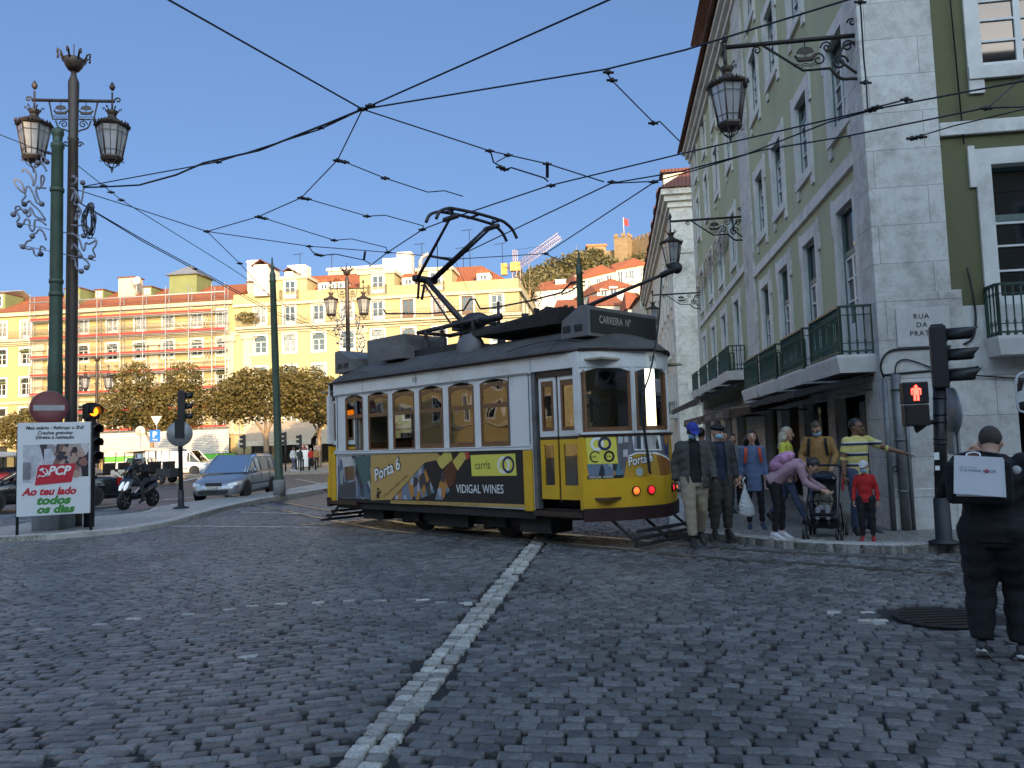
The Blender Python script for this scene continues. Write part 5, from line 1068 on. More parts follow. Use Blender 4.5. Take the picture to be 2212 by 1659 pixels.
# trolley pole with wheel head, rope
mb=MB(); mb.tube([(1.6,0,3.78),(2.5,0,3.93),(4.45,0,4.28)],[.045,.04,.025],7); tp=mb.build('trolley_pole',[m_pant],tram); mb=MB(); mb.tube([(4.3,0,4.25),(4.52,0,4.30)],.05,7); M=M4.Rotation(R(90),4,'X'); mb.lathe([(.02,-.04),(.09,-.05),(.06,0),(.09,.05),(.02,.04)],(4.57,0,4.32),12,M=M); mb.build('trolley_wheel',[m_pant],tp)
mb=MB(); mb.tube([(2.9,0,3.6),(2.9,0,4.0)],.03,6); mb.tube([(2.0,-.3,3.8),(2.0,-.3,3.98),(2.1,-.3,4.02),(2.95,-.05,3.8)],.03,6); mb.build('pole_rest',[m_pant],tram)
mb=MB(); mb.tube(spline([(4.3,0,4.22),(4.27,-.12,3.4),(4.22,-.32,2.7),(4.14,-.40,2.36),(4.12,-.40,1.8),(4.16,-.36,1.3),(4.15,-.36,1.16),(4.14,-.33,1.28)],6),.014,5); mb.tube(spline([(4.13,-.41,2.4),(4.13,-.44,2.0),(4.14,-.40,1.6),(4.17,-.39,1.2),(4.17,-.36,1.14)],5),.022,5); mb.build('trolley_rope',[m_cable],tram)
# ---- underframe, truck, wheels, fenders
mb=MB()
mb.bb((-3.3,-1.12,.42),(2.45,1.12,.578)); mb.bb((2.45,-1.0,.44),(3.6,1.0,.60)); mb.bb((-3.6,-1.0,.44),(-3.3,1.0,.60)); mb.bb((-1.9,-.72,.22),(1.9,-.60,.42)); mb.bb((-1.9,.60,.22),(1.9,.72,.42)); mb.bb((1.9,-.95,.18),(2.6,-.4,.44)); mb.bb((-.6,-.85,.16),(.5,-.70,.42)); mb.bb((-2.7,-.9,.2),(-2.0,-.5,.42)); mb.bb((-3.5,-.8,.62),(3.5,.8,.76))
for x in (-1.2,1.2): mb.bb((x-.22,-.80,.20),(x+.22,-.60,.50)); mb.bb((x-.5,-.66,.14),(x-.3,.66,.3)); mb.bb((x+.3,-.66,.14),(x+.5,.66,.3))
mb.build('underframe',[m_tund],tram,.015)
for x in (-1.2,1.2):
    for s in (-1,1):
        M=M4.Rotation(R(90),4,'X'); mb=MB(); mb.lathe([(.05,-.05),(.36,-.05),(.385,-.03),(.36,.05),(.12,.06),(.05,.03)],(x,s*.47,.365),20,M=M); mb.build('wheel',[m_tund],tram)
mb=MB(); mb.bb((2.47,-1.16,.30),(3.5,-1.02,.34)); mb.bb((2.47,1.02,.30),(3.5,1.16,.34)); mb.build('step_board',[m_tund],tram) if 0 else None
for e in (1,-1):
    mb=MB()
    for k,z in enumerate((.10,.19,.28)): mb.bar((e*(4.15+.05*(2-k)),-.95+.1*k,z),(e*(4.15+.05*(2-k)),.95-.1*k,z),.035,.05)
    for y in (-.8,0,.8): mb.bar((e*3.7,y,.46),(e*4.22,y,.09),.04,.03)
    mb.build('lifeguard',[m_tund],tram)
mb=MB(); mb.bb((3.2,-1.15,.34),(2.6,-1.05,.40)); 
# ---- lamps
def lampd(y,c,em,name='tail_lamp'):
    f=FOOT; i=min(range(len(f)-1),key=lambda i:abs((f[i][1]+f[i+1][1])/2-y)); a=V3((*f[i],0));b=V3((*f[i+1],0)); t=(y-a.y)/(b.y-a.y); p=a.lerp(b,t); tt=(b-a).normalized(); n=V3((tt.y,-tt.x,0)); p=p+n*.055; p.z=.88
    M=n.to_track_quat('Z','Y').to_matrix().to_4x4(); mb=MB(); mb.lathe([(.072,0),(.072,.03),(.06,.035),(.06,.02),(0,.02)],p,16,M=M); o=mb.build(name,[m_black],tram)
    mb=MB(); mb.lathe([(.058,.021),(.044,.032),(0,.036)],p,14,M=M); mb.build('lens',[mat(c,(.9,.16,.02) if c=='amber_lens' else (.8,.012,.02),.3,emit=em)],o)
lampd(-.52,'amber_lens',.55); lampd(-.27,'red_lens',.6); lampd(.30,'red_lens',.6); lampd(.55,'amber_lens',.55)
# ---- interior
mb=MB(); mb.bb((-3.9,-1.1,.76),(3.9,1.1,.80),0); mb.bb((-3.9,-1.12,2.90),(3.9,1.12,2.93),1)
for x in (-2.46,2.46):
    for s in (-1,1): mb.bb((x-.02,s*.42,.80),(x+.02,s*1.13,2.9),1)
    mb.bb((x-.02,-.42,2.55),(x+.02,.42,2.9),1)
mb.build('saloon',[m_tseat,m_tin],tram)
for i,x in enumerate((-2.1,-1.4,-.7,0.,.7,1.4,2.05)):
    for s in (-1,1):
        mb=MB(); mb.bb((x-.02,s*.35,1.2),(x+.24,s*1.1,1.26)); mb.bb((x-.05,s*.35,1.2),(x-.01,s*1.1,1.78)); mb.bb((x,s*.4,.8),(x+.1,s*.45,1.2)); mb.build('bench',[m_tseat],tram)
for x in (-2.3,-1.65,-.2,1.3):
    mb=MB(); mb.tube([(x,.3,.8),(x,.3,2.9)],.02,6); mb.build('grab_pole',[mat('brass_pole',(.30,.22,.10),.35,metal=.8)],tram)
mb=MB(); mb.bb((3.55,-.5,.8),(3.85,.1,1.75)); mb.lathe([(.02,0),(.14,.01),(.14,.04),(.02,.05)],(3.7,-.2,1.75),12); mb.build('controller',[m_tund],tram)
mb=MB(); mb.bb((3.45,-.9,1.95),(3.52,-.45,2.35)); mb.build('cab_box',[m_tund],tram)
mb=MB(); mb.bb((2.50,.98,.82),(3.17,1.04,2.74)); mb.bb((3.33,.98,.82),(3.62,1.02,2.74)); mb.build('cab_partition',[m_tseat],tram)
# ---- advertising on the near side (vinyl sheets a few mm proud of the panel)
def padv(poly,m,z=.004,th=.002):
    mb=MB(); pts=[sp(*q) if abs(q[0])>9 else q for q in poly]; ar=sum(pts[i][0]*pts[(i+1)%len(pts)][1]-pts[(i+1)%len(pts)][0]*pts[i][1] for i in range(len(pts)))
    if ar<0: pts=pts[::-1]
    mb.slab(pts,(0,-HW-z,0),(1,0,0),(0,0,1),th); return mb.build('advert_sheet',[m],adv)
adv=thing('side_advert',None,None); adv.parent=tram
padv([(195,875),(1590,820),(1606,1268),(195,1218)],m_black,.002,.001)
padv([(197,878),(444,868),(446,1200),(199,1190)],m_art1); padv([(444,868),(945,848),(985,895),(850,925),(600,1203),(446,1208)],m_tan,.004)
padv([(246,960),(262,945),(322,950),(326,1040),(300,1060),(246,1050)],mat('advert_orange',(.52,.22,.03),.4)); padv([(330,905),(345,880),(440,876),(436,1060),(380,1085)],mat('advert_teal',(.06,.13,.12),.4),.0055)
padv([(205,1100),(330,1060),(335,1190),(207,1188)],mat('advert_slate',(.06,.065,.075),.4),.0055); padv([(222,880),(300,878),(318,945),(240,960)],mat('advert_pale',(.50,.50,.48),.4),.0055)
padv([(595,1206),(1606,1240),(1607,1266),(595,1232)],m_tan,.0055)
m_lab=mat('bottle_neck_label',(.58,.46,.10),.4,var=.1,scale=20)
padv([(940,905),(1000,846),(1050,850),(1062,900),(985,972),(968,960)],m_lab,.0055); padv([(850,925),(940,905),(985,972),(962,1130),(930,1160),(870,960)],m_black,.005); padv([(690,1112),(842,940),(928,1150),(800,1205),(610,1200)],m_art2,.0055)
padv([(1062,915),(1118,848),(1165,845),(1172,880),(1100,985)],m_lab,.0055); padv([(1150,843),(1183,845),(1190,880),(1170,908)],mat('capsule_red',(.45,.05,.03),.4),.006); padv([(1035,930),(1062,915),(1098,985),(1070,1090),(1030,1120),(985,1000)],mat('bottle_brown',(.10,.035,.02),.25),.005); padv([(985,995),(1040,1138),(985,1205),(930,1203)],m_art2,.0055)
padv([(1197,868),(1533,856),(1545,1022),(1207,1026)],m_carris,.005)
def ptext(s,a,b,hc,m,bold=0,z=.008,shear=0.,sx=1.,align='L'):
    A=sp(*a);B=sp(*b); xa=V3((B[0]-A[0],0,B[1]-A[1])).normalized(); ya=V3((-xa.z,0,xa.x)); mb=MB(); put_text(mb,s,(A[0],-HW-z,A[1]),xa,ya,hc,bold=bold,shear=shear,sx=sx,align=align,lift=0); return mb.build('lettering',[m],adv)
ptext('Porta 6',(482,1062),(700,955),.235,m_black,.075,.0075,.15,.90); ptext('Porta 6',(482,1062),(700,955),.235,m_wprint,.02,.009,.15,.90)
ptext('Cheira bem, cheira a Lisboa...',(545,1192),(895,870),.062,m_tbr,.0,.008,.3,.93)
ptext('carris',(1232,975),(1390,968),.155,m_black,.0,.008,0,.82); ptext('VIDIGAL WINES',(1090,1152),(1555,1158),.155,m_wprint,.005,.008,0,.80)
ptext('VIDIGAL WINES  •  '*7,(600,1225),(1600,1262),.045,m_tbr,.0,.0075,0,.69)
ptext('551',(763,316),(803,312),.085,m_black,.004,.016,0,.9)
def pring(c,r0,r1,m,z):
    A=sp(*c); mb=MB(); n=24; o=circ(n,r1,*A); i_=circ(n,r0,*A); mb.add([(x,-HW-z,y) for x,y in o]+[(x,-HW-z,y) for x,y in i_],[(k,(k+1)%n,n+(k+1)%n,n+k) for k in range(n)]); mb.build('ring_logo',[m],adv)
pring((1446,942),.10,.145,m_wprint,.008); pring((1482,940),.10,.145,m_navy,.0085)
mb=MB(); a=sp(503,1190); mb.tube([(a[0],-HW-.008,a[1]),(a[0],-HW-.008,a[1]+.13)],.03,5); mb.ball((a[0],-HW-.008,a[1]+.17),.028,6,5); mb.tube([(a[0]-.05,-HW-.008,a[1]+.05),(a[0]+.09,-HW-.008,a[1]+.13)],.02,5); mb.X=None; mb.build('guitarist_figure',[m_tbr],adv)
# ---- front end decoration, wrapped round the bow
fl=[0]; 
for i in range(len(FOOT)-1): fl.append(fl[-1]+math.dist(FOOT[i],FOOT[i+1]))
def fp(s,z,d):
    s=s+fl[-1]/2; i=max(0,min(len(fl)-2,next((k-1 for k in range(1,len(fl)) if fl[k]>=s),len(fl)-2))); t=(s-fl[i])/(fl[i+1]-fl[i]); f=foot(d); a,b=f[i],f[i+1]; return (a[0]+(b[0]-a[0])*t,a[1]+(b[1]-a[1])*t,z)
fad=thing('front_advert',None,None); fad.parent=tram
def cf(cx,cy):                                # photo detail -> arc position, height
    return float(np.interp(cx,(505,560,620,675,740,800,880,960,1035),(-1.30,-1.13,-.96,-.81,-.64,-.48,-.20,.12,.47))),1.74-(cy-932)*.00209*float(np.interp(cx,(505,1035),(1.0,1.03)))
def fpoly(poly,m,d=.006):
    pts=[cf(*q) for q in poly]; out=[]
    for i in range(len(pts)):
        a,b=pts[i],pts[(i+1)%len(pts)]
        for k in range(6): out.append((a[0]+(b[0]-a[0])*k/6,a[1]+(b[1]-a[1])*k/6))
    # horizontal slices keep the sheet on the curve
    ss=sorted({p[0] for p in out}); mb=MB(); cols_=[]
    for s_ in np.linspace(ss[0],ss[-1],22):
        zz=[]
        for i in range(len(pts)):
            a,b=pts[i],pts[(i+1)%len(pts)]
            if (a[0]-s_)*(b[0]-s_)<=0 and abs(a[0]-b[0])>1e-9: zz.append(a[1]+(b[1]-a[1])*(s_-a[0])/(b[0]-a[0]))
        if zz: cols_.append((s_,min(zz),max(zz)))
    mb.loft([[fp(s_,z0,d),fp(s_,z1,d)] for s_,z0,z1 in cols_],closed=False,caps=False,smooth=False); return mb.build('advert_sheet',[m],fad)
def ftext(t,cx,cy,h,m,bold=0,d=.010,sx=1.,shear=0,rot=0.,base=0):
    vs,fs=text(t,h,bold=bold,sx=sx,shear=shear,align='L'); s0,z0=cf(cx,cy); c,s_=math.cos(rot),math.sin(rot); mb=MB(); mb.add([fp(s0+x*c-y*s_,z0+x*s_+y*c,d+base) for x,y,_ in vs],fs); return mb.build('lettering',[m],fad)
fpoly([(676,934),(1034,934),(1034,1245),(676,1245)],mat('advert_grey',(.15,.15,.17),.4),.004); fpoly([(690,936),(755,936),(735,1170),(690,1180)],mat('advert_mauve',(.13,.12,.14),.4),.006)
fpoly([(505,934),(676,934),(678,1138),(508,1138)],m_carris); fpoly([(507,1140),(690,1140),(708,1222),(508,1222)],m_art2); fpoly([(508,1222),(712,1222),(708,1250),(508,1250)],m_black)
fpoly([(776,940),(800,936),(930,936),(945,1055),(778,1048)],m_wprint,.007); fpoly([(790,945),(826,945),(826,1040),(786,1036)],m_art1,.009); fpoly([(836,945),(915,945),(925,1045),(838,1040)],m_art1,.009)
fpoly([(740,1085),(800,1068),(900,1075),(1024,1135),(1026,1246),(710,1246)],mat('advert_amber',(.48,.27,.03),.4,var=.08,scale=5),.0065); fpoly([(905,1085),(1024,1135),(1026,1246),(925,1246)],mat('advert_rust',(.30,.12,.03),.4),.0075)
fpoly([(735,1090),(800,1060),(900,1065),(1024,1125),(1024,1136),(900,1078),(800,1072),(740,1100)],m_wprint,.0085); fpoly([(966,1000),(1010,985),(1015,1090),(970,1085)],mat('advert_blue',(.05,.07,.16),.4),.007); fpoly([(972,940),(1005,938),(1008,1010),(975,1015)],mat('advert_orange',(.5,.2,.03),.4),.008)
for c,r,h in (((700,965),16,1),((738,960),14,1),((728,1065),16,1)): fpoly([(c[0]-r,c[1]-24),(c[0]+r,c[1]-26),(c[0]+r-4,c[1]+26),(c[0]-r,c[1]+28)],mat('advert_window_grey',(.5,.5,.5),.4),.0085)
ftext('Porta 6',746,1160,.14,m_black,.07,.0105,.80,.12,.14); ftext('Porta 6',746,1160,.14,m_wprint,.02,.012,.80,.12,.14)
ftext('VIDIGAL WINES',514,1243,.040,m_wprint,0,.010,1.0)
def fring(cx,cy,r0,r1,m,d,a0=0,a1=2*math.pi):
    s0,z0=cf(cx,cy); n=24; o=[fp(s0+x,z0+y,d) for x,y in circ(n,r1,a0=a0,a1=a1)]; q=[fp(s0+x,z0+y,d) for x,y in circ(n,r0,a0=a0,a1=a1)]; mb=MB(); k_=n if a1-a0>6.28 else n-1; mb.add(o+q,[(k,(k+1)%n,n+(k+1)%n,n+k) for k in range(k_)]); mb.build('ring_logo',[m],fad)
fring(562,992,.065,.105,m_wprint,.010); fring(604,992,.065,.105,m_navy,.011); fring(550,1085,.07,.088,m_black,.010,.6,5.2); fring(626,1085,.055,.088,m_black,.010)
ftext('apcer',524,1092,.038,m_black,.004,.0115,.9); ftext('IQNet',604,1092,.034,m_black,.004,.0115,.8)
s0,z0=cf(812,1205); mb=MB(); mb.add([fp(s0+x,z0+y,.0125) for x,y in circ(20,.068)],[tuple(range(20))]); mb.build('round_print',[mat('advert_pale_green',(.42,.50,.45),.4)],fad)
ftext('551',892,392,.085,m_black,.004,.008,.9,base=0)
# ================================================================ PEOPLE
def remesh(mb,vox,it=3,wr=0.,wf=18.):
    me=mb.mesh('tmp',[]); o=bpy.data.objects.new('tmp',me); COL.objects.link(o)
    r=o.modifiers.new('r','REMESH'); r.mode='VOXEL'; r.voxel_size=vox
    if it: q=o.modifiers.new('s','SMOOTH'); q.factor=.5; q.iterations=it
    e=o.evaluated_get(bpy.context.evaluated_depsgraph_get()); m=e.to_mesh()
    n=len(m.vertices); co=np.empty(n*3); m.vertices.foreach_get('co',co); co=co.reshape(-1,3)
    if wr:
        no=np.empty(n*3); m.vertices.foreach_get('normal',no); no=no.reshape(-1,3); x,y,z=co.T
        co=co+no*(wr*(np.sin(x*wf+z*wf*1.7+2*np.sin(y*wf))*np.sin(z*wf*1.1-x*wf*.6)+.5*np.sin(z*wf*2.7+y*wf*2)))[:,None]
    f=[tuple(p.vertices) for p in m.polygons]; e.to_mesh_clear(); bpy.data.objects.remove(o); bpy.data.meshes.remove(me); return co.tolist(),f
def cloth(name,col,rough=.85,var=.14): return mat('cloth_'+name,col,rough,var=var,scale=9,bump=.25,bscale=45)
m_skin=mat('skin_light',(.50,.29,.20),.5,var=.06,scale=8); m_skinb=mat('skin_brown',(.22,.11,.065),.5,var=.06,scale=8); m_skind=mat('skin_dark',(.055,.03,.02),.5,var=.08,scale=8); m_eye=mat('eye_and_mouth',(.05,.025,.02),.4)
m_mask=mat('surgical_mask',(.30,.52,.66),.8,var=.05); m_hairk=mat('hair_black',(.012,.010,.009),.5,var=.3,scale=40,stretch=(1,1,.2)); m_hairb=mat('hair_brown',(.06,.04,.025),.55,var=.3,scale=40,stretch=(1,1,.2)); m_hairg=mat('hair_blond_grey',(.42,.36,.27),.55,var=.35,scale=40,stretch=(1,1,.2)); m_bald=mat('cropped_dark_hair',(.045,.035,.03),.8,var=.3,scale=90)
J0=dict(pe=(0,0,.94),ch=(0,.005,1.27),ne=(0,.01,1.475),hd=(0,-.025,1.625),sR=(-.172,.012,1.415),sL=(.172,.012,1.415),eR=(-.235,.03,1.14),eL=(.235,.03,1.14),wR=(-.25,-.05,.885),wL=(.25,-.05,.885),
  hR=(-.095,0,.92),hL=(.095,0,.92),kR=(-.105,-.02,.50),kL=(.105,-.02,.50),aR=(-.11,.02,.085),aL=(.11,.02,.085),tR=(-.13,-.17,.03),tL=(.13,-.17,.03))
def ell(c,sx,sy,ax,ay,n=14): return [V3(c)+ax*(sx*math.cos(2*math.pi*i/n))+ay*(sy*math.sin(2*math.pi*i/n)) for i in range(n)]
def hand(mb,w,d,pn,k,curl=.5,point=False,mi=0):
    """palm and five fingers beyond wrist w along d, pn = direction the palm faces, k = size, thumb towards pn x d"""
    d=V3(d).normalized(); pn=(V3(pn)-d*V3(pn).dot(d)).normalized(); s=d.cross(pn)
    c=V3(w)+d*.045*k; mb.ball(c,(.038*k,.018*k,.052*k),8,6,M=M4((s,pn,d)).transposed().to_4x4())
    for i in range(4):
        L=(.068,.078,.073,.056)[i]*k; b=V3(w)+d*.085*k+s*(.028-.0185*i)*k; cu=curl+.12*i; 
        if point and i<2: cu=.06
        p=[b]; a=0
        for q in range(3): a+=cu*(.6 if q==0 else .9); p.append(p[-1]+(d*math.cos(a)+pn*math.sin(a))*L*(.42,.33,.25)[q])
        mb.tube(p,[.0092*k,.0088*k,.0078*k,.006*k],6)
    b=V3(w)+d*.03*k+s*.03*k+pn*.006*k; mb.tube([b,b+(s*.6+d*.7+pn*.35).normalized()*.035*k,b+(s*.45+d*.85+pn*.6).normalized()*.066*k],[.012*k,.0105*k,.007*k],6)
def person(label,pos,rz=0.,H=1.75,skin=None,J={},top=None,topk='long',toplen=.0,legs=None,legr=1.,shoe=None,sole=None,hair='short',hm=None,look=(0,-1,0),mask=False,cap=None,brim=True,glasses=False,handm={},bw=1.,coat=None,scarf=None,name='person',group=None,vox=.015,wrk=.004,over=None):
    K_=H/1.76; j={a:V3(J.get(a,J0[a]))*K_ for a in J0}; skin=skin or m_skin
    t=thing(name,label,'person',pos,rz,group)
    ax=(j['sL']-j['sR']).normalized(); hx_=(j['hL']-j['hR']).normalized()
    def torso(mb,g,z0=0.,sh=1.):
        sp_=[(j['pe']-(j['ch']-j['pe'])*(.22+z0),.165,.115),(j['pe'],.168,.118),(j['pe'].lerp(j['ch'],.4),.150,.105),(j['ch'],.172,.118),(j['ch'].lerp(j['ne'],.62),.175*sh,.105),(j['ne'],.085,.07)]
        rings=[]
        for i,(c,a,b) in enumerate(sp_):
            A=sp_[max(i-1,0)][0];B=sp_[min(i+1,len(sp_)-1)][0]; up=(B-A).normalized(); x=(hx_.lerp(ax,i/5)); x=(x-up*x.dot(up)).normalized(); y=up.cross(x); rings.append(ell(c,(a*bw+g)*K_,(b*bw+g)*K_,x,y))
        mb.loft(rings)
    def arm(mb,s,g,cut=1.,taper=1.):
        a,b,c=j['s'+s],j['e'+s],j['w'+s]
        if cut<.5: e=a.lerp(b,cut*2); mb.tube([a,a.lerp(e,.5),e],[(.060+g)*K_,(.055+g)*K_,(.056+g*1.6)*K_],10)
        else: mb.tube([a,a.lerp(b,.5),b,b.lerp(c,.35),b.lerp(c,cut)],[(.060+g)*K_,(.052+g)*K_,(.044+g)*K_,(.042+g)*K_,(.030+g*taper)*K_],10)
        mb.ball(a,(.056+g)*K_,10,7); mb.ball(b,(.044+g)*K_,8,6)
    def leg(mb,s,g,r=1.,cut=1.):
        a,b,c=j['h'+s],j['k'+s],j['a'+s]
        mb.tube([a+V3((0,0,.02*K_)),a.lerp(b,.45),b,b.lerp(c,.35),b.lerp(c,cut)],[(.088*r+g)*K_,(.074*r+g)*K_,(.056*r+g)*K_,(.054*r+g)*K_,(.040*r+g)*K_],12); mb.ball(b,(.055*r+g)*K_,10,7); mb.ball(a,(.09*r+g)*K_,10,7)
    fw=V3(look).normalized(); sd=fw.cross(V3((0,0,1))); sd=sd.normalized() if sd.length>1e-3 else V3((1,0,0)); up=sd.cross(fw); HM=M4((-sd,-fw,up)).transposed().to_4x4(); h=j['hd']; hp=lambda x,y,z: h+HM@V3((x*K_,y*K_,z*K_))
    hs=1.0 if H>1.4 else 1.0+.55*(1.4-H)
    B=lambda mb,c,r: mb.ball(hp(*[q*hs for q in c]),tuple(q*K_*hs for q in r),12,9,M=HM)
    mb=MB(); B(mb,(0,.012,.025),(.076,.097,.100)); B(mb,(0,-.022,-.05),(.056,.066,.062)); B(mb,(0,-.012,-.01),(.070,.082,.085)); B(mb,(0,-.105,-.022),(.013,.022,.018)); B(mb,(0,-.098,0),(.010,.014,.03)); B(mb,(-.077,.012,-.01),(.012,.02,.032)); B(mb,(.077,.012,-.01),(.012,.02,.032)); B(mb,(0,-.075,-.095),(.022,.02,.018))
    mb.tube([j['ne']-V3((0,0,.05*K_)),j['ne'].lerp(h,.45),hp(0,.02,-.04)],[.062*K_,.054*K_,.056*K_],10)
    torso(mb,-.012); 
    for s in 'RL': arm(mb,s,-.004 if topk=='long' else 0); leg(mb,s,-.008)
    v,f=remesh(mb,vox*.9,3); mb=MB(); mb.add(v,f,True,0)
    for s in 'RL':
        d=j['w'+s]-j['e'+s]; hm_=handm.get(s,{}); hand(mb,j['w'+s],hm_.get('d',d),hm_.get('pn',(1,0,.1) if s=='R' else (-1,0,.1)),K_,hm_.get('curl',.45),hm_.get('point',False))
    for x in (-.03,.03):
        B(mb,(x,-.083,.008),(.013,.012,.007)); mb.m[-70:]=[1]*70; B(mb,(x,-.088,.032),(.018,.008,.005)); mb.m[-70:]=[1]*70
    if not mask: B(mb,(0,-.083,-.062),(.022,.008,.005))
    if not mask: mb.m[-100:]=[1]*100
    body=mb.build('body',[skin,m_eye],t)
    def add(nm,build,m,v_=None,wr=wrk):
        mb=MB(); build(mb); v,f=remesh(mb,v_ or vox,2,wr); mb=MB(); mb.add(v,f,True); return mb.build(nm,[m] if not isinstance(m,(list,tuple)) else m,t)
    if top:
        def bt(mb):
            torso(mb,.012,toplen)
            for s in 'RL': arm(mb,s,.010,1. if topk=='long' else (.34 if topk=='short' else .75))
            mb.tube([j['ne']-V3((0,0,.04*K_)),j['ne']+V3((0,0,.02*K_))],[.075*K_,.062*K_],10)
        add('top',bt,top)
    if coat:
        def bc(mb):
            torso(mb,.034,toplen+.25,1.04)
            for s in 'RL': arm(mb,s,.026,.97,.9)
        mb=MB(); bc(mb); v,f=remesh(mb,vox,2,.007); co=np.array(v); mb=MB()
        # open front: drop the strip over the chest
        inv=hx_; c0=j['ch']; fwd=V3((0,0,1)).cross(ax); keepf=[]
        for q in f:
            m=V3(np.mean([v[i] for i in q],axis=0)); r=m-c0; fx=r.dot(V3((-ax.y,ax.x,0))); 
            if not(abs(r.dot(ax))<.075*K_+.05*max(0,-(r.z)) and r.dot(V3((ax.y,-ax.x,0)))>.03 and m.z<j['ne'].z-.0 and m.z>.0): keepf.append(q)
        mb.add(v,keepf,True); mb.build('jacket',[coat],t)
    if legs:
        def bl(mb):
            torso2=[(j['pe']-V3((0,0,.13*K_)),.15,.11),(j['pe'],.168,.12),(j['pe'].lerp(j['ch'],.25),.155,.11)]
            mb.loft([ell(c,(a*bw+.008)*K_,(b*bw+.008)*K_,hx_,V3((0,0,1)).cross(hx_)) for c,a,b in torso2])
            for s in 'RL': leg(mb,s,.010+.012*(legr-1)*2,legr,.93)
        add('trousers',bl,legs)
    if shoe:
        for s in 'RL':
            a,tp=j['a'+s],j['t'+s]; d=(tp-a); L=d.length; d.normalize(); x=d.cross(V3((0,0,1))).normalized(); up_=x.cross(d); hl=a-d*.07*K_-V3((0,0,.02*K_)); mb=MB()
            zz=min(a.z-.085*K_,tp.z-.03*K_)
            mb.loft([ell(hl+d*q*K_+V3((0,0,hz*K_)),w_*K_,h_*K_,x,up_,12) for q,w_,h_,hz in ((-.005,.022,.03,-.018),(.03,.036,.05,-.002),(.08,.038,.056,.002),(.13,.042,.042,-.012),(.19,.045,.032,-.024),(.24,.036,.022,-.032),(.265,.015,.012,-.036))],mi=0)
            mb.loft([ell(hl+d*q*K_+V3((0,0,-.05*K_)),w_*K_,.014*K_,x,up_,10) for q,w_ in ((-.012,.025),(.03,.040),(.13,.044),(.19,.048),(.24,.040),(.275,.018))],mi=1)
            mb.build('shoe',[shoe,sole or shoe],t)
    def shell(nm,c,r,keep,m,nu=20,nv=14,wob=0.):
        mb0=MB(); mb0.ball((0,0,0),r,nu,nv); mb=MB(); vv=[V3(q)*(1+wob*math.sin(q[0]*90+q[2]*60)*math.sin(q[1]*80)) for q in mb0.v]
        fs=[q for q in mb0.f if keep(sum((V3(vv[i]) for i in q),V3())/len(q))]; mb.add([hp(*[(a+b)*hs for a,b in zip(q,c)]) for q in vv],fs,True); return mb.build(nm,[m],t)
    hm=hm or m_hairk
    if hair=='short': shell('hair',(0,.018,.035),(.083,.102,.104),lambda q:(q.y>-.03 and q.z>-.055) or q.z>.045,hm,wob=.02)
    elif hair=='crop': shell('hair',(0,.016,.03),(.0795,.0995,.101),lambda q:(q.y>-.02 and q.z>-.075) or q.z>.05,hm)
    elif hair in('long','longwavy','bun'):
        shell('hair',(0,.02,.03),(.088,.104,.108),lambda q:(q.y>-.035 and q.z>-.08) or q.z>.055,hm,wob=.03)
        def bh(mb):
            for a in range(9):
                an=R(-100+25*a); x=.075*math.sin(an); y=.03+.075*math.cos(an)*.9; k=.02 if hair=='longwavy' else .008
                if hair=='bun': continue
                pts=[hp(x,y,.03)]+[hp(x*(1.15+.1*i)+k*math.sin(i*2.2+a),y*1.05+.01*i+k*math.cos(i*1.9+a),.03-.06*i) for i in range(1,6)]
                mb.tube(pts,[.03*K_,.036*K_,.036*K_,.034*K_,.028*K_,.014*K_],8)
            if hair=='bun': mb.ball(hp(0,.105,.03),.045*K_,10,8)
        add('hair_length',bh,hm,.012,.004)
    if cap: 
        shell('cap',(0,.01,.045),(.092,.112,.10),lambda q:q.z>-.005,cap)
        if brim:
            mb=MB(); mb.loft([[hp(.07*math.cos(a)*1.05,-.06-.0*k-(.10 if brim is True else .035)*math.sin(a)*k/3-.03,.045-.008*k*math.sin(a)) for a in [math.pi*i/10 for i in range(11)]] for k in range(4)],closed=False,caps=False); mb.build('brim',[cap],t)
    if cap and brim is False:
        mb=MB(); B(mb,(0,0,.075),(.125,.135,.04)); B(mb,(0,-.05,.055),(.07,.075,.018)); mb.build('flat_crown',[cap],t)
    if mask: shell('mask',(0,-.02,-.048),(.070,.088,.056),lambda q:q.y<-.005 and q.z<.04,m_mask)
    if glasses:
        mb=MB(); 
        for x in (-.032,.032): mb.tube([hp(x+.022*math.cos(a),-.097,.008+.016*math.sin(a)) for a in [2*math.pi*i/10 for i in range(11)]],.0028*K_,4)
        mb.tube([hp(-.01,-.1,.01),hp(.01,-.1,.01)],.003,4)
        for x in (-1,1): mb.tube([hp(x*.054,-.092,.012),hp(x*.08,.01,.01)],.003,4)
        mb.build('glasses',[m_black],t)
    if over: over(t,j,K_,torso,arm,hp,ax,hx_,add)
    t['_']=0; del t['_']; return t,j,K_
def at_px(x,y,z=PZ): p=G(x,y,z); return p
def face(p,turn=0.): return math.atan2(-p.x,p.y)+R(turn)     # turned to the camera, then by turn degrees (positive: towards the right of the picture)
k_den=cloth('denim',(.055,.075,.13)); k_blk=cloth('black',(.008,.008,.010)); k_dk=cloth('charcoal',(.035,.036,.036)); k_navy=cloth('navy',(.012,.018,.04)); k_kh=cloth('khaki',(.28,.23,.16)); k_ol=cloth('dark_olive',(.045,.04,.03)); k_par=cloth('grey_parka',(.06,.058,.052))
k_chb=cloth('chambray',(.085,.12,.22)); k_pink=cloth('dusty_pink',(.34,.21,.25)); k_tan=cloth('tan_knit',(.30,.16,.05)); k_red=cloth('bright_red',(.42,.015,.015)); k_yel=cloth('lemon_shirt',(.55,.55,.07)); k_grn=cloth('sage_baby',(.14,.15,.10)); k_wht=cloth('white',(.62,.62,.62)); k_grey=cloth('grey_marl',(.26,.27,.29))
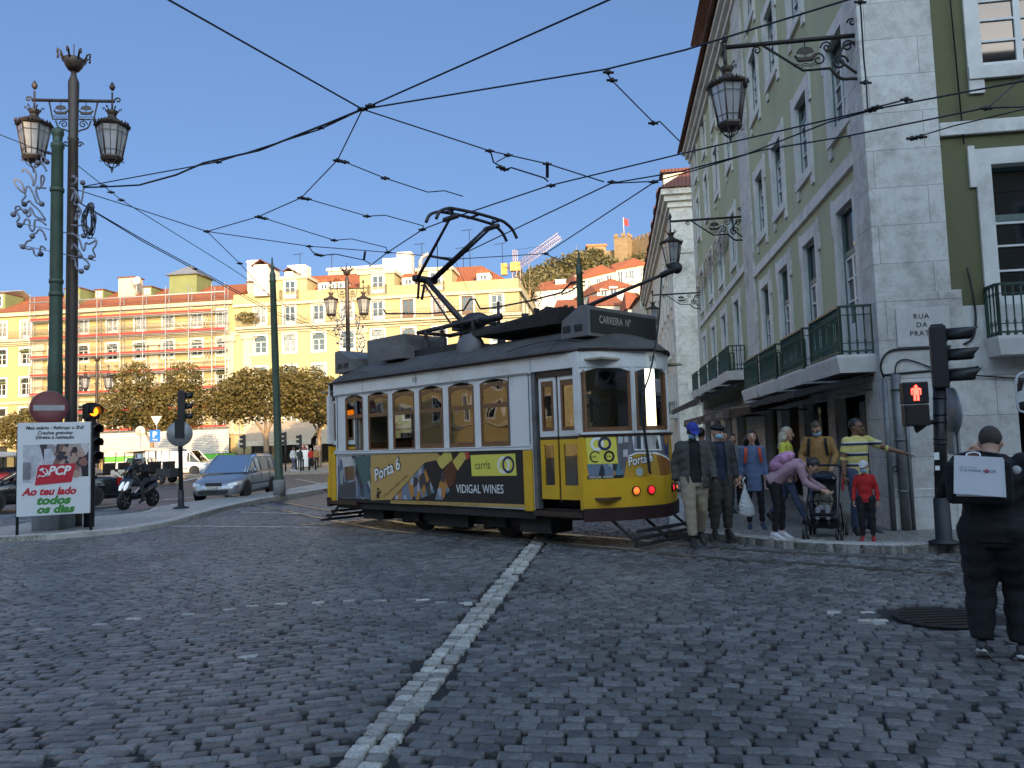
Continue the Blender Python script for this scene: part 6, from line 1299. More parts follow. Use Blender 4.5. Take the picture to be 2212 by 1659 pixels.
sh_w=mat('white_shoe',(.52,.50,.54),.6); sh_k=mat('black_shoe',(.012,.012,.012),.5); sh_r=mat('red_shoe',(.25,.015,.02),.6); sh_s=mat('white_sole',(.6,.6,.58),.6); sh_n=mat('navy_shoe',(.02,.03,.07),.6)
GP='people waiting at the corner kerb'
walk=dict(kR=(-.10,-.12,.50),aR=(-.10,-.20,.09),tR=(-.12,-.40,.05),kL=(.10,.04,.49),aL=(.11,.22,.12),tL=(.12,.06,.03),wR=(-.27,.02,.90),eR=(-.25,.08,1.15),wL=(.26,-.16,.92),eL=(.25,-.02,1.15))
p=at_px(1506,1172); person('man in blue cap, face mask and open grey parka, stepping past the tram',p,face(p,12),1.78,m_skind,dict(walk,hd=(0,-.06,1.61)),top=k_blk,coat=k_par,legs=k_kh,legr=1.25,shoe=sh_k,hair='crop',mask=True,cap=mat('blue_cap',(.02,.035,.26),.8),look=(.05,-.9,-.30),group=GP,bw=1.08)
p=at_px(1560,1158); person('man in black flat cap, dark coat and blue pullover, carrying a shopping bag',p,face(p,22),1.74,m_skin,dict(kR=(-.10,-.05,.5),wL=(.27,-.02,.90)),top=k_navy,coat=k_dk,legs=k_ol,legr=1.25,shoe=sh_k,hair='crop',hm=m_hairg,mask=True,cap=k_blk,brim=False,look=(.45,-.85,-.12),group=GP)
bagp=p+V3((.36,-.10,0))
def straps(m,x=.10,back=None,red=False):
    def f(t,j,K_,torso,arm,hp,ax,hx_,add):
        fwd=V3((ax.y,-ax.x,0)); 
        for s in (-1,1):
            mb=MB(); pts=[j['ch']+ax*s*x*1.15*K_-fwd*(-.0)+V3((0,0,-.10*K_))+fwd*.10*K_,j['ch']+ax*s*x*K_+V3((0,0,.08*K_))+fwd*.14*K_,j['ne']+ax*s*x*.95*K_+V3((0,0,-.03*K_))+fwd*.06*K_,j['ne']+ax*s*x*.9*K_-fwd*.08*K_+V3((0,0,-.08*K_))]
            sp_=spline(pts,4); mb.loft([[q-ax*.022,q+ax*.022,q+ax*.022+fwd*.014,q-ax*.022+fwd*.014] for q in sp_],smooth=False); mb.build('backpack_strap',[m],t)
        mb=MB(); c=j['ch']-fwd*.19*K_; mb.ball(c,(.14*K_,.09*K_,.2*K_),12,8); mb.build('backpack',[m],t)
    return f
p=at_px(1634,1142); person('woman with long dark hair in a chambray tunic with red rucksack straps',p,face(p,4),1.64,m_skin,dict(sR=(-.15,.012,1.415),sL=(.15,.012,1.415),eR=(-.20,.03,1.14),eL=(.20,.03,1.14),wR=(-.24,-.02,.86),wL=(.22,-.05,.87),tR=(-.12,-.19,.03),tL=(.16,-.17,.03)),top=k_chb,topk='three',toplen=.62,legs=k_blk,legr=.92,shoe=sh_n,sole=sh_s,hair='long',look=(.05,-1,-.05),group=GP,over=straps(cloth('orange_red',(.45,.06,.025)),.12),bw=.93)
p=at_px(1708,1134); person('woman with wavy blond hair in lemon yellow top and jeans, walking behind the others',p,face(p,78),1.68,m_skin,dict(kR=(-.1,-.12,.52),aR=(-.1,-.30,.10),tR=(-.11,-.50,.06),kL=(.1,.10,.5),aL=(.1,.38,.17),tL=(.1,.28,.05),hd=(0,-.04,1.62)),top=k_yel,topk='short',legs=k_den,shoe=sh_k,hair='longwavy',hm=m_hairg,look=(-.05,-1,-.1),group=GP)
p=at_px(1778,1140); person('man in tan pullover and mask looking down over the pushchair',p,face(p,-6),1.78,m_skin,dict(hd=(0,-.085,1.595),eR=(-.27,-.02,1.16),wR=(-.20,-.24,1.02),eL=(.27,-.02,1.16),wL=(.22,-.26,1.0)),top=k_tan,legs=k_den,shoe=sh_k,hair='short',hm=m_hairb,mask=True,look=(-.1,-.80,-.58),glasses=True,group=GP,over=straps(k_blk,.13),bw=1.1,handm=dict(R=dict(pn=(0,.3,-1),curl=.8),L=dict(pn=(0,.3,-1),curl=.8)))
# woman bending to the child: facing right in the picture
bj=dict(pe=(0,.10,.90),ch=(0,-.16,1.08),ne=(0,-.34,1.15),hd=(0,-.47,1.10),sR=(-.165,-.31,1.10),sL=(.165,-.31,1.10),eR=(-.20,-.38,.86),eL=(.20,-.40,.87),wR=(-.16,-.58,.76),wL=(.10,-.62,.74),hR=(-.09,.10,.88),hL=(.09,.10,.88),kR=(-.10,.06,.48),kL=(.10,.02,.48),aR=(-.10,.12,.085),aL=(.10,.04,.085),tR=(-.11,-.07,.03),tL=(.11,-.14,.03))
def bendbag(t,j,K_,torso,arm,hp,ax,hx_,add):
    c=j['pe'].lerp(j['ne'],.55); d=(j['ne']-j['pe']).normalized(); up=ax.cross(d); up=up if up.z>0 else -up
    MM=M4((ax,d,up)).transposed().to_4x4(); mb=MB(); mb.ball(c+up*.19,(.15,.20,.10),14,9,M=MM); mb.ball(c+up*.16-d*.10,(.15,.14,.11),12,8,M=MM); mb.build('backpack',[mat('pink_print_backpack',(.42,.20,.34),.75,var=.55,scale=14)],t)
    mb=MB(); mb.tube([hp(.03,-.05,-.12),hp(.04,-.1,-.3)],.005,4); mb.tube([hp(-.03,-.05,-.12),hp(-.02,-.08,-.26)],.005,4); mb.build('hood_cord',[k_wht],t)
    mb=MB(); mb.loft([ell(j['ne']-d*.02+up*.03,.10,.07,ax,up,10),ell(j['ne']-d*.12+up*.06,.11,.06,ax,up,10)]); mb.build('hood',[k_pink],t)
    mb=MB(); 
    for i in range(6): mb.ball(hp(.075,.02-.02*(i%3),.03+.025*(i//3)),.008,5,4)
    mb.build('hair_clip',[k_wht],t)
p=at_px(1694,1163); person('woman in dusty pink hoodie bending to feed a baby, pink backpack on her back',p,face(p,82),1.70,m_skin,bj,top=k_pink,legs=k_blk,legr=.9,shoe=sh_w,sole=sh_w,hair='bun',look=(0,-.62,-.78),group=GP,over=bendbag,handm=dict(R=dict(pn=(.3,0,-1),curl=.35),L=dict(pn=(-.3,0,1),curl=.35)))
# pointing man
def stripes(t,j,K_,torso,arm,hp,ax,hx_,add):
    pass
m_str=bpy.data.materials.new('striped_polo'); m_str.use_nodes=True
_n=m_str.node_tree; _tc=_n.nodes.new('ShaderNodeTexCoord'); _sp=_n.nodes.new('ShaderNodeSeparateXYZ'); _n.links.new(_tc.outputs['Object'],_sp.inputs[0]); _mo=_n.nodes.new('ShaderNodeMath'); _mo.operation='MODULO'; _mo.inputs[1].default_value=.16; _n.links.new(_sp.outputs[2],_mo.inputs[0])
_cr=_n.nodes.new('ShaderNodeValToRGB'); _cr.color_ramp.interpolation='CONSTANT'; _e=_cr.color_ramp.elements; _e[0].color=(.60,.50,.16,1); _e[1].position=.055; _e[1].color=(.03,.035,.07,1); _e2=_e.new(.095); _e2.color=(.62,.60,.50,1); _e3=_e.new(.12); _e3.color=(.60,.50,.16,1)
_n.links.new(_mo.outputs[0],_cr.inputs[0]); _n.links.new(_cr.outputs[0],_n.nodes['Principled BSDF'].inputs['Base Color']); _n.nodes['Principled BSDF'].inputs['Roughness'].default_value=.85
p=at_px(1862,1153); person('man in yellow and navy striped polo shirt pointing with outstretched arm',p,face(p,42),1.76,m_skinb,dict(sL=(.19,-.01,1.43),eL=(.44,-.14,1.28),wL=(.66,-.26,1.20),wR=(-.26,.0,.88),kR=(-.12,-.06,.50),aR=(-.14,-.02,.085),tR=(-.20,-.20,.03),kL=(.13,-.03,.49),aL=(.24,.06,.09),tL=(.34,-.10,.03)),top=m_str,topk='short',toplen=.12,legs=k_den,legr=1.15,shoe=sh_k,sole=sh_s,hair='short',look=(.45,-.88,-.05),glasses=True,group=GP,handm=dict(L=dict(pn=(0,0,-1),curl=.75,point=True)),bw=1.04)
p=at_px(1876,1167); person('boy in red jumper, white cap and blue mask standing in front of the pointing man',p,face(p,-6),1.12,m_skin,dict(sR=(-.155,.012,1.40),sL=(.155,.012,1.40)),top=k_red,toplen=.1,legs=k_blk,legr=1.15,shoe=sh_r,sole=sh_s,hair='crop',mask=True,cap=k_wht,look=(-.1,-1,-.08),group=GP,vox=.012,bw=.92)
p=at_px(1523,1118); p=V3((p.x*1.0,p.y,PZ)); person('man in black seen from behind further down the pavement, between the two capped men',p,face(p,170),1.74,m_skinb,{},top=k_blk,legs=k_blk,shoe=sh_k,hair='crop',group=GP,vox=.018)
for (x,y,h,la,ma) in ((1572,1108,1.66,'distant dark haired person on the pavement behind the man with the flat cap',k_dk),(1590,1104,1.60,'distant grey clad person on the pavement left of the dark haired woman',k_grey)):
    p=at_px(x,y); person(la,p,face(p,30),h,m_skin,{},top=ma,legs=k_blk,shoe=sh_k,hair='short',group=GP,vox=.02)
# shopping bag in the hand of the man with the flat cap
bg_=thing('shopping_bag','white plastic shopping bag held by the man with the flat cap','bag',bagp); mb=MB(); mb.loft([ell(V3((x,0,z)),w,d,V3((1,0,0)),V3((0,1,0)),14) for x,z,w,d in ((.02,.30,.10,.06),(.02,.33,.125,.075),(.01,.45,.12,.07),(0,.60,.07,.04),(0,.72,.025,.02),(0,.80,.02,.02))]); v,f=remesh(mb,.012,2,.004,38); mb=MB(); mb.add(v,f,True); mb.build('bag_body',[mat('white_plastic',(.50,.52,.52),.4,var=.1,scale=12)],bg_); mb=MB(); mb.tube([(0,0,.78),(-.02,0,.86),(.02,0,.9)],.012,5); mb.build('bag_handle',[k_wht],bg_)
# pushchair with baby
sp0=at_px(1784,1160); srz=face(sp0,-8)
st=thing('pushchair','black folding pushchair with small double wheels at the kerb','pushchair',sp0,srz); m_fab=cloth('pram_black',(.010,.010,.012)); m_tubek=mat('pram_tube',(.02,.02,.022),.4,metal=.4); m_rub=mat('rubber',(.015,.015,.015),.7); m_hub=mat('pram_hub',(.30,.29,.27),.5)
def wheel_small(mb,c,r,w):
    M=M4.Rotation(R(90),4,'Y'); mb.lathe([(r*.55,-w/2),(r,-w/2),(r*1.02,0),(r,w/2),(r*.55,w/2)],c,18,M=M,mi=0); mb.lathe([(r*.62,-w*.56),(r*.62,w*.56)],c,16,M=M,mi=1); mb.lathe([(r*.42,-w*.6),(r*.42,w*.6)],c,14,M=M,mi=0)
for x in (-.23,.23):
    for y,r in ((-.32,.075),(.30,.09)):
        for dx in (-.03,.03):
            mb=MB(); wheel_small(mb,(x+dx,y,r),r,.025); mb.build('wheel',[m_rub,m_hub],st)
for x in (-.22,.22):
    mb=MB(); mb.tube([(x,-.32,.10),(x,-.20,.38),(x,.12,.72),(x,.34,1.02)],.013,7); mb.tube([(x,.30,.12),(x,.05,.50)],.012,7); mb.tube([(x,-.32,.09),(x,-.18,.12),(x,.3,.10)],.01,6); mb.build('frame_side',[m_tubek],st)
mb=MB(); mb.tube([(-.22,.34,1.02),(-.18,.36,1.05),(.18,.36,1.05),(.22,.34,1.02)],.018,8); mb.build('handlebar',[m_rub],st)
mb=MB(); mb.loft([[(-.17,y,z),(.17,y,z),(.17,y+.03,z-.03),(-.17,y+.03,z-.03)] for y,z in ((-.26,.36),(-.12,.40),(.02,.40),(.10,.55),(.17,.85))]); mb.build('seat',[m_fab],st)
mb=MB(); n=8; mb.loft([[(.19*math.cos(a),.16-.22*math.sin(b_)*1,.82+.14*math.sin(a)*math.cos(b_)+.02) for a in [math.pi*i/n for i in range(n+1)]] for b_ in (0,.4,.8)],closed=False,caps=False); mb.build('hood',[m_fab],st)
mb=MB(); mb.box((0,.1,.2),(.36,.3,.14)); mb.build('basket',[m_fab],st); mb=MB(); mb.box((.27,.1,.75),(.02,.08,.14)); mb.box((.27,.1,.85),(.015,.03,.08)); mb.build('hanging_tag',[k_red],st)
mb=MB(); mb.tube([(-.18,-.24,.54),(0,-.30,.56),(.18,-.24,.54)],.014,6); mb.build('bumper_bar',[m_rub],st)
bbj=dict(pe=(0,.02,.40*2.2),ch=(0,.08,.53*2.2),ne=(0,.06,.62*2.2),hd=(0,.0,.685*2.2),sR=(-.19,.06,.60*2.2),sL=(.19,.06,.60*2.2),eR=(-.27,-.02,.51*2.2),eL=(.27,-.02,.51*2.2),wR=(-.20,-.24,.47*2.2),wL=(.24,-.22,.45*2.2),hR=(-.10,0,.40*2.2),hL=(.10,0,.40*2.2),kR=(-.15,-.36,.40*2.2),kL=(.15,-.36,.40*2.2),aR=(-.16,-.42,.24*2.2),aL=(.17,-.42,.24*2.2),tR=(-.17,-.60,.23*2.2),tL=(.2,-.60,.23*2.2))
bbj={k:(V3(v)*(.80/.80)) for k,v in bbj.items()}
pb_,jb_,kb_=person('baby in sage green jacket sitting in the pushchair',sp0+V3((0,0,.02)),srz,.80,m_skin,bbj,top=k_grn,legs=k_grey,legr=1.3,shoe=sh_k,hair='crop',hm=m_hairb,look=(-.3,-.9,.05),vox=.011,bw=1.1,wrk=.002)
hb=M4.Translation(sp0)@M4.Rotation(srz,4,'Z')@V3((-.02,-.10,.70)); fbm=thing('feeding_bottle','clear feeding bottle held to the mouth of the baby','bottle',hb); mb=MB(); M=M4.Rotation(R(70),4,'Y'); mb.lathe([(.008,.0),(.012,.02),(.026,.03),(.028,.12),(.024,.13)],(0,0,0),12,M=M4.Rotation(R(-75),4,'Y')); mb.build('bottle_body',[mat('bottle_plastic',(.6,.6,.58),.2)],fbm)
# ---- large dark figure at the right edge, back to the camera
p=G(2168,1424); mz=face(p,172)
bjn=dict(J0,ch=(0,-.03,1.28),ne=(0,-.075,1.46),hd=(.0,-.165,1.555),sL=(.20,-.05,1.42),sR=(-.20,-.05,1.42),eL=(.34,-.12,1.20),wL=(.10,.06,1.43),eR=(-.27,-.06,1.14),wR=(-.26,-.16,.92),kR=(-.11,-.10,.50),aR=(-.12,-.02,.10),tR=(-.13,-.22,.06),kL=(.11,.0,.50),aL=(.12,.08,.12),tL=(.13,-.10,.03))
man,mj,mk=person('man in black seen from behind, carrying a bag over his back at the right edge',p,mz,1.76,m_skin,bjn,top=k_blk,topk='long',toplen=.1,legs=k_blk,legr=1.45,shoe=mat('grey_trainer',(.06,.06,.065),.7),sole=sh_s,hair='crop',hm=m_bald,look=(.06,-.80,-.60),bw=1.22,vox=.012,handm=dict(L=dict(d=(-.25,.2,.75),pn=(0,-.6,-.5),curl=.9)),wrk=.006)
mb=MB(); put_text(mb,'SM',(-.12*1,.175,1.36),(-1,0,0),(0,0,1),.03,bold=.01,lift=.005); mb.ball((-.19,.16,1.37),(.03,.008,.03),10,6); mb.build('back_print',[k_wht],man)
MW=M4.Translation(p)@M4.Rotation(mz,4,'Z')
bgp=MW@V3((.04,.21,1.285)); bt=thing('shoulder_bag','black padded laptop bag hanging from the shoulder of the man in black','bag',bgp,mz+R(6)); mb=MB(); mb.box((0,0,0),(.42,.10,.31)); mb.build('bag_body',[k_blk],bt,.035); mb=MB(); mb.tube(spline([(-.19,-.02,.12),(-.12,-.06,.19),(.02,-.08,.21),(.12,-.06,.19),(.19,-.02,.12)],4),.012,6); mb.build('strap',[k_blk],bt)
pbp=MW@V3((.03,.285,1.335)); pw=thing('paper_bag','flat white paper carrier bag with small lettering held against the black bag','paper bag',pbp,mz+R(6)); mb=MB(); MR=M4.Rotation(R(-4),4,'Y'); mb.box((0,0,0),(.30,.012,.275),M=MR); mb.box((-.01,-.02,-.015),(.305,.010,.268),M=M4.Rotation(R(-1),4,'Y')); mb.build('sheet',[mat('white_paper',(.84,.86,.90),.6,var=.02)],pw)
mb=MB(); put_text(mb,'STA MARIA MAIOR',(.11,.0065,.035),(-1,0,-.07),(-.07,0,1),.0195,align='L',sx=1.0,lift=.002); put_text(mb,'JUNTA DE FREGUESIA',(.112,.0065,.063),(-1,0,-.07),(-.07,0,1),.008,align='L',lift=.002); mb.build('lettering',[mat('grey_print',(.16,.15,.22),.6)],pw)
mb=MB(); mb.lathe([(.014,0),(.014,.004),(0,.004)],(-.055,.008,.035),14,M=M4.Rotation(R(-90),4,'X')); mb.build('round_logo',[mat('pink_print',(.55,.12,.18),.6)],pw)
mb=MB(); mb.tube(spline([(-.02,0,.135),(-.02,-.01,.155),(.02,-.02,.165),(.06,-.01,.155),(.06,0,.135)],4),.006,5); mb.build('handle',[MATS['white_paper']],pw)
# far passers-by and the tram passenger
p=V3((G(623,1022).x*.985,57.5,.11)); person('man in white jacket and jeans walking on the sunlit pavement right of the green pole',p,face(p,60),1.80,m_skinb,walk,top=k_wht,legs=k_den,shoe=sh_w,hair='crop',vox=.022,hm=m_hairk)
for x,Y,la,tm,lm in ((672,66,'person in red top among the souvenir stands across the square',k_red,k_dk),(648,64,'person in dark clothes behind a pushchair across the square',k_dk,k_dk),(684,65,'person in patterned top at the shop entrance beside the tram rear',k_tan,k_blk)):
    q=P(x,1015,Y); person(la,(q.x,Y,.11),face(q,20),1.68,m_skin,{},top=tm,legs=lm,shoe=sh_k,hair='short',vox=.025)
tp_=T0+th_*-1.62+tl_*-.15; person('passenger seen as a dark silhouette through the second window of the tram',(tp_.x,tp_.y,.80),math.atan2(th_.y,th_.x)+R(90),1.56,m_skinb,{},top=k_dk,legs=k_blk,shoe=sh_k,hair='short',vox=.02)
# ================================================================ VEHICLES
m_tyre=mat('tyre_rubber',(.012,.012,.012),.8,var=.3,scale=20); m_rim=mat('alloy_rim',(.30,.30,.31),.35,metal=.8); m_cgl=mat_glass('car_glass',(.50,.55,.58),.03,.75,1.18); m_hl=mat('headlamp_glass',(.55,.58,.60),.08,var=.3,scale=20,spec=1); m_plast=mat('black_plastic',(.02,.02,.021),.55); m_plate=mat('number_plate',(.62,.62,.58),.5,var=.02); m_tail=mat('tail_light_red',(.35,.01,.01),.25)
def wheel(parent,c,r,w,ax='Y',name='wheel'):
    M=M4.Rotation(R(90),4,'X') if ax=='Y' else M4.Identity(4); mb=MB(); mb.lathe([(r*.62,-w/2),(r*.93,-w/2),(r,-w*.35),(r,w*.35),(r*.93,w/2),(r*.62,w/2)],(0,0,0),22,M=M); o=mb.build(name,[m_tyre],parent); o.location=c
    mb=MB(); mb.lathe([(r*.63,-w*.42),(r*.60,-w*.30),(.05,-w*.25),(.05,w*.25),(r*.60,w*.30),(r*.63,w*.42)],(0,0,0),20,M=M)
    for i in range(5):
        a=2*math.pi*i/5
        for s in (-1,1): mb.bar((.05*math.cos(a),s*w*.36,.05*math.sin(a)),(r*.6*math.cos(a),s*w*.38,r*.6*math.sin(a)),.05,.03)
    mb.build('rim',[m_rim],o); return o
def car(label,loc,rz,paint,kind='estate',L=4.4,Wd=1.74,H=1.52,group='vehicles around the square',cat='car',plate=None,rails=False):
    """x forward from the middle of the car, y left, z up"""
    t=thing('parked_car' if 0 else 'car',label,cat,loc,rz,group); h=L/2; w=Wd/2
    bl={'estate':[(-h,.62,.80),(-h+.08,.85,.93),(-h+.5,.93,.99),(-.9,.95,1),(.4,.93,1),(.95,.92,1),(1.35,.86,.985),(h-.45,.74,.95),(h-.15,.62,.86),(h-.02,.50,.70)],
        'saloon':[(-h,.70,.82),(-h+.1,.93,.93),(-h+.6,.97,.98),(-.9,.95,1),(.4,.93,1),(.95,.91,1),(1.35,.85,.985),(h-.45,.76,.95),(h-.15,.64,.86),(h-.02,.52,.72)],
        'van':[(-h,.9,.93),(-h+.1,1.0,.98),(-1,1.05,1),(.8,1.05,1),(1.4,1.02,1),(h-.7,.98,.98),(h-.3,.86,.94),(h-.02,.62,.8)]}[kind]
    def ring(x,zb,k,z0=.20):
        W_=w*k; return [(x,-W_*.90,z0),(x,-W_,z0+.16),(x,-W_*1.0,zb*.55+.1),(x,-W_*.985,zb-.10),(x,-W_*.93,zb-.02),(x,-W_*.6,zb+.015),(x,W_*.6,zb+.015),(x,W_*.93,zb-.02),(x,W_*.985,zb-.10),(x,W_,zb*.55+.1),(x,W_,z0+.16),(x,W_*.90,z0)]
    mb=MB(); mb.loft([ring(*q) for q in bl],smooth=True); b=mb.build('body',[paint],t)
    wb=.61*L/2; wr=.315 if kind!='van' else .34
    for x in (wb-.02,-wb):                                     # dark wheel arches
        for s in (-1,1):
            mb=MB(); mb.slab(circ(18,wr+.06,x,wr),(0,s*(w+.004)-(.0 if s<0 else 0),0),(1,0,0),(0,0,1),(.03 if s<0 else -.008)); mb.build('wheel_arch',[m_plast],t); wheel(t,(x,s*(w-.085),wr),wr,.21)
    g={'estate':[(-h+.12,.93,.86,0),(-h+.42,1.0,.80,1),(-1.2,1.0,.80,1.03),(-.2,1.0,.80,1.06),(.30,.99,.79,1.0),(1.25,.93,.86,0)],
       'saloon':[(-h+.75,.97,.80,0),(-1.05,.97,.76,.86),(-.5,.97,.77,.98),(.05,.97,.77,1.0),(.35,.96,.76,.93),(1.2,.90,.84,0)],
       'van':[(-h+.03,1.0,.92,1.0),(-h+.2,1.0,.9,1.03),(0,1.05,.9,1.05),(.9,1.05,.86,1.0),(1.1,1.04,.85,.93),(h-.62,.98,.9,0)]}[kind]
    tp=lambda q:(q[1]+(H-q[1])*min(q[3],1) if q[3]<1 else H+(q[3]-1)*.4)
    mb=MB(); R_=[]
    for q in g:
        x,zb,k,f=q; zt=max(tp(q),zb+.01); wt=w*k*(.985 if f==0 else 1.0); wl=w*.955
        R_.append([(x,-wl,zb-.03),(x,-(wl+(wt-wl)*f*.9),zb+(zt-zb)*.82),(x,-wt*.86 if f else -wl*.9,zt),(x,wt*.86 if f else wl*.9,zt),(x,(wl+(wt-wl)*f*.9),zb+(zt-zb)*.82),(x,wl,zb-.03)])
    n=len(R_); vs=[q for r in R_ for q in r]
    gl=[];pa=[]
    for i in range(n-1):
        f0,f1=g[i][3],g[i+1][3]; slope=(f0==0 or f1==0) or (i==n-3 and kind!='van') or (i==n-2)
        for j in range(5):
            fc=(i*6+j,i*6+j+1,(i+1)*6+j+1,(i+1)*6+j)
            top=j in(1,2,3); (gl if ((slope and j in(1,2,3)) or (j in(0,4) and not(kind=='van' and i<n-3))) else pa).append(fc)
    mb=MB(); mb.add(vs,gl,False); mb.build('glazing',[m_cgl],t)
    mb=MB(); mb.add(vs,pa,True)
    for i in range(1,n-1):
        for s in (0,1):
            a,b_,c=(R_[i][0],R_[i][1],R_[i][2]) if s==0 else (R_[i][5],R_[i][4],R_[i][3]); o_=V3((0,-.006 if s==0 else .006,0))
            if kind!='van' or i>=n-3: mb.tube([V3(a)+o_,V3(b_)+o_,V3(c)],.028,5)
    for s in (1,4):
        mb.tube([V3(r[s]) for r in R_],.024,5)
    for i0,i1 in ((n-1,n-2),(0,1)):
        for s in (2,3): mb.tube([R_[i0][s],R_[i1][s]],.035,5)
    mb.build('roof',[paint],t)
    if kind=='van': pass
    # faces of the car
    fx=h-.02
    for s in (-1,1):
        mb=MB(); zf=bl[-2][1]; mb.loft([[(fx-.42,s*w*.96,zf+.06),(fx-.42,s*w*.965,zf-.04)],[(fx-.14,s*w*.86,zf+.03),(fx-.10,s*w*.87,zf-.09)],[(fx-.03,s*w*.55,zf-.03),(fx-.0,s*w*.55,zf-.12)]],closed=False,caps=False,smooth=False); mb.build('headlight',[m_hl],t)
        mb=MB(); mb.box((-h+.05,s*w*.86,.78),(.16,.16,.26)); mb.build('tail_light',[m_tail],t)
        mb=MB(); mb.ball((.78,s*(w+.08),1.0),(.07,.10,.075),8,6); mb.bar((.82,s*(w-.04),.96),(.8,s*(w+.04),.98),.04); mb.build('wing_mirror',[paint],t)
        for x in (-.05,-1.0):
            mb=MB(); mb.box((x,s*(w+.004),.86),(.18,.03,.03)); mb.build('door_handle',[paint],t)
        mb=MB(); 
        for x in (.85,-.15,-1.1): mb.box((x,s*(w*.997),.62),(.012,.012,.55))
        mb.box((-.1,s*(w+.006),.52),(2.2,.02,.05)); mb.build('side_trim',[m_plast],t)
        if rails: mb=MB(); mb.tube(spline([(.15,s*w*.68,H+.0),(.05,s*w*.68,H+.06),(-1.5,s*w*.68,H+.07),(-1.7,s*w*.68,H+.0)],4),.018,5); mb.build('roof_rail',[m_plast],t)
    mb=MB(); zf=bl[-1][1]; mb.box((fx-.0,0,zf+.08),(.06,.55,.09)); mb.box((fx+.005,0,zf-.18),(.06,1.0,.10)); mb.build('grille',[m_plast],t)
    mb=MB(); mb.box((fx+.03,0,zf-.04),(.02,.52,.11)); p=mb.build('number_plate',[m_plate],t)
    if plate: mb=MB(); put_text(mb,plate,(fx+.041,0,zf-.075),(0,1,0),(0,0,1),.07,lift=.004,bold=.01); mb.build('lettering',[m_plast],p)
    mb=MB(); mb.tube([(1.2,-.5,bl[-4][1]+.10),(1.0,.1,bl[-4][1]+.16)],.012,4); mb.build('wiper',[m_plast],t)
    for x,y in ((.1,-.36),(.1,.36),(-.9,-.36),(-.9,.36)):
        mb=MB(); mb.box((x,y,.72),(.14,.44,.62)); mb.box((x,y,1.13),(.09,.24,.2)); mb.build('seat',[m_dk_seat],t)
    return t
m_dk_seat=mat('seat_fabric',(.03,.03,.033),.9)
m_silver=mat('silver_blue_paint',(.30,.325,.36),.28,metal=.55,var=.04,scale=2,coat=.6); m_blackp=mat('black_car_paint',(.010,.011,.014),.22,var=.1,coat=.8); m_whitep=mat('white_car_paint',(.66,.66,.64),.3,var=.03,coat=.5,dirt=.1)
car('silver blue estate car with roof rails driving towards the traffic island',(-10.3,29.3,0),R(-91),m_silver,'estate',4.4,1.75,1.55,plate='12-76-XR',rails=True)
tx=G(262,1088); d=V3((-.80,-.60,0)); tc_=tx+d*2.35+V3((.60,-.80,0))*-.85
taxi=car('black taxi saloon with lettering on its doors, half hidden by the election poster',(tc_.x,tc_.y,0),math.atan2(d.y,d.x),m_blackp,'saloon',4.7,1.8,1.45,plate='')
mb=MB(); put_text(mb,'NOW',(-.75,.905,.56),(-1,0,0),(0,0,1),.10,lift=.004,bold=.01); put_text(mb,'taxi-link',(-1.62,.905,.66),(-1,0,0),(0,0,1),.09,lift=.004); mb.tube([(-1.05,.91,.68),(-1.13,.91,.56),(-1.24,.91,.74)],.012,4); mb.build('lettering',[mat('silver_print',(.34,.36,.38),.5)],taxi)
v0=P(388,1028,60.5); van=car('white panel van facing right, parked in the sun beyond the scooter rider',(v0.x+.1,60.5,0),R(-4),m_whitep,'van',5.0,1.85,1.9,cat='van',plate='')
mb=MB(); put_text(mb,'OLÁ',(.2,-.935,.95),(1,0,0),(0,0,1),.16,lift=.01,space=1.6); mb.build('lettering',[m_dk_seat],van)
q=P(312,1035,50); car('small white hatchback with red lights between the van and the taxi',(q.x-1.0,52,0),R(100),m_whitep,'estate',3.9,1.68,1.48,plate='')
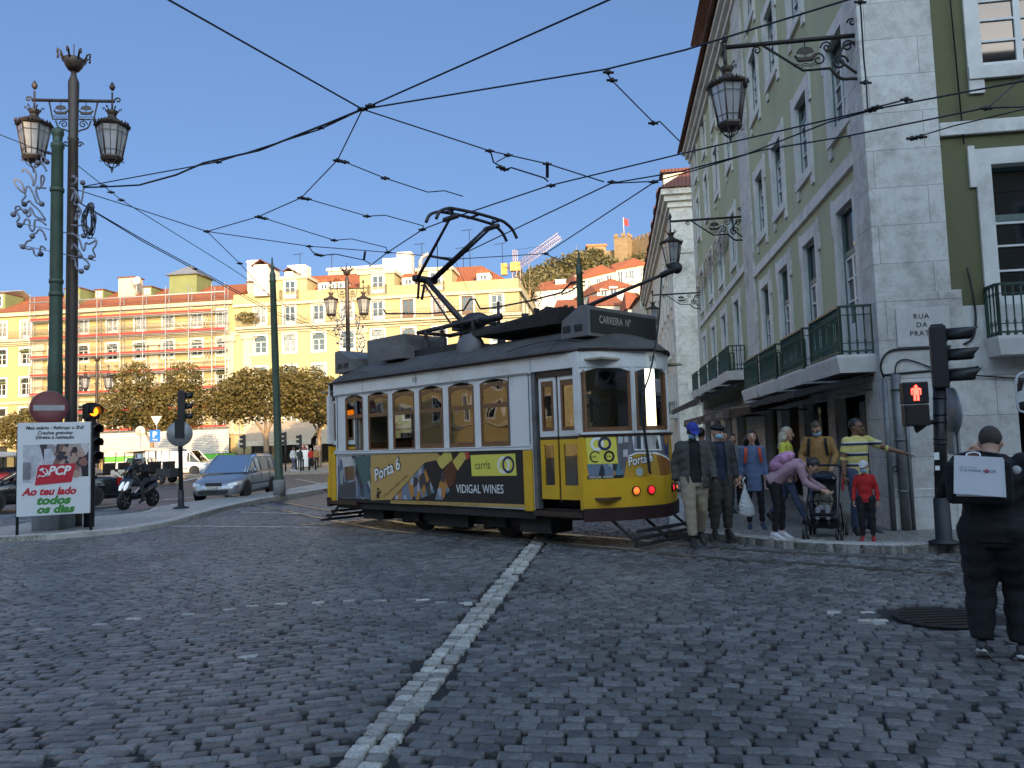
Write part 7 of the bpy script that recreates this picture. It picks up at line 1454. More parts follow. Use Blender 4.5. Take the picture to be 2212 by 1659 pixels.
# tuk-tuks
def tuktuk(label,loc,rz,paint,open_=True,canopy=None):
    t=thing('tuk_tuk',label,'tuk-tuk',loc,rz,'tuk-tuks waiting on the square'); canopy=canopy or m_cano
    for c,r in (((1.15,0,.28),.28),((-.85,-.58,.28),.28),((-.85,.58,.28),.28)): wheel(t,c,r,.13)
    mb=MB()
    if open_:
        mb.loft([[(x,-w,z0),(x,-w,z1),(x,w,z1),(x,w,z0)] for x,w,z0,z1 in ((-1.45,.62,.35,.85),(-.6,.64,.3,.85),(-.55,.64,.3,.42),(.55,.6,.3,.42),(.75,.45,.32,.95),(1.35,.25,.4,1.05),(1.5,.15,.5,.9))],smooth=False)
    else:
        mb.loft([[(x,-w,z0),(x,-w*1.02,(z0+z1)/2),(x,-w*.9,z1),(x,w*.9,z1),(x,w*1.02,(z0+z1)/2),(x,w,z0)] for x,w,z0,z1 in ((-1.45,.60,.3,1.1),(-.4,.66,.28,1.12),(.6,.6,.3,1.05),(1.05,.48,.32,1.0),(1.45,.30,.38,.85),(1.55,.2,.5,.7))])
    mb.build('body',[paint],t)
    for x,y in ((-1.35,-.6),(-1.35,.6),(-.1,-.62),(-.1,.62),(.85,-.48),(.85,.48)):
        mb=MB(); mb.tube([(x,y,.8),(x-.05,y,1.92)],.022,5); mb.build('canopy_post',[m_tubek],t)
    mb=MB(); mb.loft([[(x,-.78,z-.10),(x,-.74,z-.01),(x,-.4,z+.05),(x,.4,z+.05),(x,.74,z-.01),(x,.78,z-.10)] for x,z in ((-1.65,1.90),(-1.2,1.96),(0,2.0),(.9,1.96),(1.15,1.86))],smooth=True); mb.build('canopy',[canopy],t)
    for x in (-.75,.15):
        mb=MB(); mb.box((x,0,.62),(.42,1.1,.14)); mb.box((x-.24,0,.98),(.10,1.1,.55)); mb.build('seat',[m_dk_seat],t)
    mb=MB(); mb.tube([(1.0,-.3,1.15),(1.1,0,1.1),(1.0,.3,1.15)],.018,5); mb.tube([(1.1,0,1.1),(1.2,0,.5)],.025,5); mb.build('handlebar',[m_tubek],t)
    mb=MB(); mb.quad((1.0,-.5,1.0),(1.0,.5,1.0),(.86,.5,1.85),(.86,-.5,1.85)); mb.build('windscreen',[m_cgl],t)
    for s in (-.22,.22): mb=MB(); mb.ball((1.48,s*.7,.78),(.05,.08,.08),8,6); mb.build('headlight',[m_hl],t)
    return t
m_cano=mat('pale_canopy',(.58,.50,.42),.7,var=.06); m_redp=mat('red_car_paint',(.50,.03,.02),.35,coat=.4); m_bluep=mat('blue_car_paint',(.05,.08,.30),.35,coat=.4); m_creamp=mat('cream_car_paint',(.55,.50,.42),.4)
q=G(330,1045); tuktuk('open tuk-tuk with long pale canopy, nearest to the white van',(q.x,q.y,0),R(172),m_dk_seat)
q=P(232,1040,46); tuktuk('open tuk-tuk with pale canopy behind the black taxi',(q.x,46,0),R(176),m_creamp)
q=G(2,1068); tuktuk('red tuk-tuk with pale canopy at the left edge',(q.x-.4,q.y,0),R(-20),m_redp,False)
q=P(44,1058,41); tuktuk('blue tuk-tuk just right of the red one, behind the poster',(q.x-.2,41,0),R(-30),m_bluep,False)
# scooters
def scooter(label,loc,rz):
    t=thing('scooter',label,'scooter',loc,rz,'scooters'); m=m_blackp
    for x in (.66,-.66): wheel(t,(x,0,.28),.28,.12)
    mb=MB(); mb.loft([ell(V3((x,0,z)),a,b,V3((0,1,0)),V3((-s,0,1)).normalized(),12) for x,z,a,b,s in ((.62,.50,.12,.10,.2),(.66,.62,.2,.14,.3),(.58,.82,.24,.16,.5),(.46,.98,.18,.12,.6),(.36,1.05,.08,.05,.6))]); mb.build('front_fairing',[m],t)
    mb=MB(); mb.loft([ell(V3((x,0,z)),a,b,V3((0,1,0)),V3((0,0,1)),12) for x,z,a,b in ((.45,.50,.14,.16),(.25,.38,.17,.10),(-.05,.45,.17,.16),(-.4,.58,.18,.20),(-.75,.70,.14,.14),(-.95,.78,.06,.05))]); mb.build('body',[m],t)
    mb=MB(); mb.loft([ell(V3((x,0,z)),a,b,V3((0,1,0)),V3((0,0,1)),10) for x,z,a,b in ((.10,.74,.10,.05),(-.15,.78,.16,.06),(-.45,.82,.16,.06),(-.85,.88,.10,.05))]); mb.build('saddle',[m_dk_seat],t)
    mb=MB(); mb.tube(spline([(.36,-.34,1.04),(.44,-.2,1.08),(.46,0,1.06),(.44,.2,1.08),(.36,.34,1.04)],4),.02,6); mb.build('handlebar',[m_tubek],t)
    for s in (-1,1):
        mb=MB(); mb.slab([(.62,.70),(.76,.60),(.74,.72),(.58,.86)],(0,s*.12,0),(1,0,0),(0,0,1),.07*s); mb.build('headlight',[mat('led_headlamp',(.75,.8,.85),.3,emit=.2)],t)
        mb=MB(); mb.tube([(.42,s*.3,1.06),(.46,s*.42,1.2)],.01,4); mb.ball((.46,s*.44,1.22),(.02,.07,.05),8,5); mb.build('mirror',[m_plast],t)
    mb=MB(); mb.tube([(.60,0,.52),(.66,0,.28)],.05,6); mb.build('fork',[m_plast],t)
    mb=MB(); 
    mb.loft([[(x,-.16,z),(x,.16,z),(x-.02,.14,z+.02),(x-.02,-.14,z+.02)] for x,z in ((.52,1.0),(.40,1.28))]); mb.build('windscreen',[m_cgl],t)
    mb=MB(); mb.tube([(-.35,-.20,.30),(-.95,-.22,.42)],[.05,.07],8); mb.build('exhaust',[m_plast],t)
    return t
ma=G(276,1101); mb_=G(322,1095); hd_=(ma-mb_).normalized(); mc=(ma+mb_)/2; srz_=math.atan2(hd_.y,hd_.x); scooter('black maxi scooter with bright headlamp strips ridden past the poster',(mc.x,mc.y,0),srz_)
rj=dict(pe=(0,.28,.88),ch=(0,.16,1.20),ne=(0,.08,1.38),hd=(0,.02,1.53),sR=(-.18,.08,1.33),sL=(.18,.08,1.33),eR=(-.32,-.06,1.16),eL=(.32,-.06,1.16),wR=(-.31,-.30,1.10),wL=(.31,-.30,1.10),hR=(-.11,.24,.85),hL=(.11,.24,.85),kR=(-.24,-.16,.72),kL=(.24,-.16,.72),aR=(-.24,-.10,.30),aL=(.24,-.10,.30),tR=(-.24,-.3,.25),tL=(.24,-.3,.25))
def helmet(t,j,K_,torso,arm,hp,ax,hx_,add):
    mb=MB(); mb.ball(hp(0,.01,.03),(.125*K_,.145*K_,.14*K_),16,12); mb.build('helmet',[mat('white_helmet',(.66,.66,.66),.25,coat=.5)],t); mb=MB(); mb.ball(hp(0,-.03,-.005),(.118*K_,.115*K_,.062*K_),14,8); mb.build('visor',[m_plast],t); mb=MB(); mb.slab([(0,0),(.05,.05),(.02,.05),(.05,.11),(-.02,.06),(.01,.06)],hp(-.02,-.13,.04),(1,0,0),(0,.1,1),.012); mb.build('helmet_print',[m_navy],t)
person('scooter rider in black jacket and white helmet with dark lightning mark',(mc.x,mc.y,.0),srz_+R(90),1.76,m_skin,rj,top=k_blk,legs=k_dk,shoe=sh_k,hair='crop',vox=.018,over=helmet,bw=1.1)
q=G(30,1097); scooter('grey black parked scooter seen past the left edge of the poster',(q.x,q.y,0),R(60))
# wing mirror of a high vehicle at the right edge (the vehicle itself is outside the picture)
mq=P(2207,850,5.2); vm=thing('vehicle_mirror','white framed mirror of a high vehicle reaching in at the right edge','mirror',mq,0); mb=MB(); mb.tube(spline([(.13,0,.13),(.02,0,.135),(-.03,0,.09),(-.035,0,-.06),(-.01,0,-.12),(.16,0,-.13)],5),.0085,8); mb.build('mirror_frame',[mat('white_tube',(.6,.6,.6),.4)],vm); mb=MB(); mb.box((.08,.02,0),(.16,.04,.20)); mb.build('mirror_housing',[m_plast],vm,.015); mb=MB(); mb.slab([(-.03,-.06),(.015,-.05),(.025,.09),(-.0,.02),(-.03,.01)],(0,-.005,0),(1,0,0),(0,0,1),.004); mb.build('mirror_bracket',[MATS['white_tube']],vm)
# ================================================================ STREET FURNITURE
m_post=mat('bronze_post_paint',(.045,.032,.024),.5,var=.25,scale=5,bump=.15); m_gpole=mat('green_pole_paint',(.035,.065,.045),.5,var=.25,scale=4,bump=.15,dirt=.2); m_lgl=mat('lantern_glass',(.42,.44,.46),.25,var=.1,scale=3,trans=.35,spec=.7); m_conc=mat('concrete_base',(.20,.20,.20),.85,var=.2,scale=6,bump=.3)
def scroll(mb,c,r,turns,xa,za,th=.012,a0=0,sgn=1,n=20):
    mb.tube([V3(c)+V3(xa)*(r*(1-.85*i/n)*math.cos(a0+sgn*turns*2*math.pi*i/n))+V3(za)*(r*(1-.85*i/n)*math.sin(a0+sgn*turns*2*math.pi*i/n)) for i in range(n+1)],th,4)
def crown_(mb,c,r,s=1.,n=8):
    c=V3(c); mb.lathe([(r*.45,0),(r*.7,.08*s),(r*.95,.22*s),(r*.9,.24*s),(r*.5,.1*s)],c,12)
    for i in range(n):
        a=2*math.pi*i/n; d=V3((math.cos(a),math.sin(a),0)); mb.tube([c+d*r*.9+V3((0,0,.2*s)),c+d*r*1.15+V3((0,0,.34*s)),c+d*r*1.4+V3((0,0,.36*s)),c+d*r*1.38+V3((0,0,.27*s))],.022*s,4)
_lan={}
def lantern(parent,loc,k=1.,name='lantern'):
    """hanging six sided lantern, z=0 at the top of the rod, about 2 k high"""
    if 'b' not in _lan:
        mb=MB(); mb.tube([(0,0,.0),(0,0,-.62)],.028,6); mb.lathe([(.02,.05),(.06,.09),(.085,.16),(.05,.24),(.02,.30),(.03,.22)],(0,0,0),8)
        crown_(mb,(0,0,-.72),.17,.7,6); mb.lathe([(.10,-.66),(.12,-.74),(.22,-.82),(.46,-.95),(.50,-.99),(.48,-1.03),(.40,-1.03)],(0,0,0),6,smooth=False)
        for i in range(30):
            a=2*math.pi*i/30; rr=.49/math.cos(((a+math.pi/6)%(math.pi/3))-math.pi/6)*.88; mb.lathe([(.026,0),(.03,.04),(.0,.10)],(rr*math.cos(a),rr*math.sin(a),-1.0),4)
        for i in range(6):
            a=math.pi/3*i; mb.tube([(.43*math.cos(a),.43*math.sin(a),-1.02),(.27*math.cos(a),.27*math.sin(a),-1.92)],.022,5)
            a2=a+math.pi/6; mb.tube([(.372*math.cos(a2),.372*math.sin(a2),-1.02),(.235*math.cos(a2),.235*math.sin(a2),-1.92)],.007,4)
            b=a+math.pi/3
            for z,r in ((-1.22,.396),(-1.75,.304)): mb.tube([(r*math.cos(a),r*math.sin(a),z),(r*math.cos(b),r*math.sin(b),z)],.007,4)
            scroll(mb,(.27*math.cos(a),.27*math.sin(a),-2.02),.055,1.2,(math.cos(a),math.sin(a),0),(0,0,1),.010,0,-1,10); mb.tube([(.25*math.cos(a),.25*math.sin(a),-1.98),(.16*math.cos(a),.16*math.sin(a),-2.14),(.0,.0,-2.26)],.014,4)
        mb.lathe([(.30,-1.90),(.31,-1.95),(.26,-2.03),(.05,-2.05)],(0,0,0),6,smooth=False); mb.lathe([(.03,-2.2),(.035,-2.28),(.0,-2.40)],(0,0,0),6)
        _lan['b']=mb.mesh('lantern',[m_post]); mb=MB(); mb.lathe([(.40,-1.03),(.255,-1.90)],(0,0,0),6,smooth=False); _lan['g']=mb.mesh('glass',[m_lgl])
    o=inst(name,_lan['b'],parent,loc,R(12),(k,k,k)); inst('glass',_lan['g'],o); return o
def ship(mb,c,k,xa):
    c=V3(c);xa=V3(xa); za=V3((0,0,1)); q=lambda x,z:c+xa*x*k+za*z*k
    mb.tube([q(-.22,.05),q(-.15,-.08),q(.15,-.08),q(.24,.06)],.03*k,5); mb.slab([(-.2,.02),(-.14,-.1),(.14,-.1),(.22,.04),(.1,.0),(-.1,.0)],c-xa.cross(za)*.01,xa*k,za*k,.02)
    mb.tube([q(0,0),q(0,.34)],.012*k,4)
    for s in (-1,1): mb.slab([(.02*s,.06),(.20*s,.10),(.14*s,.2),(.02*s,.24)][::s],c-xa.cross(za)*.008,xa*k,za*k,.014)
    for z in (-.16,-.21): mb.tube([q(-.26+.052*i,z+.02*math.sin(i*1.6)) for i in range(11)],.010*k,4)
def twin_lamp(label,loc,Hh,k,rz,group='cast iron twin lamp posts',rad=.125):
    t=thing('lamp_post',label,'street lamp',loc,rz,group); ah=Hh-1.25*k*.9
    mb=MB(); mb.lathe([(rad*1.9,0),(rad*1.9,.25),(rad*1.35,.4),(rad*1.25,1.0),(rad,1.15),(rad*.95,Hh*.55),(rad*.80,ah-.9*k),(rad*.95,ah-.85*k),(rad*.78,ah-.8*k),(rad*.9,ah+.3*k),(rad*.9,ah+.42*k),(rad*.5,ah+.55*k),(rad*.35,Hh-.42*k)],(0,0,0),16); crown_(mb,(0,0,Hh-.45*k),.24*k,1.05*k); mb.tube([(0,0,Hh-.4*k),(0,0,Hh+.15*k)],.012*k,4)
    mb.build('post',[m_post],t)
    ax=.80*k
    for s in (-1,1):
        mb=MB(); mb.tube([(0,0,ah),(s*(ax+.05*k),0,ah)],.035*k,6); scroll(mb,(s*(ax+.12*k),0,ah+.02*k),.07*k,1.1,(s,0,0),(0,0,1),.018*k,math.pi,-1,10)
        mb.tube([(s*.5*k,0,ah-.02),(s*.42*k,0,ah-.42*k),(s*.12*k,0,ah-.42*k)],.018*k,5); ship(mb,(s*.26*k,0,ah-.25*k),.62*k,(1,0,0)); mb.tube(spline([(s*.36*k,0,ah-.45*k),(s*.3*k,0,ah-.6*k),(s*.16*k,0,ah-.66*k),(s*.08*k,0,ah-.7*k)],3),.018*k,5); scroll(mb,(s*.2*k,0,ah-.53*k),.09*k,1.4,(s,0,0),(0,0,1),.014*k)
        scroll(mb,(s*.14*k,0,ah-.98*k),.07*k,1.2,(s,0,0),(0,0,1),.016*k)
        mb.build('bracket',[m_post],t); lantern(t,(s*ax,0,ah+.20*k),.76*k)
    return t
lp=G(151,1137,PZ); ltop=P(139,115,lp.y+.1).z
twin_lamp('tall bronze brown twin lantern lamp post with crown finial, beside the election poster',lp,ltop-PZ,1.08,math.atan2(-lp.x,lp.y)*.5-R(8),rad=.132)
s2=P(757,1030,41); s2t=P(754,575,41).z; twin_lamp('dark twin lantern lamp post with light ornaments rising behind the tram rear',(s2.x,41,.0),s2t,1.06,R(4),rad=.13)
s3=P(208,1010,52); twin_lamp('thin twin lantern lamp post in front of the scaffolding',(s3.x,52,0),P(206,768,52).z,.9,R(8),rad=.10)
s4_=P(56,1010,80); 
# festive ornaments of bent tube and balls strapped to two of the posts
m_orn=mat('grey_ornament_tube',(.16,.17,.22),.5); m_ornb=mat('grey_ornament_ball',(.13,.13,.17),.35)
ORN=[[(328,970),(300,910),(295,880),(312,876),(327,905)],[(175,980),(195,960),(238,1010),(250,1070),(262,1000),(248,940),(275,915)],[(325,1080),(300,1080),(290,1040),(298,1000),(312,1010),(305,1060),(285,1090),(270,1070),(262,1100),(275,1150),(300,1190)],
[(300,1190),(268,1180),(250,1130),(220,1075),(200,1080),(195,1115),(160,1090),(132,1045),(140,1025),(170,1045),(190,1110),(200,1140),(180,1170),(190,1190)],[(325,1295),(280,1230),(240,1190),(225,1170),(210,1180),(190,1190)],[(325,1300),(260,1270),(230,1215),(220,1230),(235,1260),(215,1275),(200,1240)],
[(200,1240),(180,1230),(160,1205),(140,1215),(145,1250),(165,1280),(150,1310),(165,1332)],[(165,1222),(140,1235),(125,1260)],[(328,1330),(290,1300),(262,1300),(255,1350),(240,1370),(225,1340),(225,1300),(200,1295),(190,1325),(165,1332)],[(328,1430),(310,1380),(290,1362),(270,1385),(245,1390),(245,1405)],
[(245,1405),(240,1430),(210,1440),(198,1460),(185,1473)],[(185,1473),(220,1490),(250,1490),(258,1520),(275,1535),(300,1525)],[(328,1490),(300,1470),(290,1500),(300,1525)],[(480,1060),(510,1050),(520,1020),(495,1010)],[(480,1085),(500,1090),(525,1130),(545,1190),(560,1090),(555,1047)],
[(480,1170),(490,1160),(495,1120),(510,1115),(512,1150),(500,1190),(525,1200),(545,1240),(520,1300),(508,1280),(530,1230)],[(545,1310),(580,1270),(600,1190),(620,1190),(612,1210)],[(485,1330),(520,1335),(570,1335),(605,1360),(620,1400),(595,1385),(565,1405)],
[(485,1380),(530,1420),(555,1490),(570,1500),(575,1450),(600,1460),(640,1435),(640,1470),(625,1500),(635,1540),(610,1548)],[(485,1490),(500,1460),(520,1480),(545,1520),(545,1540)],[(545,1540),(590,1580),(600,1610),(580,1615)],[(485,1555),(510,1560),(515,1600),(530,1630),(550,1640)]]
def ornament(label,c,rz,k,seed):
    t=thing('light_ornament',label,'ornament',c,rz,'festive light ornaments')
    for pl in ORN:
        pts=[((x-404)*.00349*k,.02*math.sin(x*.1+y*.07),(1250-y)*.00349*k) for x,y in pl]
        mb=MB(); mb.tube(spline(pts,5),.022*k,5); mb.build('scroll_tube',[m_orn],t); mb=MB(); mb.ball(pts[-1],.062*k,10,7); mb.build('ball',[m_ornb],t)
    for z in (1355,1500):
        mb=MB(); mb.bar(((160-404)*.00349*k,0,(1260-z)*.00349*k+.1),((640-404)*.00349*k,0,(1180-z)*.00349*k),.02); mb.build('crossbar',[m_orn],t)
    return t
oc=P(126,460,lp.y-.25); ornament('grey festive light ornament of scrolls and balls on the tall lamp post by the poster',oc,R(6),1.0,5)
oc=P(757,712,40.7); ornament('grey festive light ornament on the lamp post behind the tram rear',oc,R(4),.9,8)
mb=MB(); cc=P(192,470,lp.y-.25)
for i in range(9): mb.tube([cc+V3(((.10+.05*math.sin(i*1.7))*math.cos(a)+.02*math.sin(i),.02*math.sin(i*3+a),(.30+.04*math.cos(i*2.3))*math.sin(a)-.02*i)) for a in [2*math.pi*j/20 for j in range(21)]],.012,4)
tag(mb.build('cable_coil',[m_cable]),'coil of black cable hanging right of the tall lamp post','cable coil')
# catenary poles
def gpole(label,loc,Hh,r,base=True):
    t=thing('tram_wire_pole',label,'pole',loc,0,'green tram wire poles'); mb=MB(); mb.lathe([(r*1.25,0),(r*1.2,.6),(r*1.0,.7),(r*.86,Hh*.55),(r*.90,Hh*.55+.05),(r*.74,Hh-.9),(r*.9,Hh-.86),(r*.74,Hh-.8),(r*.74,Hh-.62),(r*.45,Hh-.5),(r*.4,Hh-.42),(r*.62,Hh-.36),(r*.35,Hh-.3),(r*.28,Hh-.25),(.02,Hh)],(0,0,0),14); mb.build('pole',[m_gpole],t)
    if base: mb=MB(); mb.box((0,0,.24),(r*3.3,r*3.3,.48)) if r>.17 else mb.lathe([(r*1.5,0),(r*1.5,.5),(r*1.3,.54)],(0,0,0),14); mb.build('concrete_base',[m_conc],t)
    return t
g1_=G(116,1142,PZ); t=thing('tram_wire_pole','thick green tram wire pole with ball cap right beside the tall lamp post','pole',g1_,0,'green tram wire poles'); Hh=P(112,277,g1_.y).z-PZ
mb=MB(); r=.142; mb.lathe([(r*1.1,0),(r*1.08,3.6),(r*1.0,3.7),(r*.92,Hh*.62),(r*.95,Hh*.62+.03),(r*.86,Hh-.5),(r*1.0,Hh-.46),(r*1.02,Hh-.38),(r*.7,Hh-.34),(r*.75,Hh-.2),(r*.95,Hh-.14),(r*.9,Hh-.05),(r*.4,Hh)],(0,0,0),16)
for z in (Hh-1.5,Hh-3.6,Hh-3.9): mb.lathe([(r*.98,z),(r*1.06,z+.02),(r*1.06,z+.08),(r*.98,z+.1)],(0,0,0),16)
mb.build('pole',[m_gpole],t); mb=MB(); mb.box((0,0,.2),(.62,.62,.42)); mb.build('concrete_base',[m_conc],t,.02)
g2_=G(604,1070,PZ); P2=gpole('slim green tram wire pole with pointed finial at the tip of the traffic island',g2_,P(587,556,g2_.y).z-PZ,.142); P2.rotation_euler=(0,R(-1.2),0)
g3_=P(1268,1010,29); gpole('green tram wire pole with pointed finial behind the tram front',(g3_.x,29,0),P(1264,541,29).z,.16,False)
# wall bracket lamps on the side street
def wall_lamp(label,px,py,bot,ln,k):
    a=PL(px,py,K,UU); t=thing('wall_lamp',label,'wall lamp',a,-TH,'wrought iron wall lamps on the side street'); mb=MB()
    mb.tube([(0.0,0,.28*k),(0.0,0,-.85*k)],.028*k,6); mb.tube([(0,0,0),(-ln,0,0)],.035*k,6); mb.tube([(-ln*.72,0,-.02),(-ln*.42,0,-.5*k),(-ln*.22,0,-.5*k)],.022*k,5); mb.tube(spline([(-ln*.22,0,-.5*k),(-.3*k,0,-.68*k),(-.12*k,0,-.7*k),(0,0,-.72*k)],4),.026*k,5); mb.tube(spline([(-.02,0,-.1*k),(-.22*k,0,-.16*k),(-.3*k,0,-.36*k),(-.16*k,0,-.52*k),(-.05*k,0,-.62*k)],4),.022*k,5)
    scroll(mb,(-.3*k,0,-.42*k),.13*k,1.6,(1,0,0),(0,0,1),.02*k); scroll(mb,(-.16*k,0,-.16*k),.10*k,1.5,(1,0,0),(0,0,1),.016*k); scroll(mb,(-.48*k,0,-.15*k),.10*k,1.5,(-1,0,0),(0,0,1),.014*k); scroll(mb,(-.62*k,0,-.34*k),.12*k,1.4,(-1,0,0),(0,0,1),.014*k); scroll(mb,(-ln*.76,0,-.10*k),.07*k,1.3,(-1,0,0),(0,0,1),.014*k); scroll(mb,(-.08*k,0,.22*k),.07*k,1.3,(-1,0,0),(0,0,1),.016*k); scroll(mb,(-.0,0,-.92*k),.05*k,1.3,(-1,0,0),(0,0,1),.014*k); scroll(mb,(-ln-.02,0,.06*k),.05*k,1.2,(-1,0,0),(0,0,1),.014*k)
    ship(mb,(-ln*.40,0,-.28*k),.72*k,(1,0,0)); mb.build('bracket',[m_iron],t); lantern(t,(-ln,0,.04*k),bot); return t
wall_lamp('large wrought iron wall lamp with ship motif, highest and nearest of the wall lamps',1853,76,.72,2.15,1.05)
wall_lamp('wrought iron wall lamp with ship motif on the pilaster of the pale green front',1606,468,.74,2.25,1.05)
wall_lamp('small looking far wall lamp with ship motif just above the tram front roof',1512,632,.72,2.2,1.05)
# street signals
m_sig=mat('signal_housing',(.010,.011,.013),.5,var=.2,scale=6)
def signal_head(parent,c,rz,n=3,h=.30,w=.30,lit=None,litcol=(1,.3,.02),back=False,vis=.24):
    o=None; mb=MB(); M=M4.Translation(V3(c))@M4.Rotation(rz,4,'Z')
    mb.X=M; mb.bb((-w/2,-.10,-n*h/2),(w/2,.10,n*h/2)); mb.bb((-w*.3,-.08,n*h/2),(w*.3,.08,n*h/2+.03)); o=mb.build('signal_head',[m_sig],parent,.02)
    for i in range(n):
        z=n*h/2-h*(i+.5); mb=MB(); mb.X=M; k=14; A=[math.pi*(-.15+1.3*j/k) for j in range(k+1)]; mb.loft([[(w*.40*math.cos(a),-.10,z+w*.40*math.sin(a)),(w*.40*math.cos(a),-.10-vis*(.78+.22*max(0,math.sin(a))),z+w*.40*math.sin(a)),(w*.37*math.cos(a),-.10-vis*(.78+.22*max(0,math.sin(a))),z+w*.37*math.sin(a)),(w*.37*math.cos(a),-.10,z+w*.37*math.sin(a))] for a in A]); mb.build('visor',[m_sig],o)
        mb=MB(); mb.X=M@M4.Translation((0,-.102,z))@M4.Rotation(R(90),4,'X'); mb.lathe([(w*.36,0),(w*.25,.018),(0,.025)],(0,0,0),16); mb.build('lens',[mat('lit_amber',(1,.24,.01),.3,emit=1.3) if lit==i else mat('dark_lens',(.03,.02,.02),.2)],o)
    return o
sp_=G(2040,1174,PZ); sg=thing('traffic_light','dark traffic light post with red standing man pedestrian signal at the corner kerb','traffic light',sp_,0)
lean=V3((-.10,0,0)); top=P(2029,834,sp_.y)-sp_
mb=MB(); mb.lathe([(.20,0),(.20,.03),(.105,.06),(.10,.6),(.085,.62)],(0,0,0),12); mb.tube([(0,0,.5),top],.082,12)
for f in (.52,.56,.70,.76,.9): q=V3((0,0,.5)).lerp(top,f); mb.lathe([(.088,-.015),(.088,.015)],q,12)
mb.build('post',[m_sig],sg)
hc=P(2028,772,sp_.y)-sp_; signal_head(sg,hc,R(66),3,.285,.27,vis=.40)
hp_=P(1977,873,sp_.y-.1)-sp_; mb=MB(); mb.X=M4.Translation(hp_)@M4.Rotation(R(-12),4,'Z'); mb.bb((-.16,-.08,.005),(.16,.12,.30)); mb.bb((-.155,-.075,-.30),(.155,.115,-.005)); o=mb.build('pedestrian_signal',[m_sig],sg,.015)
mb=MB(); mb.X=M4.Translation(hp_)@M4.Rotation(R(-12),4,'Z'); ml=mat('red_led',(1,.03,.02),.4,emit=5.)
mb.slab(circ(12,.021,0,.235),(0,-.082,0),(1,0,0),(0,0,1),.003); mb.slab([(-.062,.205),(-.062,.125),(-.045,.125),(-.045,.19),(-.034,.19),(-.034,.045),(-.006,.045),(-.006,.125),(.006,.125),(.006,.045),(.034,.045),(.034,.19),(.045,.19),(.045,.125),(.062,.125),(.062,.205),(.045,.215),(-.045,.215)],(0,-.082,0),(1,0,0),(0,0,1),.003); mb.build('red_man',[ml],o)
mb=MB(); mb.X=M4.Translation(hp_)@M4.Rotation(R(-12),4,'Z'); mb.bb((-.13,-.0815,-.27),(.13,-.079,-.03)); mb.build('dark_window',[mat('unlit_signal',(.02,.012,.01),.6)],o)
mb=MB(); arm_=P(2013,915,sp_.y)-sp_; mb.tube([hp_+V3((0,.03,-.29)),hp_+V3((.01,.03,-.36)),arm_+V3((-.05,0,.02)),arm_+V3((.1,0,.02))],.035,8); mb.build('arm',[m_sig],sg)
ds=P(2056,888,sp_.y+.1)-sp_; mb=MB(); mb.lathe([(.33,-.01),(.33,.01)],ds,24,M=M4.Rotation(R(82),4,'Z')@M4.Rotation(R(90),4,'X')); mb.build('round_sign_back',[mat('grey_sign_back',(.30,.31,.32),.5,metal=.3,var=.1)],sg); mb=MB(); q=P(2056,957,sp_.y+.1)-sp_; mb.box(q,(.04,.16,.30)); mb.box(q+V3((.05,0,0)),(.03,.2,.32)); mb.build('small_sign',[MATS['grey_sign_back']],sg)
mb=MB(); q=P(2019,985,sp_.y)-sp_; mb.box(q+V3((-.02,-.087,0)),(.07,.004,.10)); mb.box(q+V3((-.02,-.087,-.16)),(.06,.004,.06)); mb.build('sticker',[m_wprint],sg)
# middle signal on the island
s_=G(391,1098,PZ); sg=thing('traffic_light','traffic light on the island seen from behind, with round sign back below it','traffic light',s_,0,'traffic signals'); top=P(388,850,s_.y)-s_
mb=MB(); mb.lathe([(.22,0),(.22,.03),(.09,.06),(.085,.5),(.07,.52)],(0,0,0),12); mb.tube([(0,0,.4),top*.985],.062,10); mb.build('post',[m_sig],sg)
signal_head(sg,P(392,879,s_.y)-s_,R(112),3,.295,.27); mb=MB(); mb.lathe([(.36,-.012),(.36,.012)],P(388,937,s_.y-.12)-s_,28,M=M4.Rotation(R(8),4,'Z')@M4.Rotation(R(90),4,'X')); mb.build('round_sign_back',[MATS['grey_sign_back']],sg); mb=MB(); mb.box(P(388,925,s_.y-.16)-s_,(.26,.05,.56)); mb.build('sign_box',[m_sig],sg)
# left signal with amber lamp
s_=G(192,1138,PZ); sg=thing('traffic_light','traffic light behind the poster with its amber lamp lit','traffic light',s_,0,'traffic signals'); mb=MB(); mb.tube([(0,0,0),P(196,905,s_.y)-s_],.11,10); mb.build('post',[m_sig],sg)
signal_head(sg,P(197,889,s_.y)-s_,R(58),1,.34,.30,lit=0); signal_head(sg,P(197,958,s_.y)-s_,R(58),3,.30,.30)
for x,y0,y1,Y,l in ((617,938,1020,58,'small far traffic light left of the tree trunk'),(528,944,1020,56,'small far traffic light in front of the beige awning, left of the big tree'),(650,944,1018,57,'small far traffic light under the trees near the tram rear')):
    a=P(x,1015,Y); sg=thing('traffic_light',l,'traffic light',(a.x,Y,.1),0,'traffic signals'); z=P(x,y0,Y).z; mb=MB(); mb.tube([(0,0,0),(0,0,z)],.06,6); mb.build('post',[m_sig],sg); signal_head(sg,(0,0,z-.45),R(-75),3,.33,.34)
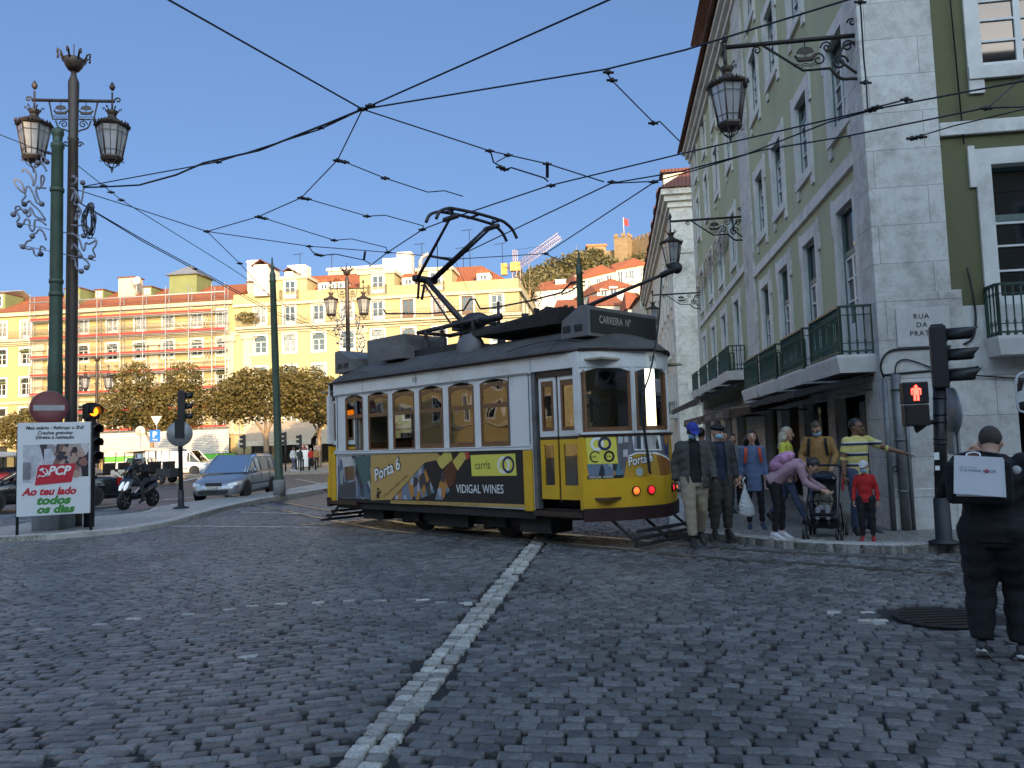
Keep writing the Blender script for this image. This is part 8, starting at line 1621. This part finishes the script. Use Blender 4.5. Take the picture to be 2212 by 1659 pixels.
# signs
def sign_post(label,x,y,Y,cat='road sign'): a=P(x,y,Y); t=thing('road_sign',label,cat,(a.x,Y,.05),0); return t,a
sr=g1_+V3((.0,-.2,0)); t=thing('road_sign','round red no entry sign on the thick green pole','road sign',P(106,881,sr.y-.06),R(36)); M=M4.Rotation(R(90),4,'X'); mb=MB(); mb.lathe([(.37,-.01),(.37,.008),(.355,.012),(0,.012)],(0,0,0),30,M=M); mb.build('disc',[mat('sign_red_shaded',(.13,.02,.022),.5,var=.06)],t); mb=MB(); mb.lathe([(.375,-.012),(.375,.004),(.36,.004),(.36,-.012)],(0,0,0),30,M=M); mb.build('rim',[MATS['grey_sign_back']],t); mb=MB(); mb.box((.0,-.016,0),(.60,.006,.12)); mb.build('white_bar',[mat('sign_white_shaded',(.34,.34,.34),.5)],t)  # sign red and white darkened so the colours carry the shade
def far_post(t,z,h): mb=MB(); mb.tube([(0,.05,0),(0,.05,h)],.035,6); mb.build('post',[MATS['grey_sign_back']],t)
t,a=sign_post('blue square parking sign with white P',335,942,46); h=a.z; far_post(t,0,h+.3); mb=MB(); mb.bb((-.31,-.02,h-.37),(.31,.0,h+.30)); mb.build('plate',[mat('sign_blue',(.01,.14,.52),.5,var=.03)],t); mb=MB(); put_text(mb,'P',(0,-.02,h-.12),(1,0,0),(0,0,1),.34,bold=.03,lift=.01); put_text(mb,'TÁXIS',(0,-.02,h-.30),(1,0,0),(0,0,1),.085,bold=.01,lift=.01); mb.build('lettering',[m_wprint],t)
t,a=sign_post('round white sign with a black number one',303,933,50); h=a.z; far_post(t,0,h+.2); mb=MB(); mb.lathe([(.32,-.01),(.32,.01)],(0,-.01,h),24,M=M); mb.build('disc',[mat('sign_cream',(.62,.58,.48),.6)],t); mb=MB(); put_text(mb,'1',(0,-.03,h-.16),(1,0,0),(0,0,1),.34,bold=.01,lift=.01); mb.build('lettering',[m_plast],t)
t,a=sign_post('pale back of a triangular give way sign above the parking sign',338,911,54); h=a.z; far_post(t,0,h); mb=MB(); mb.slab([(-.38,.33),(0,-.33),(.38,.33)],(0,0,h),(1,0,0),(0,0,1),.02); mb.build('plate',[mat('sign_cream',(.62,.58,.48),.6)],t)
t,a=sign_post('plain pale steel post beside the hoarding',517,975,62,'post'); far_post(t,0,P(517,920,62).z); t.name='steel_post'
# ---- election poster on a frame
b0=G(36,1156,PZ); b1=G(196,1146,PZ); bd=(b1-b0); ang=math.atan2(bd.y,bd.x); W_=bd.length
po=thing('election_poster','double sided white election poster board with red and green slogan on two stakes','poster',b0,ang)
zt=PL(40,914,b0,V3((-math.sin(ang),math.cos(ang),0))).z-PZ; zb=PL(40,1116,b0,V3((-math.sin(ang),math.cos(ang),0))).z-PZ; Hb=zt-zb
for x in (0,W_): mb=MB(); mb.tube([(x,0.03,0),(x,.03,zt)],.03,6); mb.build('stake',[m_sig],po)
m_pw=mat('poster_white',(.66,.68,.70),.5,var=.02,dirt=.06); mb=MB(); mb.loft([[(x,-.05-.05*math.sin(math.pi*x/W_)*0,zb-(.0 if x<.1 else .0)),(x,-.05,zt),(x,-.02,zt),(x,-.02,zb)] for x in (0,W_*.5,W_)],smooth=False); mb.bb((W_-.13,-.02,zb),(W_-.02,.22,zt-.02)); mb.build('board',[m_pw],po)
mb=MB(); mb.bb((W_-.015,-.055,zb),(W_-.0,.23,zt-.02)); mb.build('worn_edge',[mat('worn_board_edge',(.40,.37,.33),.8,var=.4,scale=5,dirt=.75)],po)
PX=lambda u:W_*(u-40)/(195-40); PZ_=lambda v:zt-(v-914)*Hb/(1116-914)     # photo coordinates on the board
def pt_(s,x,y,hc,m,bold=.02,shear=.22,al='C',sx=1.,lift=.006): mb=MB(); put_text(mb,s,(PX(x),-.05,PZ_(y)),(1,0,-.01),(.01,0,1),hc,bold=bold,shear=shear,align=al,sx=sx,lift=lift); mb.build('lettering',[m],po)
m_pk=mat('poster_black',(.03,.03,.035),.5); m_pr=mat('poster_red',(.50,.02,.04),.5,var=.04); m_pg=mat('poster_green',(.05,.24,.04),.5,var=.04); m_photo=art('poster_crowd',((.30,.26,.26),(.05,.04,.05),(.55,.52,.52),(.20,.12,.10),(.02,.02,.03),(.40,.33,.30)),7)
pt_('Mais salário - Reforçar o SNS',118,929,.070,m_pk,.025,sx=.93); pt_('Creches gratuitas',118,940,.068,m_pk,.025,sx=.98); pt_('Direito à habitação',118,950,.068,m_pk,.025,sx=.98)
mb=MB(); mb.bb((PX(52),-.054,PZ_(1035)),(PX(190),-.051,PZ_(962))); mb.build('crowd_picture',[m_photo],po)
for (x0,x1,y0,y1) in ((52,96,962,1038),(96,120,972,1010),(52,80,1000,1044)): mb=MB(); mb.slab([(PX(x0),PZ_(y1)),(PX(x1-8),PZ_(y1)),(PX(x1),PZ_((y0+y1)/2)),(PX(x1-10),PZ_(y0)),(PX(x0),PZ_(y0))],(0,-.054,0),(1,0,0),(0,0,1),.002); mb.build('pale_figure',[mat('poster_pale',(.48,.48,.52),.5,var=.25,scale=6)],po)
g_=random.Random(3)
for i in range(22):
    x=g_.uniform(122,180); y=g_.uniform(970,1024); mb=MB(); mb.slab(circ(10,.042,PX(x),PZ_(y)),(0,-.0565,0),(1,0,0),(0,0,1),.001); mb.slab(circ(10,.078,PX(x),PZ_(y+9)),(0,-.0555-.0001*i,0),(1,0,0),(0,0,1),.0008,0); mb.build('crowd_figure',[mat('poster_skin%d'%(i%3) if 0 else ('poster_flesh','poster_suit','poster_rust')[i%3],((.42,.28,.22),(.04,.04,.05),(.25,.12,.10))[i%3],.5)],po)
mb=MB(); mb.slab([(PX(77),PZ_(1050)),(PX(154),PZ_(1046)),(PX(163),PZ_(1005)),(PX(84),PZ_(1007))],(0,-.058,0),(1,0,0),(0,0,1),.002); mb.build('red_panel',[m_pr],po)
pt_('PCP',127,1029,.185,m_wprint,.035,.25,sx=.9,lift=.016); 
mb=MB(); hx_=PX(94);hz_=PZ_(1023); mb.tube([(hx_+.085*math.cos(a),-.068,hz_+.085*math.sin(a)) for a in [R(-150+25*i) for i in range(10)]],[.004+.013*math.sin(math.pi*i/9) for i in range(10)],4); mb.tube([(hx_-.10,-.068,hz_-.10),(hx_-.05,-.068,hz_-.06)],.012,4); mb.tube([(hx_-.03,-.068,hz_+.06),(hx_+.09,-.068,hz_-.09)],.010,4); mb.slab([(-.07,.06),(.0,.10),(.02,.07),(-.05,.03)],(hx_,-.066,hz_),(1,0,0),(0,0,1),.003); mb.slab([(.02*(1 if i%2==0 else .45)*math.cos(R(90+36*i)),.02*(1 if i%2==0 else .45)*math.sin(R(90+36*i))) for i in range(10)],(hx_-.08,-.066,hz_+.13),(1,0,0),(0,0,1),.003); mb.build('hammer_and_sickle',[m_wprint],po)
pt_('Ao teu lado',50,1071,.150,m_pr,.045,.25,al='L',sx=.98); pt_('todos',115,1092,.170,m_pg,.05,.25,sx=1.12); pt_('os dias',120,1111,.160,m_pg,.05,.25,sx=1.12)
# far bollards
for i,x in enumerate((560,572,640,655,668,682)):
    a=P(x,1016,59); o=bpy.data.objects.new('bollard',None); 
    mb=MB(); mb.lathe([(.07,0),(.06,.7),(.08,.72),(.08,.8),(.03,.88)],(a.x,59,.11),8); b=mb.build('bollard',[m_sig]); tag(b,'short dark bollard along the kerb of the sunlit pavement','bollard','bollards across the square'); bpy.data.objects.remove(o)
# souvenir stands under the awning
for i,(x,Y,la,c) in enumerate(((667,68,'souvenir stand hung with red and pale scarves under the awning',(.5,.06,.05)),(680,68,'souvenir stand with patterned clothes at the shop entrance',(.42,.28,.16)),(655,67,'white display board beside the souvenir stands',(.6,.6,.62)))):
    a=P(x,1010,Y); t=thing('souvenir_stand',la,'stand',(a.x,Y,.11),0); mb=MB(); mb.bb((-.5,-.2,.1),(.5,.2,1.9 if i<2 else 1.5)); mb.build('display',[art('goods_%s'%('abc'[i]),(c,tuple(min(1,q*1.4) for q in c),(.1,.05,.05),(.6,.55,.5)),9) if i<2 else m_wprint],t)
# ================================================================ OVERHEAD WIRES
m_wire=mat('overhead_wire',(.010,.014,.03),.5,metal=.3)
def wire(label,pts,r=.012,fit=(),name='span_wire',cat='wire',sag=0,ext=(0,0),arms=None,group='overhead tram wires'):
    """pts: (photo x, photo y, height) resolved to points in space"""
    w=[G(x,y,z) if z<40 else P(x,y,z-100) for x,y,z in pts]
    if ext[0]: w=[w[0]+(w[0]-w[1]).normalized()*ext[0]]+w
    if ext[1]: w=w+[w[-1]+(w[-1]-w[-2]).normalized()*ext[1]]
    q=[]
    for i in range(len(w)-1):
        for k in range(8): t=k/8; p=w[i].lerp(w[i+1],t); q.append(p-V3((0,0,sag*4*t*(1-t))))
    q.append(w[-1]); mb=MB(); mb.tube(q,r,5); o=tag(mb.build(name,[m_wire]),label,cat,group)
    for x,y,z in fit:
        c=G(x,y,z); d=min(w,key=lambda a:(a-c).length); mb=MB(); mb.ball(c,(.042,.042,.038),8,6); mb.tube([c+V3((-.08,.0,0)),c+V3((.08,0,-.01))],.02,5); mb.build('clamp',[m_cable],o)
    return o
Zj=7.0
J1=(783,236,Zj)
wire('wire from the main wire junction up across the top left of the sky',[(365,0,7.2),J1],.014,ext=(8,0),fit=[J1])
wire('wire from the main wire junction to the top edge right of centre',[J1,(1315,0,7.3)],.014,ext=(0,8),fit=[(800,228,Zj)])
wire('long wire from the main junction rising to the pale green building front',[J1,(1308,150,7.05),(1480,108,7.1),(1830,0,7.15)],.014,ext=(0,3))
wire('thin feeder with insulators dropping from the long wire to the building eaves',[(1308,152,7.03),(1320,172,6.9),(1413,266,6.6),(1425,262,6.55),(1468,305,6.4)],.010,fit=[(1314,156,7),(1322,173,6.9),(1411,266,6.6)])
wire('wire from the main junction down right to the contact wire fork',[J1,(1058,326,6.75),(1183,354,6.5),(1305,393,6.2)],.012,fit=[(1058,326,6.75),(1098,335,6.72),(1182,354,6.5)])
wire('bent pull-off arm hanging below the wire right of the pantograph',[(1060,328,6.74),(1066,350,6.6),(1092,366,6.5),(1105,362,6.5),(1175,384,6.3),(1184,392,6.25)],.014,fit=[(1081,361,6.52),(1090,366,6.5)],name='pull_off_wire',cat='wire fitting')
wire('short black hanger rod above the upper contact wire',[(1182,356,6.5),(1182,384,6.3)],.030,name='hanger',cat='wire fitting')
wire('small strut of the pull-off arm right of the pantograph',[(1098,336,6.72),(1072,350,6.6)],.010,name='pull_off_wire',cat='wire fitting')
wire('upper contact wire sweeping from the tram rear across to the right hand building',[(797,576,6.1),(836,546,6.1),(914,495,6.1),(980,470,6.12),(1183,402,6.15),(1469,333,6.15),(1874,239,6.1),(2212,175,6.0)],.013,name='contact_wire',ext=(0,2),fit=[(1190,401,6.15),(1880,238,6.1),(912,496,6.1),(838,545,6.1)])
wire('lower contact wire passing beside the pantograph to the right edge',[(990,553,6.1),(1320,396,6.12),(1469,371,6.12),(1644,325,6.1),(1826,295,6.1),(2023,255,6.0),(2130,233,6.0),(2212,231,6.0)],.013,name='contact_wire',fit=[(1322,393,6.14),(2130,234,6.0)],ext=(0,2))
wire('third contact wire running from the far pole to the fork by the stone block',[(1178,548,6.05),(1417,391,6.1),(1500,368,6.1),(1608,335,6.1),(1790,264,6.1),(1878,240,6.1)],.012,name='contact_wire',fit=[(1412,393,6.1)])
wire('short contact wire link between the two forks above the castle',[(1322,396,6.12),(1412,392,6.1)],.012,name='contact_wire')
wire('span wire falling steeply from the main junction towards the left poles',[J1,(729,346,6.8),(651,427,6.7),(558,468,6.7),(447,500,6.75)],.011,fit=[(729,346,6.8),(651,427,6.7),(558,468,6.7),(447,500,6.75)])
for l,pp in (('upper left pull-off wire with insulators, nearest the main junction',((731,347,6.8),(745,350,6.75),(832,385,6.5),(924,415,6.3),(960,412,6.3),(1000,424,6.15))),('second pull-off wire with insulators left of the pantograph',((653,428,6.7),(665,430,6.7),(793,467,6.3),(832,465,6.3),(915,488,6.15),(914,495,6.1))),('third pull-off wire with insulators above the yellow roofs',((560,469,6.7),(572,472,6.7),(722,519,6.3),(760,516,6.3),(835,535,6.15),(836,546,6.1)))):
    wire(l,pp,.010,fit=[pp[0],pp[1],pp[2]],name='pull_off_wire')
wire('wire from the left junction past the pantograph to the far pole',[(447,500,6.75),(668,532,6.6),(787,541,6.5),(996,559,6.3),(1178,548,6.2)],.011,fit=[(668,532,6.6),(1178,548,6.2)])
wire('bent pull-off arm with hanger above the pale yellow roof',[(667,533,6.6),(676,545,6.5),(690,552,6.45),(725,549,6.45),(787,562,6.3),(800,570,6.2)],.013,name='pull_off_wire',cat='wire fitting',fit=[(685,550,6.47),(693,552,6.45)])
wire('short black hanger above the rear end of the tram',[(789,543,6.5),(786,562,6.3)],.03,name='hanger',cat='wire fitting')
wire('wire from the tall left lamp post to the left wire junction',[(160,408,7.9),(300,452,7.3),(447,500,6.75)],.011)
wire('wire dropping from the left junction behind the slim green pole',[(447,500,6.75),(518,569,6.6),(590,648,6.6)],.010,fit=[(518,569,6.6)])
wire('straight upper cable from the tall left lamp post to the main junction',[(180,403,7.75),(470,350,7.4),(690,280,7.1),J1],.013,fit=[(224,401,7.7),(470,350,7.4),(690,276,7.1)])
wire('sagging heavy cable from the tall left lamp post to the main junction',[(180,405,7.75),(222,404,7.68),(300,400,7.45),(380,378,7.3),(440,352,7.3),(560,325,7.25),(630,297,7.2),(700,270,7.1),J1],.020)
for l,pp in (('upper one of the twin cables running down right from the tall lamp post',((158,430,7.6),(306,516,7.0),(422,579,6.9),(583,668,6.9),(740,727,7.0))),('lower one of the twin cables running down right from the tall lamp post',((158,430,7.6),(306,520,6.95),(422,583,6.85),(583,673,6.85),(745,735,6.9)))):
    wire(l,pp,.013,fit=[(422,581,6.88)])
wire('thin wire crossing the left edge towards the thick green pole',[(0,291,8.6),(112,335,8.4)],.010,ext=(6,0),fit=[(104,330,8.4)])
wire('thin wire from the tall lamp post sloping down behind the slim green pole',[(152,345,8.4),(262,432,7.6),(500,580,6.9),(660,690,6.8)],.010,fit=[(240,415,7.7),(262,432,7.6)])
wire('thick cable bundle drooping between lamp post and far green pole above the tram',[(800,690,141),(830,697,140),(960,692,137),(1095,686,136),(1120,668,135.6),(1136,655,135.5),(1150,678,135),(1180,692,135),(1260,672,133),(1375,648,131),(1420,605,129.6),(1452,590,129.2)],.035) if 0 else None
cw=lambda x,y:((780+x*.4159)*.8641,(440+y*.4159)*.8641)
wire('thick drooping cable bundle above the tram, looped between lamp post and far green pole',[(*cw(x,y),100+Y) for x,y,Y in ((430,800,38),(445,828,38),(700,828,36),(910,808,34.5),(950,742,34),(980,740,34),(1010,798,33.6),(1100,790,33),(1300,752,31.5),(1500,700,30),(1560,640,29.4),(1640,635,29))],.04,name='cable_bundle')
wire('second loop of cable beside the far green pole',[(*cw(x,y),100+Y) for x,y,Y in ((1500,712,30),(1560,690,29.5),(1600,660,29.2),(1640,660,29))],.03,name='cable_bundle')
wire('thin guy wire from the far wire junction to the far green pole',[(1178,548,6.2),(1262,590,129)],.012)
wire('thin wire from the pantograph region down to the drooping cable',[(*cw(860,510),135),(*cw(970,770),134),(*cw(1060,890),133.5)],.010)
wire('vertical hanger with insulator in front of the corner stone',[(1858,0,7.6),(1866,130,6.9),(1871,176,6.6),(1874,238,6.1)],.012,ext=(2,0),fit=[(1858,4,7.55),(1870,178,6.6)],name='hanger_wire')
wire('short anchor wire from the contact wire to the corner stone',[(1876,237,6.1),(1892,232,6.1),(1958,215,6.15)],.012,fit=[(1895,232,6.1),(1958,215,6.15)])
wire('pair of anchor wires fixed to the corner stone, upper',[(1970,299,5.85),(2060,272,5.9),(2212,236,5.9)],.010,fit=[(1970,299,5.85),(1990,295,5.85)],ext=(0,2))
wire('diagonal wire rising to the right edge from the contact wire clamp',[(2135,232,6.0),(2212,165,6.6)],.010,ext=(0,2))
